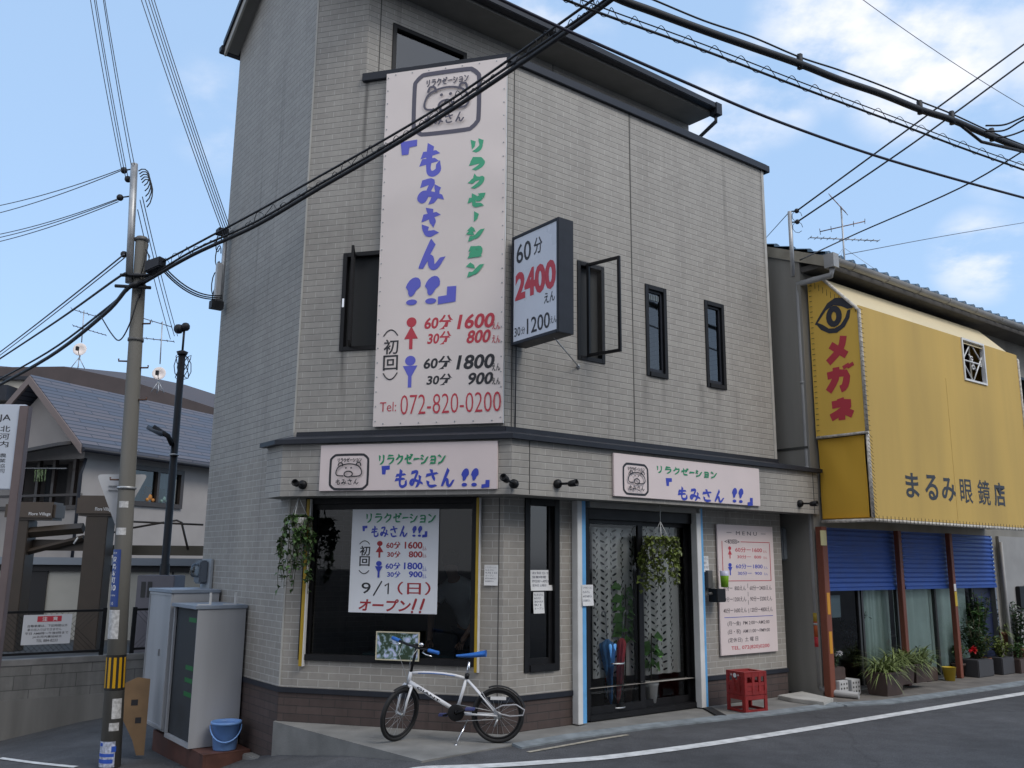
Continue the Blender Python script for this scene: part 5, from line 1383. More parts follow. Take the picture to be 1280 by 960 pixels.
# cardboard leaning by the locker
g0 = gr(172, 944); 
CB = Fr(aty(166, 900, 11.2), V((.9, .35, 0)))
cbz = ground_z(CB.o.x, CB.o.y)
mb = MB(); pts = [(172, 848), (150, 858), (153, 900), (165, 925), (170, 944), (180, 944), (188, 850)]
mb.prism([CB.P(*CB.u(x, y), (1 - (y - 845) / 100) * -.12) for x, y in pts], CB.n * .012)
t = thing('cardboard_sheet', 'brown corrugated cardboard sheet leaning between utility pole and lockers', 'cardboard', CB.P(0, cbz, 0)); mb.build('sheet', mat('cardboard', (.23, .15, .085), .9, .12, 6), t)
mb = MB()
for (x0, y0, x1, y1) in ((164, 876, 172, 883), (169, 898, 176, 905)): 
    bx = CB.box(x0, y0, x1, y1, .02); off_ = lambda y: (1 - (y - 845) / 100) * -.12 + .0135
    mb.poly([CB.P(bx[0], bx[1], off_(y1)), CB.P(bx[2], bx[1], off_(y1)), CB.P(bx[2], bx[3], off_(y0)), CB.P(bx[0], bx[3], off_(y0))])
mb.build('printed_mark', ink_black, t)
# electricity meter on the alley wall
s, z = C.u(258, 718, .05)
t = thing('electric_meter', 'grey electricity meter box with clear cover on the alley wall', 'meter', C.P(s, z - .2, .08))
mb = MB(); mb.box(C, s - .25, s + .12, z - .2, z + .2, .005, .04); mb.build('back_plate', mat('meter_grey', (.3, .33, .36), .6), t, bevel=.006)
mb = MB(); mb.box(C, s - .2, s + .03, z - .12, z + .18, .04, .15); mb.build('meter_body', mat('meter_dark', (.1, .12, .15), .4), t, bevel=.02)
mb = MB(); mb.lathe(C.P(s - .085, z + .05, .15), [(.09, 0), (.09, .05), (.06, .075), (0, .08)], 18, C.n); mb.build('glass_dome', glass_clear, t)
mb = MB(); mb.tube([C.P(s - .1, z - .2, .03), C.P(s - .1, -.2, .03)], .02, 8); mb.build('conduit', mat('meter_grey', (.3, .33, .36)), t)
# cable entry mast on the alley wall
s, z = C.u(284, 290, .06); s2, zb_ = C.u(281, 375, .06)
t = thing('cable_entry', 'grey service mast with cable loops and terminal box high on the alley wall edge', 'service mast', C.P(s, zb_, .06))
mb = MB(); mb.tube([C.P(s, zb_ - .1, .08), C.P(s, z + .05, .08)], .03, 10); mb.build('mast', steel, t)
mb = MB(); mb.box(C, s - .05, s + .05, zb_, zb_ + .55, .1, .17); mb.build('terminal_box', mat('pale_grey_plastic', (.5, .5, .5), .5), t, bevel=.01)
mb = MB(); rnd = random.Random(3)
for k in range(5):
    c = C.P(s - .05 + .08 * rnd.uniform(-1, 1), z - .15 - .2 * k, .14); rr = rnd.uniform(.07, .14); mb.tube([c + C.d * (rr * math.cos(a * .6)) + V((0, 0, rr * 1.3 * math.sin(a * .6))) for a in range(10)], .008, 5)
mb.box(C, s - .07, s + .07, z - .06, z + .02, .06, .2); mb.box(C, s - .06, s + .06, zb_ - .12, zb_ - .01, .05, .22); mb.build('cable_loops', cable_m, t)

# ================================================================== optician next door
N0 = atz(1018, 872)
N = Fr(N0, dB)
SL = .33
ev_o = .45
ev = N.u(1042, 331, ev_o); EZ = ev[1]
opt = thing('optician_building', 'old two-storey optician shop with blue tiled eave and big yellow canvas sign front', 'building', N.P(2, 0, -2))
wallg = mat('grey_mortar_wall', (.27, .26, .235), .9, .28, 1.4, .3, 40, streak=True)
wood = mat('reddish_wood', (.17, .05, .028), .6, .25, 3, streak=True)
M_ = Fr(N.P(.2, 0, 0), -dC)
mb = MB()
RZ = .42                                            # roof pitch
mb.poly([M_.P(-6, 0), M_.P(0, 0), M_.P(0, EZ + .12), M_.P(-3, EZ + .12 + 3 * RZ), M_.P(-6, EZ + .12)])
wall(mb, N, .2, 9, 2.2, EZ + .19, [(6.3, 4.1, 8.2, 5.2)], reveal=.12)
wall(mb, N, 5.3, 9, 0, 2.2, [])
wall(mb, N, .2, .34, 0, 2.2, [])
mb.build('wall', wallg, opt)
mb = MB(); mb.box(M_, -2.5, -.02, 3.28, 3.31, -.01, .012); mb.box(M_, -1.2, -1.16, 0, 5.6, -.01, .02); mb.box(M_, -2.2, -.3, 2.38, 2.41, -.01, .012); mb.build('wall_seam', mat('dark_seam', (.06, .06, .055), .8), opt)
mb = MB(); mb.box(N, 6.3, 8.2, 4.1, 4.15, -.1, .01); mb.box(N, 6.3, 8.2, 5.15, 5.2, -.1, .01); mb.box(N, 6.3, 6.35, 4.15, 5.15, -.1, .01); mb.box(N, 7.2, 7.25, 4.15, 5.15, -.1, .01); mb.poly([N.P(6.3, 4.1, -.08), N.P(8.2, 4.1, -.08), N.P(8.2, 5.2, -.08), N.P(6.3, 5.2, -.08)])
mb.build('window', navy, opt)
# roof of interlocking blue tiles
tilr = mat('blue_roof_tile', (.035, .075, .12), .45, .25, 7)
s_l = N.u(1034, 330, ev_o)[0]; print('s_l', s_l, EZ)
mb = MB(); pit = .3; ns = 8; nrow = 14
def rp(s, t):                                   # t: distance up the slope from the eave
    w = ((s - s_l) / pit) % 1.0
    h = .05 * (math.sin(w * 2 * math.pi) * .5 + .5)
    step = .04 * (1 - (t / .28) % 1.0)
    return N.P(s, EZ + .1 + t * RZ + h + step, ev_o - .02 - t)
ss = [s_l + k * pit / ns for k in range(int(9.6 / pit * ns))]
ts = []
for r_ in range(nrow): ts += [r_ * .28 + .0005, r_ * .28 + .2795]
for t in ts:
    for s in ss: mb.v.append(rp(s, t))
n = len(ss)
for j in range(len(ts) - 1):
    for i in range(n - 1): mb.f.append((j * n + i, j * n + i + 1, (j + 1) * n + i + 1, (j + 1) * n + i)); mb.sm.append(False)
i0 = len(mb.v)
for s in ss: mb.v += [rp(s, .0005) , rp(s, .0005) - V((0, 0, .05))]
for i in range(n - 1): mb.f.append((i0 + 2 * i + 1, i0 + 2 * i + 3, i0 + 2 * i + 2, i0 + 2 * i)); mb.sm.append(False)
# round end tiles
for k in range(int(9.3 / pit)):
    s = s_l + (k + .25) * pit; c = N.P(s, EZ + .135, ev_o - .03); mb.lathe(c, [(0, .03), (.055, .03), (.055, -.2)], 10, N.n)
orf = mb.build('tiled_roof', tilr, opt)
L_top = nrow * .28
mb = MB()
a0, a1 = N.P(s_l + .02, EZ + .05, ev_o - .06), N.P(9.0, EZ + .05, ev_o - .06); b0, b1 = N.P(s_l + .02, EZ + .05 + L_top * RZ, ev_o - .06 - L_top), N.P(9.0, EZ + .05 + L_top * RZ, ev_o - .06 - L_top)
mb.hexa([a0, a1, b1, b0] + [p + V((0, 0, .04)) for p in (a0, a1, b1, b0)])
mb.box(N, s_l + .03, 9, EZ - .03, EZ + .05, .004, ev_o - .07)
mb.build('eave_boards', mat('dark_eave_wood', (.1, .095, .09), .9, .25, 3), orf)
mb = MB(); p0 = N.P(s_l - .03, EZ - .06, ev_o - .01); q0 = N.P(s_l - .03, EZ - .06 + L_top * RZ, ev_o - L_top)
mb.prism([p0, p0 + V((0, 0, .16)), q0 + V((0, 0, .16)), q0], dB * .035); mb.build('verge_board', mat('cream_verge', (.34, .31, .25), .8, .2, 4), orf)
gut = mat('grey_pvc', (.33, .33, .33), .5, .15, 3)
mb = MB(); go = ev_o + .07
prof = [(math.cos(math.pi * (1 + k / 8)) * .07, math.sin(math.pi * (1 + k / 8)) * .07) for k in range(9)]
i0 = len(mb.v)
for s in (s_l, 9.2):
    for x, z in prof: mb.v.append(N.P(s, EZ + .05 + z, go + x))
for j in range(8): mb.f.append((i0 + j, i0 + j + 1, i0 + 9 + j + 1, i0 + 9 + j)); mb.sm.append(True)
for k in range(9):
    s = s_l + .5 + k * .9; mb.tube([N.P(s, EZ + .05 + z * 1.08, go + x * 1.08) for x, z in prof], .007, 5)
mb.box(N, s_l - .07, s_l + .06, EZ - .1, EZ + .1, go - .075, go + .075)
mb.build('gutter', gut, orf)
dp = [N.P(s_l, EZ - .1, go), N.P(s_l, EZ - .2, go - .02)]
PO_ = -.06
e3 = N.u(1026, 868, PO_); e1 = N.u(1000, 356, PO_); dp.append(N.P(e3[0], e1[1], PO_)); dp.append(N.P(e3[0], e1[1] - .15, PO_)); dp.append(N.P(e3[0], 2.2, PO_)); dp.append(N.P(e3[0], .1, PO_)); 
mb = MB(); mb.tube(dp, .042, 12)
for z in (4.2, 3.0, .9): mb.tube([N.P(e3[0], z, PO_), N.P(e3[0], z + .03, PO_)], .048, 12)
pp = mb.build('downpipe', gut, opt)
mb = MB(); p_a = N.P(e3[0], .1, PO_); mb.tube([p_a, N.P(e3[0] + .03, .05, .12), N.P(e3[0] + .12, .045, .42)], .045, 12); mb.build('drain_elbow', gut, pp)
for z0, z1, mt in ((.95, 1.06, mat('old_yellow_tape', (.4, .28, .03), .6)), (.75, .95, mat('orange_tape', (.45, .09, .02), .6)), (.62, .75, mat('red_tape', (.5, .03, .04), .6))):
    mb = MB(); zz_ = N.u(1010, 760, .1)[1]; mb.tube([N.P(e3[0], z0, PO_), N.P(e3[0], z1, PO_)], .046, 12); mb.build('warning_tape', mt, pp)
# shop front: posts, shutters, glass
for k, (px, ex) in enumerate(((1036, 0), (1134, 0), (1199, 0))):
    s = N.u(px, 790, .12)[0]; w_ = .075 if k else .1
    mb = MB(); mb.box(N, s - w_ * .6, s + w_ * .6, .0, 2.2, .04, .04 + w_); po_ = mb.build('post', wood, opt, bevel=.006)
    if k == 0:
        for z0, z1 in ((1.05, 1.33), (.55, .83)): mb = MB(); mb.box(N, s - .03, s + .035, z0, z1, .04 + w_, .044 + w_); mb.build('reflector', mat('amber_reflector', (.6, .27, .01), .4), po_)
        mb = MB(); mb.box(N, s - .1, s + .03, 1.95, 2.15, .04 + w_, .05 + w_); mb.build('meter_label', mat('cream_plate', (.5, .46, .25), .6), po_)
    if k == 2:
        mb = MB(); mb.box(N, s - .035, s + .035, 1.08, 1.3, .04 + w_, .044 + w_); mb.build('yellow_plate', mat('yellow_plate', (.55, .38, .02), .5), po_)
        lay = Lay(N, .0455 + w_); lay.vert(['犬', '糞', '禁', '止'], (0, 0, 1, 1)) if False else None
        mb = MB(); mb.box(N, s - .035, s + .03, 1.31, 1.42, .04 + w_, .043 + w_); mb.build('white_plate', paper, po_)
sa, sb, sc, sd2 = N.u(1040, 730, .02)[0], N.u(1131, 730, .02)[0], N.u(1193, 730, .02)[0], N.u(1244, 720, 0)[0]
shut = mat('blue_shutter_paint', (.02, .075, .33), .5, .12, 6)
zl = N.u(1090, 734, .0)[1]
for s0, s1 in ((.36, sb - .03), (sb + .04, sc - .02), (sc + .05, sd2 - .0)):
    mb = MB(); n = 12; pts = []
    for k in range(n * 4 + 1):
        z = zl + (2.2 - zl) * k / (n * 4); o = .0 + .012 * math.sin(k / 4 * 2 * math.pi); pts.append((z, o))
    for z, o in pts: mb.v += [N.P(s0, z, o), N.P(s1, z, o)]
    for k in range(len(pts) - 1): mb.f.append((2 * k, 2 * k + 1, 2 * k + 3, 2 * k + 2)); mb.sm.append(True)
    mb.box(N, s0, s1, zl - .04, zl, -.02, .015); mb.build('shutter', shut, opt)
gl = glass_mat('shop_glass', (.86, .92, .9), .02, 1.5)
mb = MB(); mb.poly([N.P(.36, .05, -.1), N.P(4.62, .05, -.1), N.P(4.62, 2.2, -.1), N.P(.36, 2.2, -.1)]); sg_ = mb.build('shop_window', gl, opt)
mb = MB()
for s in (.36, 1.28, 1.36, 2.3, 3.4, 4.6): mb.box(N, s, s + .045, .05, 2.2, -.13, -.075)
mb.box(N, .34, 4.66, .0, .05, -.14, -.06); mb.build('window_frame', mat('dark_bronze', (.03, .03, .032), .4), sg_)
mb = MB(); mb.poly([N.P(.2, 0, -1.8), N.P(5.3, 0, -1.8), N.P(5.3, 2.4, -1.8), N.P(.2, 2.4, -1.8)]); mb.poly([N.P(.2, .01, 0), N.P(5.3, .01, 0), N.P(5.3, .01, -1.8), N.P(.2, .01, -1.8)]); mb.poly([N.P(.2, 2.4, 0), N.P(5.3, 2.4, 0), N.P(5.3, 2.4, -1.8), N.P(.2, 2.4, -1.8)])
for s in (.36, 5.25): mb.poly([N.P(s, 0, 0), N.P(s, 0, -1.8), N.P(s, 2.4, -1.8), N.P(s, 2.4, 0)])
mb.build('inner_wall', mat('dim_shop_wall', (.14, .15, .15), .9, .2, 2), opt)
mb = MB(); mb.box(N, 4.67, 5.28, .0, 2.2, -.12, -.08); mb.build('side_door', mat('dark_blue_door', (.012, .02, .06), .5), opt)
def plain_curtain(s0, s1, label):
    mb = MB(); n = 50
    for k in range(n + 1):
        s = s0 + (s1 - s0) * k / n; o = -.17 + .02 * math.sin(s * 27) + .012 * math.sin(s * 63); mb.v += [N.P(s, .1, o), N.P(s, 2.2, o)]
    for k in range(n): mb.f.append((2 * k, 2 * k + 2, 2 * k + 3, 2 * k + 1)); mb.sm.append(True)
    tag(mb.build('plain_curtain', mat('pale_green_cloth', (.6, .7, .68), .9, .08, 3)), label, 'curtain')
plain_curtain(1.4, 2.25, 'narrow pale green curtain left of the middle wooden post of the optician'); plain_curtain(2.35, 4.55, 'wide pale green curtain between the two right wooden posts of the optician')
mb = MB(); mb.box(N, .62, .9, .98, 1.28, -.125, -.12); tag(mb.build('window_poster', mat('bluish_poster', (.3, .38, .45), .6)), 'small bluish poster in the optician window near the left post', 'poster')
# neighbouring grey house strip at the right edge
mb = MB(); mb.box(N, 5.45, 9, .0, 2.2, .002, .05); mb.build('lower_wall', mat('pale_render', (.3, .3, .3), .9, .15, 2), opt)
mb = MB(); mb.tube([N.P(5.42, .2, .09), N.P(5.42, 2.1, .09)], .03, 8); mb.build('thin_pipe', gut, opt)
mb = MB(); _q = N.box(1274, 733, 1300, 760, .12); mb.box(N, _q[0], _q[2], _q[1], _q[3], .05, .12); tag(mb.build('wall_box', black_al, bevel=.01), 'black box on the pale wall at the right edge', 'wall box')

# ---- yellow canvas sign on a pipe frame
_lo, _hi = .2, 1.6
for _ in range(50):
    FO = (_lo + _hi) / 2
    if N.u(1090, 650, FO)[0] > SL: _lo = FO
    else: _hi = FO
can_y = mat('yellow_canvas', (.55, .37, .1), .75, .12, 1.6, .22, 2.5, streak=True)
can_d = mat('deep_yellow_canvas', (.78, .5, .09), .75, .12, 1.2, .25, 5, streak=True)
pipe_w = mat('flaking_white_pipe', (.55, .52, .47), .7, .4, 24)
zb2 = N.u(1090, 650, FO)[1] + .03; zf_ = N.u(1081, 391, FO)[1]; zt2 = N.u(1008, 352, .03)[1]; SR = N.u(1270, 440, FO)[0]; SFx = SL; print('canvas', FO, zb2, zf_, zt2, SR, EZ)
ys = thing('canvas_sign', 'large yellow canvas sign box of the optician with black shop name and red katakana', 'sign', N.P(1.6, zb2, FO))
pf = N.P(SFx, 0, FO); pw = N.P(SL, 0, .03)
S1 = Fr(pw, pf - pw); W1 = (pf - pw).length
lat = N.box(1201, 427, 1233, 478, FO); lat = (lat[0], N.u(1217, 478, FO)[1], lat[2], N.u(1217, 427, FO)[1])
mb = MB(); wall(mb, N, SFx, SR, zb2, zf_, [lat], reveal=.05, off=FO); mb.build('front_canvas', can_y, ys)
mb = MB(); 
nseg = 24
mb.poly([N.P(SFx, zf_, FO), N.P(SR, zf_, FO), N.P(SR - .1, zt2, .25), N.P(SL, zt2, .25)])
mb.build('sloped_top', mat('pale_top_canvas', (.66, .56, .36), .75, .06, 1.2), ys)
zm = N.u(1090, 540, FO)[1]
mb = MB(); 
mb.poly([S1.P(0, zm), S1.P(W1, zm), S1.P(W1, zf_), S1.P(.22, zt2), S1.P(0, zt2)])
mb.build('side_canvas', can_d, ys)
mb = MB(); ni = 14; nj = 16
for j in range(nj + 1):
    for i in range(ni + 1):
        x, z = i / ni, j / nj; mb.v.append(S1.P(W1 * .93 * x, zb2 + (zm - .04 - zb2) * z, .03 * math.sin(math.pi * x) * math.sin(math.pi * z) - .04 + .012 * math.sin(9 * x + 7 * z) * z))
for j in range(nj):
    for i in range(ni): k = j * (ni + 1) + i; mb.f.append((k, k + 1, k + ni + 2, k + ni + 1)); mb.sm.append(True)
mb.build('lower_canvas', mat('brown_yellow_canvas', (.62, .36, .035), .75, .12, 1.2, .25, 5, streak=True), ys)
mb = MB(); mb.poly([N.P(SR, zb2, FO), N.P(SR, zb2, .03), N.P(SR, zt2, .03), N.P(SR, zf_, FO)]); mb.poly([N.P(SL, zb2 + .01, .03), N.P(SFx, zb2 + .01, FO), N.P(SR, zb2 + .01, FO), N.P(SR, zb2 + .01, .03)]); mb.build('end_canvas', can_d, ys)
mb = MB()
pr = .024
mb.tube([N.P(SL, zb2 - .03, .05), N.P(SFx - .01, zb2 - .03, FO + .01), N.P(SR, zb2 - .03, FO + .01)], pr, 10)
mb.tube([N.P(SFx, zb2, FO + .02), N.P(SFx, zm - .03, FO + .02)], pr, 10); mb.tube([N.P(SFx - .02, zm - .0, FO + .03), N.P(SFx - .02, zf_, FO + .03), N.P(SL - .02, zt2 + .02, .25), N.P(SL - .02, zt2 + .02, .05)], pr, 10)
mb.tube([S1.P(0.02, zm - .02, .02), S1.P(W1 + .05, zm - .02, .02)], pr * .8, 8)
mb.tube([N.P(SR + .02, zb2, FO), N.P(SR + .02, zf_, FO), N.P(SR - .08, zt2, .05)], pr, 10)
fr_y = mb.build('pipe_frame', pipe_w, ys)
mb = MB()
def lace(p, q, n, d1, d2):
    for k in range(n):
        c = p.lerp(q, k / (n - 1)); mb.tube([c + d1, c + d2], .004, 4)
up_ = V((0, 0, .03))
lace(N.P(SFx, zb2 + .02, FO + .02), N.P(SFx, zm - .06, FO + .02), 22, -N.d * .05 + up_ + N.n * .034, N.d * .05 - up_ + N.n * .034)
lace(N.P(SFx - .02, zm, FO + .03), N.P(SFx - .02, zf_, FO + .03), 26, -N.d * .06 + up_ * .3 + N.n * .034, N.d * .03 + N.n * .034)
lace(S1.P(0.03, zm, .02), S1.P(.03, zt2, .02), 30, V((0, 0, 0)), S1.d * .04); lace(N.P(SFx, zf_, FO + .03), N.P(SL, zt2 + .02, .03), 14, V((0, 0, .03)), V((0, 0, -.06)))
lace(N.P(SFx, zb2 - .0, FO + .045), N.P(SR, zb2 - .0, FO + .045), 50, V((0, 0, .03)), V((0, 0, -.05)))
mb.build('lacing', mat('dark_cord', (.04, .035, .03), .8), ys)
lay = Lay(N, FO + .003)
for c_, px in (('ま', (1131, 590, 1150, 623)), ('る', (1155, 592, 1174, 626)), ('み', (1176, 596, 1196, 628)), ('眼', (1199, 598, 1217, 630)), ('鏡', (1221, 599, 1239, 632)), ('店', (1241, 602, 1258, 634))): lay.tp(c_, px, .008 if c_ in '鏡眼' else .022)
lay.build('lettering', ink_black, ys)
lay = Lay(S1, .003)
for c_, px in (('メ', (1031, 424, 1063, 450)), ('ガ', (1032, 460, 1065, 486)), ('ネ', (1036, 500, 1068, 523))): 
    cb_ = S1.box(*px, .003)
    for st in GLYPH[c_]: lay.stroke([(cb_[0] + (cb_[2] - cb_[0]) * x, cb_[1] + (cb_[3] - cb_[1]) * y) for x, y in st], .105, caps=False, sub=3)
lay.build('lettering', ink_red, ys)
lay = Lay(S1, .003); e_ = S1.box(1017, 379, 1069, 411, .003)
def ef(x, y): return (e_[0] + (e_[2] - e_[0]) * x, e_[1] + (e_[3] - e_[1]) * y)
topc = [(0, .38), (.15, .62), (.35, .9), (.55, 1.0), (.75, .95), (.9, .78), (1.0, .68)]; inn = [(.98, .6), (.85, .6), (.7, .72), (.5, .8), (.3, .7), (.15, .5), (.03, .34)]
for k in range(6): lay.poly([ef(*topc[k]), ef(*inn[6 - k]), ef(*inn[5 - k]), ef(*topc[k + 1])])
botc = [(0.04, .36), (.15, .18), (.35, .03), (.55, .0), (.75, .12), (.88, .35), (.92, .58)]; inb = [(.84, .56), (.78, .38), (.65, .2), (.5, .14), (.35, .17), (.2, .32), (.08, .4)]
for k in range(6): lay.poly([ef(*botc[k]), ef(*botc[k + 1]), ef(*inb[5 - k]), ef(*inb[6 - k])])
lay.stroke([ef(.5 + .13 * math.cos(k * math.pi / 8), .48 + .22 * math.sin(k * math.pi / 8)) for k in range(16)], .085, closed=True, sub=1)
lay.build('eye_emblem', mat('faded_navy_ink', (.03, .035, .05), .6), ys)
# lattice in the sign opening
mb = MB(); a, b, c, d = lat; o = FO - .03; w_ = .03
for r in ((a, b, a + w_, d), (c - w_, b, c, d), (a + w_, b, c - w_, b + w_), (a + w_, d - w_, c - w_, d)): mb.box(N, r[0], r[2], r[1], r[3], FO - .045, FO + .02)
mx_, mz_ = (a + c) / 2, (b + d) / 2
P_ = lambda s, z: N.P(s, z, o)
for p, q in (((a + w_, mz_), (c - w_, mz_)), ((mx_, d - w_), (a + w_, mz_ - .05)), ((mx_, d - w_), (c - w_, mz_ + .03)), ((mx_, b + w_), (a + w_, mz_)), ((mx_, b + w_), (c - w_, mz_ + .12)), ((mx_ - .08, mz_ + .12), (mx_ + .12, mz_ - .12))): mb.tube([P_(*p), P_(*q)], .012, 6)
for p in ((mx_, mz_ + .06), (mx_ + .02, mz_ - .08), (a + .09, mz_ + .05), (c - .08, mz_)): mb.tube([P_(p[0] + .035 * math.cos(k), p[1] + .035 * math.sin(k)) for k in (0, 1, 2, 3, 4, 5, 6)], .01, 5)
mb.build('lattice', white_p, ys)
mb = MB()
mb.box(N, 2.6, 2.612, zb2 + .01, lat[1] - .05, FO + .0005, FO + .002)
mb.build('canvas_seam', mat('canvas_seam_thread', (.49, .32, .085), .8, .1, 8), ys)
mb = MB(); mb.box(N, a - .1, c + .1, b - .1, d + .1, FO - .3, FO - .28); mb.build('lattice_backing', mat('dark_brown_board', (.05, .025, .015), .8), ys)

# ---- plants and pots before the optician
def spider(F_c, r, h, n, label, pot, seed, leafm=None):
    rnd = random.Random(seed); c = V(F_c); t = thing('potted_plant', label, 'plant', c)
    kind, w, hh, mt = pot
    mb = MB()
    if kind == 'box':
        F_ = Fr(c, dB); d_ = w * .38
        mb.hexa([F_.P(-w * .44, 0 + c.z, d_ * .85), F_.P(w * .44, c.z, d_ * .85), F_.P(w * .44, c.z, -d_ * .85), F_.P(-w * .44, c.z, -d_ * .85), F_.P(-w * .5, c.z + hh - .03, d_), F_.P(w * .5, c.z + hh - .03, d_), F_.P(w * .5, c.z + hh - .03, -d_), F_.P(-w * .5, c.z + hh - .03, -d_)])
        for r_ in ((-w * .53, w * .53, d_ - .02, d_ + .015), (-w * .53, w * .53, -d_ - .015, -d_ + .02), (-w * .53, -w * .5 + .02, -d_ + .02, d_ - .02), (w * .5 - .02, w * .53, -d_ + .02, d_ - .02)): mb.box(F_, r_[0], r_[1], c.z + hh - .03, c.z + hh, r_[2], r_[3])
    else: mb.lathe(c, [(0, 0), (w * .36, 0), (w * .48, hh - .04), (w * .52, hh - .04), (w * .53, hh), (w * .46, hh), (w * .45, hh - .03), (0, hh - .03)], 22)
    mb.build('pot', mt, t, bevel=.004 if kind == 'box' else 0)
    mb = MB()
    for k in range(n):
        a = rnd.uniform(0, 6.28); p = c + V((rnd.uniform(-.3, .3) * w, rnd.uniform(-.2, .2) * w, hh - .03))
        mb.blade(p, (math.cos(a), math.sin(a), rnd.uniform(.55, 1.15)), r * rnd.uniform(.75, 1.3), rnd.uniform(.018, .032), rnd.uniform(.35, .85))
    mb.build('foliage', leafm or leaf_l, t); return t
def bushy(c, w, h, n, L, label, pot, seed, leafm=leaf_d, flowers=None):
    rnd = random.Random(seed); c = V(c); t = spider(c, .01, .01, 0, label, pot, seed) if False else thing('potted_plant', label, 'plant', c)
    kind, pw_, hh, mt = pot; mb = MB()
    if kind == 'box':
        F_ = Fr(c, dB); mb.box(F_, -pw_ * .5, pw_ * .5, c.z, c.z + hh, -pw_ * .3, pw_ * .3); mb.build('pot', mt, t, bevel=.012)
    else: mb.lathe(c, [(0, 0), (pw_ * .36, 0), (pw_ * .48, hh - .04), (pw_ * .52, hh - .04), (pw_ * .53, hh), (pw_ * .46, hh), (pw_ * .45, hh - .03), (0, hh - .03)], 22); mb.build('pot', mt, t)
    st = MB(); mb = MB(); fl = MB()
    for k in range(max(5, n // 22)):
        a = rnd.uniform(0, 6.28); r = w * rnd.uniform(.1, 1) * .5; H_ = h * rnd.uniform(.55, 1.05); b0 = c + V((0, 0, hh - .02)); e_ = b0 + V((r * math.cos(a), r * math.sin(a), H_)); m1 = b0.lerp(e_, .5) + V((0, 0, .1 * H_)); st.tube([b0, m1, e_], .005, 5)
        for q in range(22):
            f = rnd.uniform(.15, 1); p = (b0.lerp(m1, f * 2) if f < .5 else m1.lerp(e_, f * 2 - 1)) + V((rnd.uniform(-1, 1), rnd.uniform(-1, 1), rnd.uniform(-.6, .6))) * .035
            mb.leaf(p, V((rnd.uniform(-1, 1), rnd.uniform(-1, 1), rnd.uniform(-.3, .7))), V((rnd.uniform(-.5, .5), rnd.uniform(-.5, .5), 1)), L * rnd.uniform(.7, 1.3), L * .5)
        if flowers and k % 2 == 0:
            for z in range(9): fl.leaf(e_ + V((0, -.02, .02)), V((rnd.uniform(-1, 1), rnd.uniform(-1, .4), rnd.uniform(-.4, .8))), V((0, 0, 1)), .05, .04)
    mb.build('foliage', leafm, t); st.build('stems', stem_m, t)
    if flowers: fl.build('flowers', flowers, t)
    return t
def gp(x, y): return atz(x, y, .0)
boxp = ('box', .42, .3, brown_pl)
# perforated white blocks
for (x, y, lb) in ((1056, 871, 'white perforated concrete block, the left one of the pair at the downpipe'), (1071, 869, 'white perforated concrete block, the right one of the pair at the downpipe')):
    c = gp(x, y); F_ = Fr(c, dB); mb = MB(); mb.box(F_, -.1, .1, .004, .2, -.3, 0); t = tag(mb.build('perforated_block', mat('white_block', (.5, .5, .5), .8, .1, 9), bevel=.006), lb, 'block')
    mb = MB()
    for i in range(3):
        for j in range(3): mb.lathe(F_.P(-.062 + .062 * i, .05 + .055 * j, .0), [(.014, .002), (0, .0021)], 10, F_.n)
    mb.build('holes', mat('dark_hole', (.02, .02, .02), .9), t)
white_fl = mat('white_petals', (.65, .65, .68), .6); red_fl = mat('red_petals', (.6, .01, .02), .5)
c = gp(1056, 871) ; c = V((c.x, c.y, .202)) + dC * .15
bushy(c, .3, .25, 150, .05, 'dark leafy plant with white flowers in a brown box on the white blocks', ('box', .3, .16, brown_pl), 11, leaf_d, white_fl)
c = gp(1079, 858) - N.n * .12; bushy(c, .5, .75, 420, .08, 'tall dark green bushy plant in a terracotta pot by the optician left post', ('round', .3, .3, terracotta), 12, leaf_d)
spider(gp(1107, 868), .42, .3, 170, 'striped spider plant in a brown box planter nearest the white blocks', boxp, 21)
spider(gp(1134, 863) - N.n * .1 + V((0, 0, .08)), .42, .3, 170, 'striped spider plant, second of the brown box planters from the left', ('box', .36, .26, brown_pl), 22)
spider(gp(1152, 860) - N.n * .1 + V((0, 0, .08)), .45, .32, 170, 'striped spider plant in a brown box planter just left of the yellow pot', ('box', .4, .26, brown_pl), 23)
bushy(gp(1190, 838) - N.n * .1 + V((0, 0, .18)), .55, .32, 300, .08, 'round green bush in a raised terracotta pot behind the yellow pot', ('round', .34, .3, terracotta), 24, leaf_m)
c = gp(1187.5, 851); mb = MB(); mb.lathe(c, [(0, .003), (.07, .003), (.1, .2), (.105, .2), (.095, .2), (.066, .02), (0, .02)], 20); tag(mb.build('plant_pot', mat('yellow_plastic', (.6, .43, .04), .5)), 'empty bright yellow plastic pot on the ground before the optician', 'pot')
bushy(gp(1222, 845), .6, .62, 520, .08, 'dark plant with one red flower in a dark planter right of the right post', ('box', .5, .26, mat('grey_planter', (.05, .05, .055), .7)), 31, leaf_d)
c = gp(1222, 845); mb = MB(); rnd = random.Random(4)
fc_ = N.P(*N.u(1215, 812, .55), .55); par = [o for o in bpy.data.objects if o.get('label', '').startswith('dark plant with one red')][0]
for k in range(16): mb.leaf(fc_, V((rnd.uniform(-1, 1), rnd.uniform(-1, .3), rnd.uniform(-.6, .9))), V((0, 0, 1)), .08, .06)
mb.build('flower', red_fl, par)
bushy(gp(1240, 843) - N.n * .15, .45, 1.0, 480, .1, 'tall upright plant with light tips behind the dark planters', ('round', .3, .25, terracotta), 32, leaf_m)
bushy(gp(1252, 842), .45, .35, 300, .07, 'low plant in a dark box planter beside the red-flowered one', ('box', .42, .26, mat('grey_planter', (.05, .05, .055), .7)), 33, leaf_y)
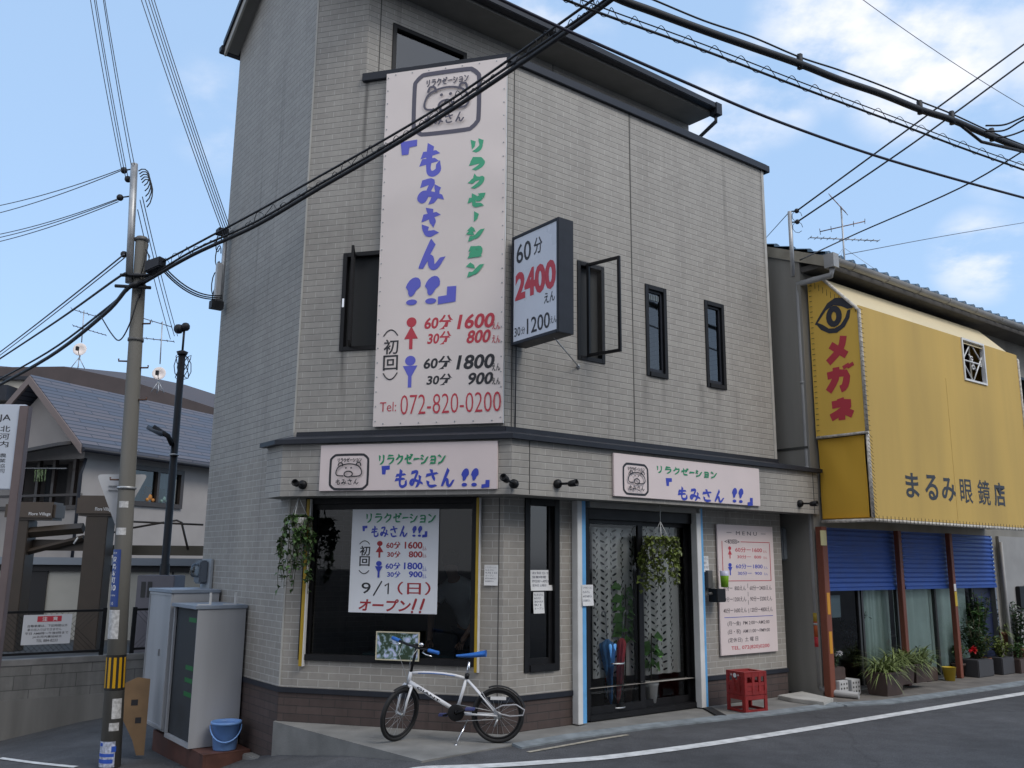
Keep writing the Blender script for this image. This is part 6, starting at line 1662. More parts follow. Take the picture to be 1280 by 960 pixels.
spider(gp(1263, 838) - N.n * .12 + V((0, 0, .3)), .35, .25, 70, 'spider plant in a raised terracotta pot near the right edge', ('round', .3, .32, terracotta), 34)
spider(gp(1277, 838) + V((0, 0, .06)), .25, .2, 30, 'sparse small plant in a terracotta pot at the right edge', ('round', .3, .3, terracotta), 35, leaf_y)
bushy(gp(1296, 834) - N.n * .1, .8, 1.05, 620, .1, 'big dark bush at the right edge of the shop front', ('round', .4, .4, brown_pl), 36, leaf_d)
bushy(gp(1208, 838) - N.n * .2, .5, .75, 420, .09, 'dark leafy shrub in a pot right behind the right wooden post', ('round', .32, .28, brown_pl), 37, leaf_d)
bushy(gp(1268, 836) - N.n * .35, .6, .85, 460, .09, 'dark leafy shrub behind the spider plant near the right edge', ('round', .34, .3, terracotta), 38, leaf_d)
bushy(gp(1092, 856) - N.n * .2, .3, .6, 200, .07, 'slender dark plant between the terracotta pot and the spider plants', ('round', .24, .24, brown_pl), 39, leaf_d)
for k, (px, py, w, h, nn_, L, lm, pk, lb) in enumerate((
    (1168, 852, .32, .3, 180, .06, leaf_m, ('box', .3, .2, brown_pl), 'small leafy plant in a low brown box left of the yellow pot'),
    (1207, 846, .36, .35, 220, .065, leaf_m, ('round', .22, .2, brown_pl), 'low leafy plant in a small dark pot right of the yellow pot'),
    (1233, 845, .4, .4, 240, .07, leaf_y, ('round', .26, .22, terracotta), 'light green plant in a terracotta pot between the two dark planters'),
    (1270, 840, .4, .3, 200, .06, leaf_m, ('box', .4, .22, brown_pl), 'low plant in a brown box in front of the raised terracotta pot'),
    (1286, 838, .5, .8, 380, .09, leaf_d, ('round', .34, .3, brown_pl), 'dark shrub in a brown pot cut by the right edge'))):
    bushy(gp(px, py) - N.n * (.1 if k != 3 else -.05), w, h, nn_, L, lb, pk, 50 + k, lm)
# small table behind the spider plants
c = gp(1122, 850) - N.n * .25; t = thing('side_table', 'small pale topped table behind the spider plants', 'table', c); F_ = Fr(c, dB)
mb = MB(); mb.box(F_, -.3, .3, .62, .65, -.2, .2); mb.build('table_top', mat('pale_laminate', (.45, .42, .4), .6, .1, 6), t, bevel=.004)
for s in (-.25, .22):
    for o in (-.17, .14): MB().box(F_, s, s + .03, .0, .62, o, o + .03).build('leg', black_al, t)
# concrete ramp plate at the gap
mb = MB(); pts = [atz(972, 874), atz(1003, 869), atz(1042, 878), atz(1030, 883), atz(990, 878)]
mb.prism([V((p.x, p.y, .05)) for p in pts], (0, 0, -.05)); tag(mb.build('ramp_plate', mat('pale_concrete', (.42, .41, .38), .9, .15, 5), bevel=.006), 'pale concrete ramp plate on the ground in front of the gap between the shops', 'plate')
# boxes in the gap
gx = Fr(N.P(-.1, 0, -.5), dB)
t = thing('gas_meter', 'grey gas meter with pipes in the dark gap between the two shops', 'meter', gx.P(0, 1.2, 0))
mb = MB(); z_ = gx.u(985, 690, 0)[1]; sx = gx.u(982, 690, 0)[0]; mb.box(gx, sx - .12, sx + .14, 1.75, 2.2, -.1, .05); mb.build('case', mat('meter_grey', (.3, .33, .36)), t, bevel=.02)
mb = MB(); mb.tube([gx.P(sx, 1.75, 0), gx.P(sx, .3, 0)], .02, 8); mb.tube([gx.P(sx + .2, 2.3, 0), gx.P(sx + .2, .05, 0)], .025, 8); mb.build('pipe', gut, t)

# aerial and service mast on the optician roof
def yagi(c, ax, n, L, el, mbx, r=.006):
    ax = V(ax).normalized(); w = ax.cross(V((0, 0, 1))).normalized()
    mbx.tube([c - ax * L * .5, c + ax * L * .5], r * 1.6, 6)
    for k in range(n):
        p = c + ax * (L * (k / (n - 1) - .5)); e = el * (.75 + .25 * (1 - k / n)); mbx.tube([p - w * e * .5, p + w * e * .5], r, 5)
am = N.P(*N.u(1056, 330, -1.0), -1.0); zt = N.u(1050, 258, -1.0)[1]
t = thing('tv_antenna', 'television aerial mast with three yagi arrays above the blue tiled roof', 'antenna', am)
mb = MB(); tp = V((am.x, am.y, zt)); mb.tube([V((am.x, am.y, am.z - .6)), tp], .016, 8); 
for a in (0, 2.1, 4.2): mb.tube([V((am.x, am.y, am.z + .3)), V((am.x + .8 * math.cos(a), am.y + .8 * math.sin(a), am.z - .3))], .004, 4)
mb.build('mast', steel, t)
sun_red = mat('sunlit_red_aluminium', (.3, .2, .17), .5, .2, 20, metal=.5)  # reddish sunlight on the aerial, put into the metal colour
z1 = N.u(1054, 299, -1.0)[1]; mb = MB(); yagi(V((am.x, am.y, z1)) + V((.02, 0, 0)), V((1, .1, 0)), 12, 1.25, .16, mb); mb.build('yagi_array', steel, t)
z2 = N.u(1050, 282, -1.0)[1]; mb = MB(); yagi(V((am.x, am.y, z2)), V((.9, -.35, .12)), 5, .75, .3, mb); mb.build('yagi_array', sun_red, t)
mb = MB(); yagi(tp + V((-.05, 0, .05)), V((-.3, .2, .55)), 5, .45, .25, mb); mb.build('yagi_array', sun_red, t)
sm_o = N.u(990, 320, .3); smp = N.P(sm_o[0], sm_o[1], .3)
t = thing('service_mast', 'short steel service mast with insulators at the optician gable end', 'mast', smp)
zt = N.u(988, 265, .3)[1]; mb = MB(); mtop = V((smp.x, smp.y, zt)); mb.tube([smp - V((0, 0, .3)), mtop], .028, 10); mb.build('mast', steel, t)
mb = MB()
for dz in (.0, -.16):
    mb.ball(mtop + V((.09, -.03, dz)), .035, 10); mb.tube([mtop + V((0, 0, dz)), mtop + V((.09, -.03, dz))], .01, 5)
    mb.tube([mtop + V((.09 + .07 * math.cos(k * .7), -.03, dz - .08 + .08 * math.sin(k * .7))) for k in range(9)], .004, 4)
mb.build('insulators', cable_m, t)

# ================================================================== left side: retaining wall, fence, house
W0 = gr(0, 925)
W = Fr(W0, dB)
wt = W.u(0, 826)[1]; wb = W.u(0, 876)[1]
rw = thing('retaining_wall', 'low grey block retaining wall with concrete foot along the alley', 'wall', W.P(0, -1, 0))
mb = MB(); mb.box(W, -8, 9, wb + .002, wt - .09, -.2, 0); mb.build('blocks', block, rw)
mb = MB(); mb.box(W, -8, 9, wt - .09, wt, -.21, .012); mb.build('coping', mat('coping_block', (.2, .195, .19), .9, .25, 4), rw, bevel=.008)
mb = MB(); mb.box(W, -8, 9, -1.8, wb, -.25, .03); mb.build('concrete_foot', concrete_d, rw)
# car park ground behind
mb = MB(); mb.prism([W.P(-8, wt - .05, -.2), W.P(9, wt - .05, -.2), W.P(9, wt - .05, -26), W.P(-14, wt - .05, -26)], (0, 0, -.1)); struct(mb.build('car_park_ground', mat('car_park_asphalt', (.06, .06, .06), .9, .2, 2)))
GZ = wt - .05
# mesh fence
ft = W.u(60, 763, -.1)[1]; s1 = W.u(131, 765, -.1)[0]; s2 = W.u(182, 762, -.1)[0]
for k, (s0, s1_, lb) in enumerate(((-7, s1, 'black mesh fence on the retaining wall left of the utility pole'), (s1 + .45, s1 + 3.5, 'black mesh fence on the retaining wall between pole and lockers'))):
    fn = thing('mesh_fence', lb, 'fence', W.P((s0 + s1_) / 2, wt, -.1))
    mb = MB(); mb.box(W, s0, s1_, ft - .035, ft, -.12, -.085); mb.box(W, s0, s1_, wt + .05, wt + .085, -.12, -.085)
    mb.build('rail', black_al, fn)
    s = s1_ if k == 0 else s0
    while s > s0 - .01 and s < s1_ + .01:
        MB().box(W, s - .03, s + .03, wt, ft + .02, -.125, -.08).build('post', black_al, fn); s += -2.0 if k == 0 else 2.0
    mb = MB(); h = ft - .04 - wt - .09
    x = s0
    while x < s1_ - .05:
        for sg in (1, -1):
            a, b = (x, x + h) if sg == 1 else (x + h, x)
            if max(a, b) < s1_: mb.tube([W.P(a, wt + .09, -.1), W.P(b, ft - .04, -.1)], .0024, 3, cap=False)
        x += .075
    mb.build('mesh', black_al, fn)
# notice on the fence
bx = W.box(30, 769, 87, 804, -.07)
nb = thing('fence_notice', 'white notice board with red header fixed to the mesh fence', 'notice', W.P((bx[0] + bx[2]) / 2, bx[1], -.07))
mb = MB(); mb.box(W, bx[0], bx[2], bx[1], bx[3], -.08, -.07); mb.build('panel', mat('notice_white', (.62, .63, .66), .5), nb)
Wd, Hd = bx[2] - bx[0], bx[3] - bx[1]
nx_ = lambda x0, y0, x1, y1: (bx[0] + Wd * x0, bx[3] - Hd * y1, bx[0] + Wd * x1, bx[3] - Hd * y0)
lay = Lay(W, -.069); lay.rect(nx_(.28, .05, .78, .24)); lay.build('red_header', ink_red, nb)
lay = Lay(W, -.068); lay.text('注　意', nx_(.38, .07, .7, .22), .02); lay.build('lettering', ink_white, nb)
lay = Lay(W, -.069)
for k, (s, x1) in enumerate((('自動車庫は、下記時間以外', .92), ('車の出入りはできません', .8), ('平日 AM8時〜午後8時まで', .95), ('JA北河内農協組合', .82), ('TEL 884-8233', .74))): lay.text(s, nx_((.1, .1, .06, .22, .3)[k], .33 + .125 * k, x1, .42 + .125 * k), .006)
lay.build('lettering', ink_black, nb)

# beige house
Hc = aty(107, 548, 22)
dl = V((math.sin(math.radians(23)), math.cos(math.radians(23)), 0)); dg = V((dl.y, -dl.x, 0))
HL = Fr((Hc.x, Hc.y, 0), dl); HG = Fr((Hc.x, Hc.y, 0), dg)
beige = mat('beige_render', (.34, .315, .3), .9, .08, 1.5)
ez = HL.u(107, 548)[1]
hs = thing('house', 'beige rendered house with blue-grey slate roof beyond the car park', 'house', HG.P(-1, GZ, -3))
ap = HG.u(54, 480); le = HG.u(20, 525)
gw = 2 * abs(ap[0]); 
win = HL.box(166, 583, 224, 634); win = (win[0], win[1], win[2], win[3])
rec = HG.box(22, 577, 99, 634)
mb = MB()
wall(mb, HL, 0, 14, GZ, ez - .1, [win], reveal=.12)
wall(mb, HG, -gw, 0, GZ, ez - .1, [(max(rec[0], -gw + .1), rec[1], rec[2], rec[3])], reveal=.9)
mb.poly([HG.P(-gw, ez - .1), HG.P(0, ez - .1), HG.P(ap[0], ap[1] - .25)])
mb.build('wall', beige, hs)
mb = MB(); mb.poly([HG.P(-gw, rec[1] - .3, -.95), HG.P(-.1, rec[1] - .3, -.95), HG.P(-.1, rec[3] + .3, -.95), HG.P(-gw, rec[3] + .3, -.95)]); mb.poly([HL.P(win[0] - .3, win[1] - .3, -.5), HL.P(win[2] + .3, win[1] - .3, -.5), HL.P(win[2] + .3, win[3] + .3, -.5), HL.P(win[0] - .3, win[3] + .3, -.5)]); mb.build('inner_wall', interior, hs)
slate = bpy.data.materials.new('blue_grey_slate'); slate.use_nodes = True
N_, L2 = slate.node_tree.nodes, slate.node_tree.links; p_ = N_['Principled BSDF']; p_.inputs['Roughness'].default_value = .6
uvn = N_.new('ShaderNodeUVMap'); uvn.uv_map = 'UVMap'; bt = N_.new('ShaderNodeTexBrick'); L2.new(uvn.outputs[0], bt.inputs[0]); bt.inputs['Scale'].default_value = 1; bt.inputs['Brick Width'].default_value = 1.3; bt.inputs['Row Height'].default_value = .105; bt.inputs['Mortar Size'].default_value = .014; bt.inputs['Bias'].default_value = -.1
bt.inputs['Color1'].default_value = (.085, .1, .135, 1); bt.inputs['Color2'].default_value = (.135, .12, .13, 1); bt.inputs['Mortar'].default_value = (.035, .04, .055, 1); L2.new(bt.outputs[0], p_.inputs['Base Color'])
ov = .35
mb = MB()
def hp(s, z, l): return HG.P(s, z, -l)
rise = (ap[1] - ez) / abs(ap[0])
for sg in (1, -1):
    e0 = ap[0] + sg * (abs(ap[0]) + ov); z0 = ez - ov * rise
    lo = [hp(e0, z0, -.4), hp(e0, z0, 14), hp(ap[0], ap[1] + .05, 14), hp(ap[0], ap[1] + .05, -.4)]
    if sg < 0: lo = lo[::-1]
    mb.hexa(lo + [p + V((0, 0, .12)) for p in lo])
ro = mb.build('roof', slate, hs)
mb = MB()
for sg in (1, -1):
    e0 = ap[0] + sg * (abs(ap[0]) + ov); z0 = ez - ov * rise
    p0, p1 = hp(e0, z0 - .12, -.43), hp(ap[0], ap[1] - .08, -.43); mb.prism([p0, p0 + V((0, 0, .22)), p1 + V((0, 0, .22)), p1], -HG.n * .06)
mb.build('barge_board', mat('pinkish_brown_paint', (.2, .16, .15), .7), ro)
mb = MB(); mb.tube([hp(ov + .06, ez - ov * rise - .02, -.4), hp(ov + .06, ez - ov * rise - .02, 14)], .06, 8); mb.tube([hp(ov * .3, ez - .5, -.02), hp(.05, ez - .9, -.08), hp(.05, GZ, -.08)], .04, 8); mb.build('gutter', navy, ro)
bronze = mat('bronze_aluminium', (.045, .035, .03), .45, .1, 6)
def hwin(F, h, mid, nm='window'):
    a, b, c, d = h; f_ = .07; mb = MB()
    for r in ((a - .05, b - .05, a + f_, d + .05), (c - f_, b - .05, c + .05, d + .05), (a + f_, b - .05, c - f_, b + f_), (a + f_, d - f_, c - f_, d + .05), *([((a + c) / 2 - .04, b + f_, (a + c) / 2 + .04, d - f_)] if mid else [])): mb.box(F, r[0], r[2], r[1], r[3], -.1, .06)
    w = mb.build(nm, bronze, hs); mb = MB(); mb.poly([F.P(a + f_, b + f_, -.03), F.P(c - f_, b + f_, -.03), F.P(c - f_, d - f_, -.03), F.P(a + f_, d - f_, -.03)]); mb.build('pane', glass, w); return w
hwin(HL, win, True)
mb = MB(); n = 40
for k in range(n + 1):
    s = win[0] + (win[2] - win[0]) * k / n; o = -.25 + .03 * math.sin(k * 1.7); mb.v += [HL.P(s, win[1], o), HL.P(s, win[3], o)]
for k in range(n): mb.f.append((2 * k, 2 * k + 2, 2 * k + 3, 2 * k + 1)); mb.sm.append(True)
tag(mb.build('net_curtain', mat('pale_blue_net', (.34, .42, .44), .9)), 'pale bluish net curtain behind the house window with the plush toys', 'curtain')
for px, py, r, col, lb in ((184, 628, .17, (.5, .22, .06), 'orange-brown plush toy in the beige house window'), (202, 627, .16, (.2, .3, .27), 'grey-green plush toy in the beige house window')):
    s, z = HL.u(px, py, -.12); c = HL.P(s, win[1] + .07, -.14); t = thing('plush_toy', lb, 'plush toy', c); pm_ = mat('plush_' + lb[:4], col, .95, .1, 20)
    mb = MB(); mb.ball(c + V((0, 0, r * .8)), r * .8, 12); mb.ball(c + V((0, 0, r * 1.8)), r * .65, 12); mb.build('body', pm_, t)
    mb = MB()
    for sg in (-1, 1): mb.ball(c + V((0, 0, r * 2.35)) + HL.d * (sg * r * .45), r * .24, 8); mb.ball(c + HL.n * r * .6 + HL.d * (sg * r * .6) + V((0, 0, r * .35)), r * .33, 8)
    mb.build('ears_and_paws', pm_, t)
# recessed balcony: screen frames, rail, awning
mb = MB()
for s in (rec[0] + .1, -2.2, -1.6, -1.05, -.35): mb.box(HG, s, s + .09, rec[1], rec[3], -.12, -.02)
mb.box(HG, -gw + .1, rec[2], rec[1] + .28, rec[1] + .34, -.06, .02); mb.box(HG, -gw + .1, rec[2], rec[1] - .05, rec[1] + .05, -.08, .05); mb.box(HG, -1.0, -.35, rec[1], rec[3], -.5, -.45)
mb.build('balcony_frame', bronze, hs)
mb = MB(); p = [HG.P(-gw, rec[3] - .12, .8), HG.P(.0, rec[3] + .22, .8), HG.P(.0, rec[3] + .42, -.1), HG.P(-gw, rec[3] + .1, -.1)]; mb.hexa([p[0], p[1], p[2], p[3]] + [q + V((0, 0, .08)) for q in p]); mb.build('awning', mat('dark_awning', (.06, .058, .06), .6), hs)
t = thing('laundry_hanger', 'small hanger with coloured pegs on the house balcony', 'hanger', HG.P(-1.35, rec[1] + .9, .1)); mb = MB(); rnd = random.Random(2)
for k in range(9): mb.tube([HG.P(-1.5 + .09 * (k % 5) + .04, rec[1] + .65 + .15 * (k // 5), .12), HG.P(-1.55 + .09 * (k % 5) + rnd.uniform(0, .1), rec[1] + .95, .12)], .018, 5)
mb.build('pegs', mat('mixed_pegs', (.3, .4, .2), .6, .7, 22), t); mb = MB(); mb.tube([HG.P(-gw + .2, rec[1] + 1.05, .12), HG.P(-.4, rec[1] + .95, .12)], .02, 6); mb.build('rod', steel, t)

# far buildings
def far_house(name, label, px, Y, roofm, wallm, zc=None):
    P = [aty(x, y, Y) for x, y in px]
    t = thing(name, label, 'house', (P[0].x, Y, GZ))
    mb = MB(); pts = [P[0]] + P[1:] + [V((P[-1].x, Y, P[-1].z - 1.2)), V((P[0].x, Y, P[0].z - 1.2))]
    mb.prism(pts, (0, 6, 1.0)); mb.build('roof', roofm, t)
    mb = MB(); mb.box(Fr((0, Y + .5), (1, 0)), P[0].x + .2, P[-1].x - .6, GZ, min(p.z for p in P) - .5, -5, 0); mb.build('wall', wallm, t); return t
far_house('house', 'distant house with dark brown hip roof behind the slate roof', [(-60, 452), (0, 459), (80, 458), (160, 475), (275, 512)], 34, mat('dark_brown_roof', (.07, .055, .055), .7, .15, 2), mat('far_wall', (.25, .24, .23), .9))
t = thing('house', 'cream building with dark eave at the far left', 'house', aty(25, 500, 29)); FB = Fr((0, 29), (1, 0))
a, b = FB.u(-40, 475), FB.u(44, 475)
mb = MB(); mb.box(FB, a[0], b[0], GZ, a[1], -5, 0); mb.build('wall', mat('cream_render', (.5, .47, .4), .9, .05, 2), t)
mb = MB(); q = FB.u(-30, 487, .6); q2 = FB.u(11, 486, .6); mb.box(FB, q[0], q2[0], q[1] - .35, q[1] + .15, 0.01, .7); q3 = FB.u(10, 475, .2); mb.box(FB, a[0] - .2, b[0] + .15, a[1], a[1] + .12, -5.1, .15); mb.build('roof', navy, t)
mb = MB(); q = FB.u(31, 492); mb.lathe(FB.P(q[0], q[1], .005), [(.14, 0), (.14, .05), (.08, .09), (0, .1)], 14, FB.n); mb.build('vent', black_al, t)

def dish(px, py, Y, label, tri=True, mastpx=None):
    c = aty(px, py, Y); r = .38 * Y / 30 * 1.0 if False else (8.5 / FPX * Y)
    base = c - V((0, 0, r * 2.4)); t = thing('satellite_dish', label, 'satellite dish', base)
    ax = V((.12, -1, .12)).normalized(); mb = MB(); mb.lathe(c, [(0, -.08), (r * .5, -.06), (r * .85, -.01), (r, .03), (r * .98, .035), (r * .5, -.03), (0, -.05)], 24, ax); mb.build('reflector', mat('dish_sunlit_white', (.85, .78, .75), .5), t)  # warm sunlight put into the dish's pinkish white
    mb = MB(); mb.tube([c - V((0, 0, r)), c + ax * r * 1.1 - V((0, 0, r * .1))], .012, 5); mb.box(Fr(c + ax * r * 1.1, (1, 0)), -.04, .04, c.z + ax.z * r * 1.1 - .12, c.z + ax.z * r * 1.1 + .02, -.05, .05); mb.build('feed_arm', black_al, t)
    mb = MB(); b0 = c - V((0, 0, r * 1.2))
    for k in range(4): mb.tube([b0, base + V((r * .9 * math.cos(k * 1.57 + .5), r * .9 * math.sin(k * 1.57 + .5), -.1))], .014, 5)
    mb.tube([b0 - V((0, 0, .1)), c + V((0, .1, 0))], .022, 6)
    mb.build('tripod', steel, t); return t
dish(100, 437, 30, 'white satellite dish on the dark hip roof left of the utility pole')
dish(199, 467, 27, 'white satellite dish on the slate roof beside the black lamp post')
def roof_aerial(px, y0, y1, Y, arr, label):
    p0, p1 = aty(px, y0, Y), aty(px + 3, y1, Y); t = thing('tv_antenna', label, 'antenna', p0); mb = MB(); mb.tube([p0, p1], .018, 6); mb.build('mast', steel, t)
    for (ay, dx, L, n, el) in arr:
        c = aty(px + dx, ay, Y); mb = MB(); yagi(c, V((1, .3, -.25 if L < 1.2 else -.05)), n, L, el, mb, .009); mb.build('yagi_array', mat('dull_aluminium', (.12, .13, .16), .5), t)
roof_aerial(102, 428, 388, 30, ((391, 3, .8, 4, .5), (413, 10, 1.1, 9, .3)), 'thin television aerial above the left satellite dish')
roof_aerial(200, 455, 402, 27, ((403, -4, .9, 4, .4), (424, -8, 1.2, 7, .35)), 'thin television aerial above the right satellite dish')

# car park furniture, standing on the raised ground
GP = Fr((0, 15.2), (1, 0))
brown_g = mat('dark_brown_gate', (.06, .045, .033), .5, .12, 4)
brown_c = mat('bronze_gate_head', (.085, .062, .045), .45, .1, 4)
pg = thing('parking_gate', 'dark brown flip-up parking gate with two posts and lettered heads', 'gate', GP.P(GP.u(60, 800)[0], GZ, 0))
for (x0, x1, hx0, hx1, hy0, hy1, bx0) in ((13, 28, 6, 67, 627, 650, 35), (100, 128, 96, 143, 619, 645, 108)):
    s0, s1 = GP.u(x0, 720)[0], GP.u(x1, 720)[0]; zt = GP.u(x0, hy1)[1]
    mb = MB(); mb.box(GP, s0, s1, GZ, zt, -.3, 0); mb.build('post', brown_g, pg, bevel=.01)
    h = GP.box(hx0, hy0, hx1, hy1, .05); mb = MB(); mb.box(GP, *[h[0], h[2], h[1], h[3]], -.35, .05); hd = mb.build('gate_head', brown_c, pg, bevel=.04)
    lay = Lay(GP, .052); w_ = h[2] - h[0]; hh = h[3] - h[1]; lay.text('Flore Village', (h[0] + w_ * .5, h[1] + hh * .2, h[0] + w_ * .93, h[1] + hh * .42), .008); lay.build('lettering', ink_white, hd)
mb = MB(); p0 = GP.P(*GP.u(27, 666), -.1); p1 = GP.P(*GP.u(101, 660), -.1)
mb.tube([p0, p1], .09, 4, smooth=False); mb.tube([GP.P(*GP.u(30, 690), -.12), GP.P(*GP.u(101, 672), -.12)], .05, 4, smooth=False); mb.box(GP, GP.u(32, 690)[0], GP.u(100, 690)[0], GP.u(50, 688)[1], GP.u(50, 674)[1], -.3, -.2); mb.build('swing_arm', brown_g, pg)
mb = MB(); mb.tube([GP.P(*GP.u(93, 680), .02), GP.P(*GP.u(98, 672), .02)], .015, 5); mb.build('damper', white_p, pg)
GR = Fr((0, 17.5), (1, 0))
sh = thing('garage_shed', 'low cream panelled garage shed behind the parking gate', 'shed', GR.P(GR.u(90, 800)[0], GZ, 0))
a, b = GR.u(-60, 700)[0], GR.u(300, 700)[0]; zt = GR.u(80, 706)[1]
mb = MB(); mb.box(GR, a, b, GZ, zt, -2, 0); mb.build('panel_wall', mat('cream_steel_panel', (.42, .41, .37), .6, .08, 2), sh)
mb = MB(); mb.box(GR, a - .1, b + .1, zt + .002, zt + .14, -2.1, .12); mb.build('roof_edge', mat('grey_blue_fascia', (.2, .23, .27), .5), sh)
mb = MB(); mb.box(GR, a - .05, b, zt - .12, zt - .002, .004, .05)
x = a
while x < b: mb.box(GR, x, x + .03, GZ, zt - .12, .002, .012); x += .85
for x0, x1 in ((26, 56), ): mb.box(GR, GR.u(x0, 760)[0], GR.u(x1, 760)[0], GZ + .002, zt - .12, .0125, .03)
mb.build('dark_seams', mat('shed_dark', (.02, .02, .022), .7), sh)
cp_ = thing('carport_frame', 'brown carport beam with thin rods behind the utility pole', 'carport', GP.P(GP.u(190, 690)[0], GZ, -.6))
mb = MB(); o = -.7; p0, p1 = GP.u(127, 687, o), GP.u(262, 690, o); mb.box(GP, p0[0], p1[0] + .6, p0[1] - .09, p0[1] + .08, o - .12, o); mb.box(GP, p1[0] + .3, p1[0] + .45, GZ, p0[1] - .09, o - .1, o - .01); mb.build('beam', mat('olive_brown_metal', (.1, .085, .06), .5, .1, 4), cp_)
mb = MB(); 
for pts in (((143, 651), (254, 656)), ((132, 668), (165, 660), (205, 653)), ((213, 651.5), (221, 650.5), (227, 653), (235, 687))): mb.tube([GP.P(*GP.u(x, y, o), o) for x, y in pts], .02, 6)
mb.build('rods', brown_g, cp_)
mb = MB(); bx = GP.box(172, 719, 212, 800, .2); mb.box(GP, bx[0], bx[2], GZ, bx[3], -.3, .2); t = thing('gate_cabinet', 'grey-violet gate control cabinet with two dark slits at the foot of the lamp post', 'cabinet', GP.P(bx[0], GZ, 0)); mb.build('body', mat('grey_violet_panel', (.16, .155, .18), .6, .08, 4), t, bevel=.01)
mb = MB()
for x in (177, 185): q = GP.box(x, 727, x + 4, 747, .2); mb.box(GP, q[0], q[2], q[1], q[3], .2, .204)
mb.build('slits', interior, t)
# black lamp post
lp0, lp1 = GP.u(207, 718, -.2), GP.u(228, 440, -.2)
lp = thing('street_lamp', 'slim black street lamp post with short arm behind the lockers', 'street lamp', GP.P(lp0[0], GZ, -.2))
mb = MB(); ptop = GP.P(lp1[0], lp1[1], -.2); pb = GP.P(lp0[0] - .02, GZ, -.2); mb.tube([pb, pb.lerp(ptop, .28), pb.lerp(ptop, .281), ptop], [.078, .078, .066, .06], 14); mb.build('pole', black_al, lp)
mb = MB(); q0, q1, q2 = GP.u(214, 556, -.1), GP.u(210, 545, -.1), GP.u(186, 534, -.1); mb.tube([GP.P(*q0, -.15), GP.P(*q1, -.1), GP.P(q2[0] + .1, q2[1], -.05)], .045, 8); F_ = GP; mb.build('arm', black_al, lp)
mb = MB(); a = GP.P(*q1, -.1); b2 = GP.P(*q2, -.05); dd = (b2 - a); mb.tube([a + dd * .15, a + dd * .3, b2], [.03, .06, .045], 8); mb.build('lamp_head', mat('lamp_grey', (.07, .09, .12), .4), lp)
mb = MB(); mb.tube([pb.lerp(ptop, .64), pb.lerp(ptop, .645)], .085, 12); mb.build('steel_band', steel, lp)
mb = MB(); mb.lathe(ptop, [(.08, -.05), (.1, 0), (0, .04)], 14)
for k in range(4): mb.tube([ptop + V((.16 * math.cos(a_ * .7 + k) * (1 if k % 2 else -1) * .8, .05 * k, -.25 + .22 * math.sin(a_ * .7))) for a_ in range(10)], .008, 4)
mb.ball(ptop + V((-.1, 0, .42)), .09, 10); mb.ball(ptop + V((.02, 0, .46)), .08, 10); mb.tube([ptop, ptop + V((0, 0, .45))], .02, 6); mb.build('cable_head', cable_m, lp)
# JA sign on a brown post
JP = Fr((0, 12.6), (1, 0))
p0, p1 = JP.u(6, 730), JP.u(33, 508)
ja = thing('post_sign', 'white vertical sign board on a dull pink-brown post at the left edge', 'sign', JP.P(p0[0], GZ, 0))
JW = Fr(JP.P((p0[0] + p1[0]) / 2, 0, 0), (1, 0))
mb = MB(); mb.hexa([*[JP.P(p0[0] + x, p0[1] - 1.2, o) for x, o in ((-.052, .05), (.052, .05), (.052, -.05), (-.052, -.05))], *[JP.P(p1[0] + x, p1[1], o) for x, o in ((-.065, .06), (.065, .06), (.065, -.06), (-.065, -.06))]]); mb.build('post', mat('pink_brown_post', (.15, .115, .115), .6, .1, 5), ja, bevel=.006)
bx = JP.box(-22, 505, 20, 612, .02); mb = MB(); mb.box(JP, bx[0], bx[2], bx[1], bx[3], -.06, .02); pn = mb.build('panel', mat('pale_blue_white_panel', (.55, .6, .68), .4, .03, 2), ja, bevel=.012)
mb = MB(); mb.box(JP, bx[2], p1[0] - .03, bx[3] - .25, bx[3] - .2, -.04, .0); mb.box(JP, bx[2], p1[0] - .1, bx[1] + .2, bx[1] + .25, -.04, .0); mb.build('bracket', steel, ja)
lay = Lay(JP, .0215); lay.tp('JA', (-1, 518, 13, 528), .01).vert(['北', '河', '内'], (1, 531, 10, 560), .01).vert(['農', '業', '協', '同'], (0, 566, 5, 592), .0); lay.build('lettering', ink_black, ja)

# ================================================================== utility pole
pb = gr(137, 958); 
ptop = aty(173.5, 293, pb.y - .1); ptop = V((ptop.x, pb.y, ptop.z))
mid = aty(155, 700, pb.y); 
up_l = thing('utility_pole', 'concrete utility pole with steel top extension at the alley corner', 'utility pole', pb)
mb = MB(); pb2 = V((aty(137, 950, pb.y).x + .02, pb.y, pb.z - .3)); mb.tube([pb2, pb2.lerp(ptop, .5), ptop - V((0, 0, .03)), ptop], [.118, .097, .074, .064], 24); pol = mb.build('shaft', pole_c, up_l)
axp = (ptop - pb2)
def pz(y):                                        # point on the pole axis seen at picture height y
    z = aty(160, y, pb.y).z; return pb2 + axp * ((z - pb2.z) / axp.z)
def prad(p): return .118 - .043 * (p.z - pb2.z) / axp.z
e0 = pz(355) + V((-.11, -.05, 0)); e1 = aty(168, 205, pb.y - .05)
mb = MB(); mb.tube([e0, e1], .045, 12); mb.build('steel_extension', steel, up_l)
mb = MB()
for y in (300, 345, 358, 425): p = pz(y); mb.lathe(p, [(prad(p) + .004, -.02), (prad(p) + .012, -.018), (prad(p) + .012, .018), (prad(p) + .004, .02)], 20)
mb.build('steel_band', mat('dark_steel', (.1, .1, .1)), up_l)
mb = MB()
for k, y in enumerate((405, 452, 500, 600, 452 + 8)):
    p = pz(y); sg = 1 if k % 2 == 0 else -1; mb.tube([p + V((sg * prad(p), -.02, 0)), p + V((sg * (prad(p) + .1), -.03, 0)), p + V((sg * (prad(p) + .1), -.03, .03))], .011, 6)
mb.build('step_bolt', mat('rusty_bolt', (.1, .05, .035), .7), up_l)
mb = MB()
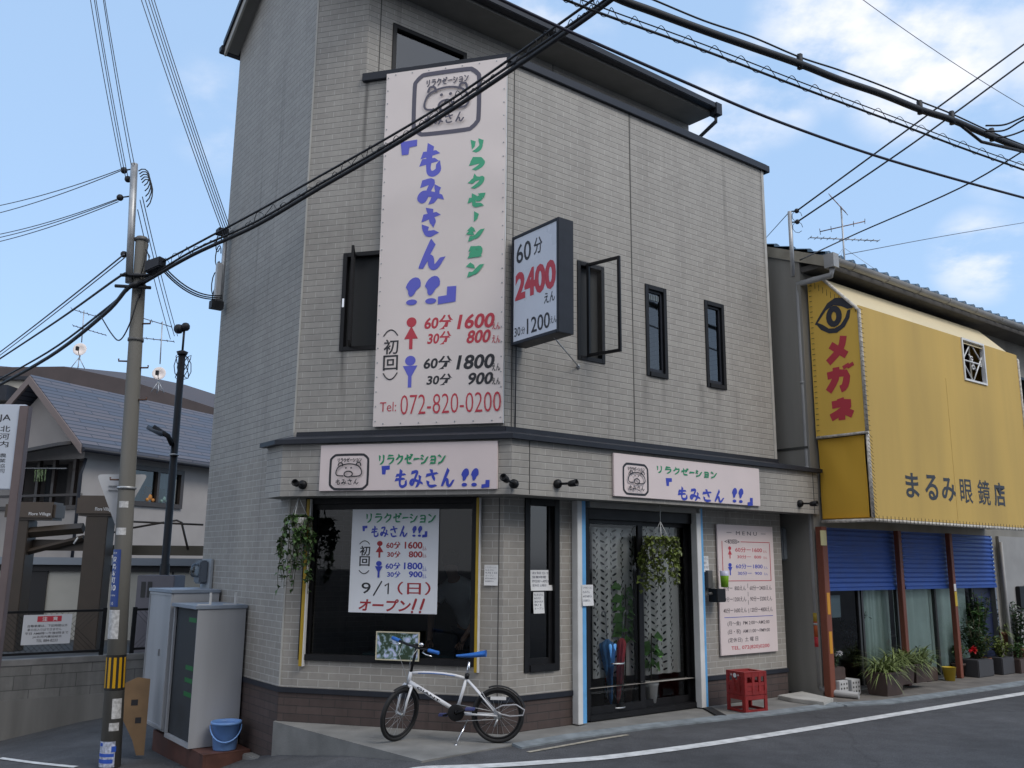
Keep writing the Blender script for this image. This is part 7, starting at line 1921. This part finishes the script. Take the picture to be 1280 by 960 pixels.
for k in range(3): p = pz(300 + 14 * k); mb.tube([p + V((.08, -.06, 0)), p + V((.13 + .03 * k, -.1, -.1)), p + V((.1, -.1, -.35)), p + V((.07, -.09, -.5))], .007, 5)
for c in (aty(155, 213, pb.y), aty(168, 208, pb.y), aty(160, 224, pb.y), aty(150, 247, pb.y), aty(155, 318, pb.y)):
    mb.ball(c, .045, 10); mb.tube([c, V((e1.x, e1.y, c.z))], .01, 5)
for k in range(5): c = aty(178 + k, 222 + 5 * k, pb.y - .05); mb.tube([c + V((.09 * math.cos(q * .5 - 1.2), 0, (.12 + .02 * k) * math.sin(q * .5 - 1.2))) for q in range(8)], .008, 5)
for p, q in ((pz(347) + V((-.2, -.1, 0)), pz(347) + V((.25, -.1, .0))), (pz(361) + V((-.25, -.12, 0)), pz(361) + V((.2, -.12, -.02)))): mb.tube([p, q], .022, 6)
mb.build('line_fittings', cable_m, up_l)
bxc = aty(195, 332, pb.y - .25)
mb = MB(); F_ = Fr(bxc, V((.9, -.25, 0))); zc = bxc.z; mb.hexa([F_.P(-.12, zc - .1, .07), F_.P(.1, zc - .03, .07), F_.P(.1, zc - .03, -.07), F_.P(-.12, zc - .1, -.07), F_.P(-.12, zc + .05, .07), F_.P(.1, zc + .1, .07), F_.P(.1, zc + .1, -.07), F_.P(-.12, zc + .05, -.07)]); mb.build('splice_box', navy, up_l, bevel=.012)
# plates and stickers wrapped on the pole
def wrap(y0, y1, a0, a1, material, name, grow=.004, par=None):
    mb = MB(); p0, p1 = pz(y1), pz(y0); n = 12
    for p in (p0, p1):
        for k in range(n + 1):
            a = math.radians(a0 + (a1 - a0) * k / n); r = prad(p) + grow; mb.v.append(p + V((r * math.sin(a), -r * math.cos(a), 0)))
    for k in range(n): mb.f.append((k, k + 1, n + 2 + k, n + 1 + k)); mb.sm.append(True)
    return mb.build(name, material, par or up_l)
bplate = mat('blue_plate', (.025, .06, .24), .4)
wrap(687, 758, -70, 12, bplate, 'address_plate')
lay_pts = []
def wraptext(body, y0, y1, a0, a1, material, bold=.0, grow=.0055):
    vs, fs = text_mesh(body, bold); x0 = min(v.x for v in vs); x1 = max(v.x for v in vs); w0 = min(v.y for v in vs); w1 = max(v.y for v in vs); p0, p1 = pz(y1), pz(y0); mb = MB()
    for v in vs:
        a = math.radians(a0 + (a1 - a0) * (v.x - x0) / (x1 - x0)); p = p0.lerp(p1, (v.y - w0) / (w1 - w0)); r = prad(p) + grow; mb.v.append(p + V((r * math.sin(a), -r * math.cos(a), 0)))
    mb.f = fs; mb.sm = [False] * len(fs); mb.build('lettering', material, up_l)
wraptext('寝屋川市', 690, 693, -52, -14, ink_white)
for k, c_ in enumerate('萱島本町'): wraptext(c_, 696 + 8.6 * k, 703 + 8.6 * k, -48, -14, ink_white, .015)
wraptext('10', 731, 738, -48, -8, ink_white, .015)
wraptext('KAYASHIMA', 743, 745, -52, -8, ink_white); wraptext('10', 752, 756, -38, -20, ink_white)
wrap(818, 862, -100, 100, mat('black_band', (.015, .014, .013), .5), 'warning_band')
for k in range(6): wrap(821, 859, -84 + 31 * k, -68 + 31 * k, mat('amber_band', (.55, .3, .005), .45), 'warning_stripe', .0055)
sw = mat('torn_white_paper', (.5, .5, .5), .8, .3, 30)
for y0, y1, a0, a1 in ((627, 635, -25, 40), (660, 669, -35, 35), (762, 798, -60, 25), (872, 897, 15, 70), (902, 912, 5, 60)): wrap(y0, y1, a0, a1, sw, 'torn_sticker', .003)
st_ = mat('blue_white_sticker', (.42, .46, .58), .6, .5, 30)
wrap(925, 957, -75, 45, st_, 'sticker', .003)
for y0, y1, a0, a1 in ((927, 931, -50, -25), (940, 944, -60, 40), (947, 952, -70, 35), (931, 938, 25, 50)): wrap(y0, y1, a0, a1, mat('sticker_blue', (.03, .1, .5), .5), 'sticker_print', .0045)
# triangular traffic sign seen from the back
py_ = pb.y - prad(pz(610)) * -1 - .0
TS = Fr((pz(610).x, pb.y + .125), (1, .12))
tg = thing('traffic_sign', 'triangular traffic sign seen from its grey back on the utility pole', 'traffic sign', TS.P(*TS.u(155, 655)))
co = [TS.u(121, 593), TS.u(185, 593), TS.u(146, 662)]
mb = MB(); pts = []
cc = V((sum(c[0] for c in co) / 3, sum(c[1] for c in co) / 3))
for i in range(3):
    p, pv, nx2 = V(co[i]), V(co[i - 1]), V(co[(i + 1) % 3]); r = .06
    a = p + (pv - p).normalized() * r; b = p + (nx2 - p).normalized() * r
    for k in range(5): f = k / 4; q = a.lerp(p, f).lerp(p.lerp(b, f), f); pts.append(TS.P(q.x, q.y, 0))
mb.prism(pts, -TS.n * .006); mb.build('plate', mat('sign_back_grey', (.5, .51, .53), .5, .05, 6), tg)
mb = MB(); p = pz(610); mb.lathe(p, [(prad(p) + .003, -.014), (prad(p) + .016, -.014), (prad(p) + .016, .014), (prad(p) + .003, .014)], 20)
for z in (-.025, .025): s_, z_ = TS.u(153, 610); mb.box(TS, s_ - .16, s_ + .14, z_ + z - .008, z_ + z + .008, .001, .02)
mb.build('clamp', steel, tg)

# ================================================================== overhead lines
def cable(label, pts, r, sag=0.0, material=None, n=18, name='overhead_cable', cat='cable', grp=None):
    P = [V(p) for p in pts]; Q = []
    if len(P) == 2:
        for k in range(n + 1): t = k / n; Q.append(P[0].lerp(P[1], t) - V((0, 0, sag * 4 * t * (1 - t))))
    else:
        for k in range(len(P) - 1):
            p1, p2 = P[k], P[k + 1]; p0 = P[k - 1] if k else p1 * 2 - p2; p3 = P[k + 2] if k + 2 < len(P) else p2 * 2 - p1
            for j in range(6): t = j / 6; Q.append(.5 * ((2 * p1) + (p2 - p0) * t + (2 * p0 - 5 * p1 + 4 * p2 - p3) * t * t + (3 * p1 - p0 - 3 * p2 + p3) * t ** 3))
        Q.append(P[-1])
    def outside(p):
        v = p - EYE; d = v.dot(fw)
        if d < .1: return True
        x, y = 640 + FPX * v.dot(ri) / d, 480 - FPX * v.dot(up) / d
        return x < -8 or x > 1288 or y < -8
    if outside(Q[-1]): Q.append(Q[-1] + (Q[-1] - Q[-2]).normalized() * 16)      # the line runs on to the next pole
    if outside(Q[0]): Q.insert(0, Q[0] + (Q[0] - Q[1]).normalized() * 16)
    mb = MB(); mb.tube(Q, r, 6); o = mb.build(name, material or cable_m, origin=P[0]); return tag(o, label, cat, grp), Q
PY = pb.y - .1
def pp_(x, y): return aty(x, y, PY)
g1 = 'service wires rising from the pole top'
for k, (xa, ya, xb) in enumerate(((152, 212, 113), (157, 222, 118), (160, 222, 120), (164, 206, 129.5), (168, 206, 131))):
    b2 = atz(xb - 4, -25, 8.6); cable(('leftmost of the five thin wires climbing from the utility pole top', 'second from the left of the five thin wires climbing from the pole top', 'middle of the five thin wires climbing from the utility pole top', 'fourth from the left of the five thin wires climbing from the pole top', 'rightmost of the five thin wires climbing from the utility pole top')[k], [pp_(xa, ya), b2], .0055, .05, cable_g, grp=g1, name='service_wire', cat='wire')
mast_t = C.P(*C.u(284, 288, .1), .1)
g2 = 'service wires rising from the alley wall mast'
for k, xb in enumerate((177.5, 182.5, 187, 190.5, 194)):
    cable(('leftmost of the five thin wires climbing from the alley wall mast', 'second from the left of the five thin wires climbing from the wall mast', 'middle of the five thin wires climbing from the alley wall mast', 'fourth from the left of the five thin wires climbing from the wall mast', 'rightmost of the five thin wires climbing from the alley wall mast')[k], [mast_t + V((-.03 + .02 * k, -.02, .03 * k - .1)), atz(xb - 9, -25, 9.6)], .0065, .05, cable_g, grp=g2, name='service_wire', cat='wire')
for k, (xa, ya, yb, lb) in enumerate(((150, 212, 254, 'topmost thin wire running from the pole top to the left edge'), (152, 213, 263, 'second highest thin wire running from the pole top to the left edge'), (146, 249, 290, 'third highest thin wire running from the pole to the left edge'), (147, 250, 294, 'fourth highest thin wire running from the pole to the left edge'), (148, 252, 299, 'fifth highest thin wire running from the pole to the left edge'))):
    cable(lb, [pp_(xa, ya), aty(-30, yb + (yb - ya) * .2, 13.5)], .006, .06, cable_g, name='service_wire', cat='wire')
cable('upper slack spiral wire descending from the pole to the lower left edge', [pp_(155, 318), aty(-30, 462, 18)], .011, .03, cable_g)
cable('lower thin wire beside the spiral wire descending to the left edge', [pp_(156, 322), aty(-30, 466, 18)], .008, .03, cable_g)
cable('medium black cable leaving the pole for the left edge above the thick bundle', [pp_(158, 343), pp_(146, 348), aty(70, 402, 13.4), aty(-30, 468, 18)], .016)
far_l = lambda y: aty(-30, y, 18.5)
# thick street bundle: pole -> over the road
def street(xa, ya, xs): return [pp_(xa, ya)] + [EYE + ray(x, y) * t for x, y, t in xs]
def lerp_d(x): return PY + (6.9 - PY) * (x - 175) / (765 - 175)
def seq(pts): return [aty(x, y, lerp_d(x)) for x, y in pts]
cable('thick black bundle cable from the left edge to the pole, lowest of all', [far_l(497), aty(60, 447, 15), aty(130, 393, 12.2), pp_(160, 360), pp_(178, 353)], .03)
cable('thinner companion wire twisted along the lowest thick bundle left of the pole', [far_l(490), aty(60, 440, 15), aty(130, 388, 12.2), pp_(160, 362)], .017)
_, q_low = cable('lowest thick black cable crossing in front of the shop from pole to top edge', seq([(175, 356), (240, 319), (320, 282), (400, 235), (480, 189), (560, 140), (640, 87), (720, 32), (775, -8), (840, -55)]), .022)
cable('middle black cable crossing in front of the shop just above the lowest one', seq([(178, 352), (240, 314), (320, 277), (400, 230), (480, 184), (560, 134), (640, 80), (720, 26), (770, -10), (840, -62)]), .013)
cable('upper black cable crossing in front of the shop from the splice box', seq([(204, 327), (260, 297), (320, 265), (400, 220), (480, 175), (560, 127), (640, 72), (720, 15), (760, -14), (840, -72)]), .013)
mb = MB(); rnd = random.Random(9); hq = []
for k in range(0, len(q_low) * 14):
    i = min(k / 14, len(q_low) - 1.001); p = q_low[int(i)].lerp(q_low[int(i) + 1], i - int(i)); a = k * .55; loop = .05 + (.07 if (k // 40) % 3 == 1 else 0)
    hq.append(p + V((0, .03 * math.sin(a), .03 + loop * abs(math.sin(a * .35)))))
mb.tube(hq, .004, 4); tag(mb.build('lashing_wire', cable_m, origin=hq[0]), 'thin looping lashing wire wound along the lowest cable before the shop', 'wire')
for k, (ya, yb) in enumerate(((334, 369), (338, 371), (341, 373))): cable(('upper drop wire from the pole to the terminal box on the alley wall', 'middle drop wire from the pole to the terminal box on the alley wall', 'lower drop wire from the pole to the terminal box on the alley wall')[k], [pp_(206, ya), C.P(*C.u(277, yb, .12), .12)], .009, .12, name='drop_wire', cat='wire')
cable('slack black loop hanging from the lowest bundle to the pole', [aty(127, 397, 12.2), aty(140, 418, 11.6), aty(150, 425, 11.0), pp_(162, 405), pp_(174, 368)], .009)
for k, (xa, ya, xb, yb) in enumerate(((172, 262, 213, 424), (175, 250, 218, 420), (178, 246, 222, 420))): cable(('left thin wire from the pole top down to the black lamp post', 'middle thin wire from the pole top down to the black lamp post', 'right thin wire from the pole top down to the black lamp post')[k], [pp_(xa, ya), aty(xb, yb, 15.4)], .006, .05, cable_g, name='service_wire', cat='wire')
# cables over the road on the right, parallel to the street
zz1 = 6.5
tk = [atz(x, y, zz1) for x, y in ((700, -40), (770, -3), (815, 14), (880, 38), (940, 59), (1000, 80), (1050, 100), (1100, 117), (1150, 137), (1190, 150), (1240, 171), (1290, 190), (1400, 228))]
cable('thick black trunk cable sweeping across the upper right sky', tk, .036)
cable('thin support wire just above the thick trunk cable in the upper right sky', [p + V((0, 0, z)) for p, z in zip(tk, (.1, .12, .12, .1, .11, .075, .11, .1, .1, .075, .06, .05, .04))], .009, material=cable_m)
mb = MB()
for i in (5, 8, 9, 10): p = tk[i]; mb.tube([p + V((0, 0, -.05)), p + V((0, 0, .1))], .03, 6)
mb.tube([tk[9] + V((0, 0, .02)), tk[9].lerp(tk[10], .7) + V((0, 0, -.12)), tk[11] + V((0, 0, -.02))], .018, 6); _cc = thing('cable_clamps', 'black clamps and splice sleeve on the thick trunk cable at the upper right', 'cable clamp', tk[9]); mb.build('clamp_piece', cable_m, _cc)
sp = [atz(x, y, 6.35) for x, y in ((640, -28), (700, -3), (760, 20), (880, 63), (1000, 109), (1100, 146), (1200, 184), (1290, 216), (1400, 256))]
_, Qs = cable('straight lower wire of the spiral-hung pair in the upper right sky', sp, .012)
cable('straight upper messenger wire of the spiral-hung pair in the upper right sky', [p + V((0, 0, .06)) for p in sp], .006)
hq = []
for k in range(700):
    i = min(k / 700 * (len(Qs) - 1), len(Qs) - 1.001); p = Qs[int(i)].lerp(Qs[int(i) + 1], i - int(i)); a = k * .28; hq.append(p + V((.02 * math.cos(a), .04 * math.cos(a), .035 + .055 * math.sin(a))))
mb = MB(); mb.tube(hq, .0035, 4); tag(mb.build('spiral_hanger', cable_m, origin=hq[0]), 'coiled spiral hanger wire wound round the pair in the upper right sky', 'wire')
cable('single blue-black cable below the spiral pair, running from the eave to the right edge', [atz(x, y, 6.0) for x, y in ((560, -32), (680, 25), (745, 54), (850, 100), (960, 147), (1080, 190), (1180, 220), (1290, 250), (1400, 280))], .014, material=mat('blue_black_sheath', (.015, .015, .035), .6))
cable('upper of two black wires from the optician mast rising to the right edge', [mtop + V((.09, -.03, 0)), atz(1140, 158, 7.2), atz(1290, 48, 8.2)], .011)
cable('lower of two black wires from the optician mast rising to the right edge', [mtop + V((.09, -.03, -.16)), atz(1140, 180, 7.0), atz(1290, 70, 7.9)], .011)
eave_p = N.P(*N.u(1000, 325, .4), .4)
cable('black wire from the optician eave rising to the splice at the right edge', [eave_p, N.P(*N.u(1075, 290, .5), .5), atz(1200, 235, 6.3), atz(1290, 182, 6.6)], .01)
cable('thin wire from the roof aerial running nearly level to the right edge', [N.P(*N.u(1057, 318, -.9), -.9), N.P(*N.u(1180, 295, -.9), -.9), N.P(*N.u(1300, 275, -.9), -.9)], .007, material=cable_g)
cable('thin grey wire crossing the clouds at the top right corner', [aty(1060, -14, 16), aty(1290, 139, 20)], .008, .1, cable_g)
cable('short thin wire from the optician mast behind the shop roof', [mtop, aty(955, 300, 16)], .006, 0, cable_g)
for k, (y0, y1) in enumerate(((157, 148), (164, 152), (172, 165))): cable(('uppermost short black lead curling at the right edge above the splice', 'middle short black lead curling at the right edge above the splice', 'lowest short black lead curling at the right edge above the splice')[k], [atz(1232, y0, 6.5), atz(1255, y0 - 1, 6.5), atz(1275, y1, 6.55), atz(1295, y1 - 10, 6.6)], .01, name='cable_lead')

# ================================================================== unseen houses behind the camera, added to shade the facade and darken reflections
opp = mat('opposite_render', (.2, .19, .175), .9, .15, 1.2); opp2 = mat('opposite_brown', (.12, .1, .085), .9, .15, 1.2)
for k, (s0, s1, h, mt, lb) in enumerate(((-22, -13.4, 9.6, opp, 'grey three-storey house across the road, far left of the row'), (-13, -5, 10.2, opp2, 'brown three-storey house across the road, second from the left'), (-4.6, 4, 7.0, opp, 'grey two-storey house across the road, third from the left'), (4.6, 13, 7.2, opp2, 'brown two-storey house across the road, right end of the row'))):
    O_ = Fr(V((0, 0, 0)) + B.n * 3.6, -dB)
    t = thing('added_opposite_house', lb, 'house', O_.P(-(s0 + s1) / 2, 0, -3))
    a, b = -s1, -s0
    hol = [(a + .8, 3.9, a + 2.6, 5.1), (b - 3, 3.9, b - 1.1, 5.1), (a + .9, .9, a + 2.9, 2.1), (b - 2.3, .05, b - 1.2, 2.1), (a + .8, 6.7, a + 2.6, 7.9), (b - 3, 6.7, b - 1.1, 7.9)]
    hol = [q for q in hol if q[3] < h - .3]
    mb = MB(); wall(mb, O_, a, b, -1.5, h, hol, reveal=.12)
    for q in (a, b): mb.poly([O_.P(q, -1.5, 0), O_.P(q, -1.5, -7), O_.P(q, h, -7), O_.P(q, h, 0)])
    mb.poly([O_.P(a, -1.5, -7), O_.P(b, -1.5, -7), O_.P(b, h, -7), O_.P(a, h, -7)]); mb.build('wall', mt, t)
    mb = MB()
    lo = [O_.P(a - .3, h, .6), O_.P(b + .3, h, .6), O_.P(b + .3, h + 1.5, -3.5), O_.P(a - .3, h + 1.5, -3.5)]; mb.hexa(lo + [p + V((0, 0, .15)) for p in lo])
    lo = [O_.P(a - .3, h + 1.5, -3.5), O_.P(b + .3, h + 1.5, -3.5), O_.P(b + .3, h, -7.5), O_.P(a - .3, h, -7.5)]; mb.hexa(lo + [p + V((0, 0, .15)) for p in lo]); mb.build('roof', tilr, t)
    for h_ in hol:
        mb = MB(); mb.poly([O_.P(h_[0], h_[1], -.1), O_.P(h_[2], h_[1], -.1), O_.P(h_[2], h_[3], -.1), O_.P(h_[0], h_[3], -.1)]); mb.box(O_, (h_[0] + h_[2]) / 2 - .03, (h_[0] + h_[2]) / 2 + .03, h_[1], h_[3], -.095, -.05); mb.build('window', navy, t)
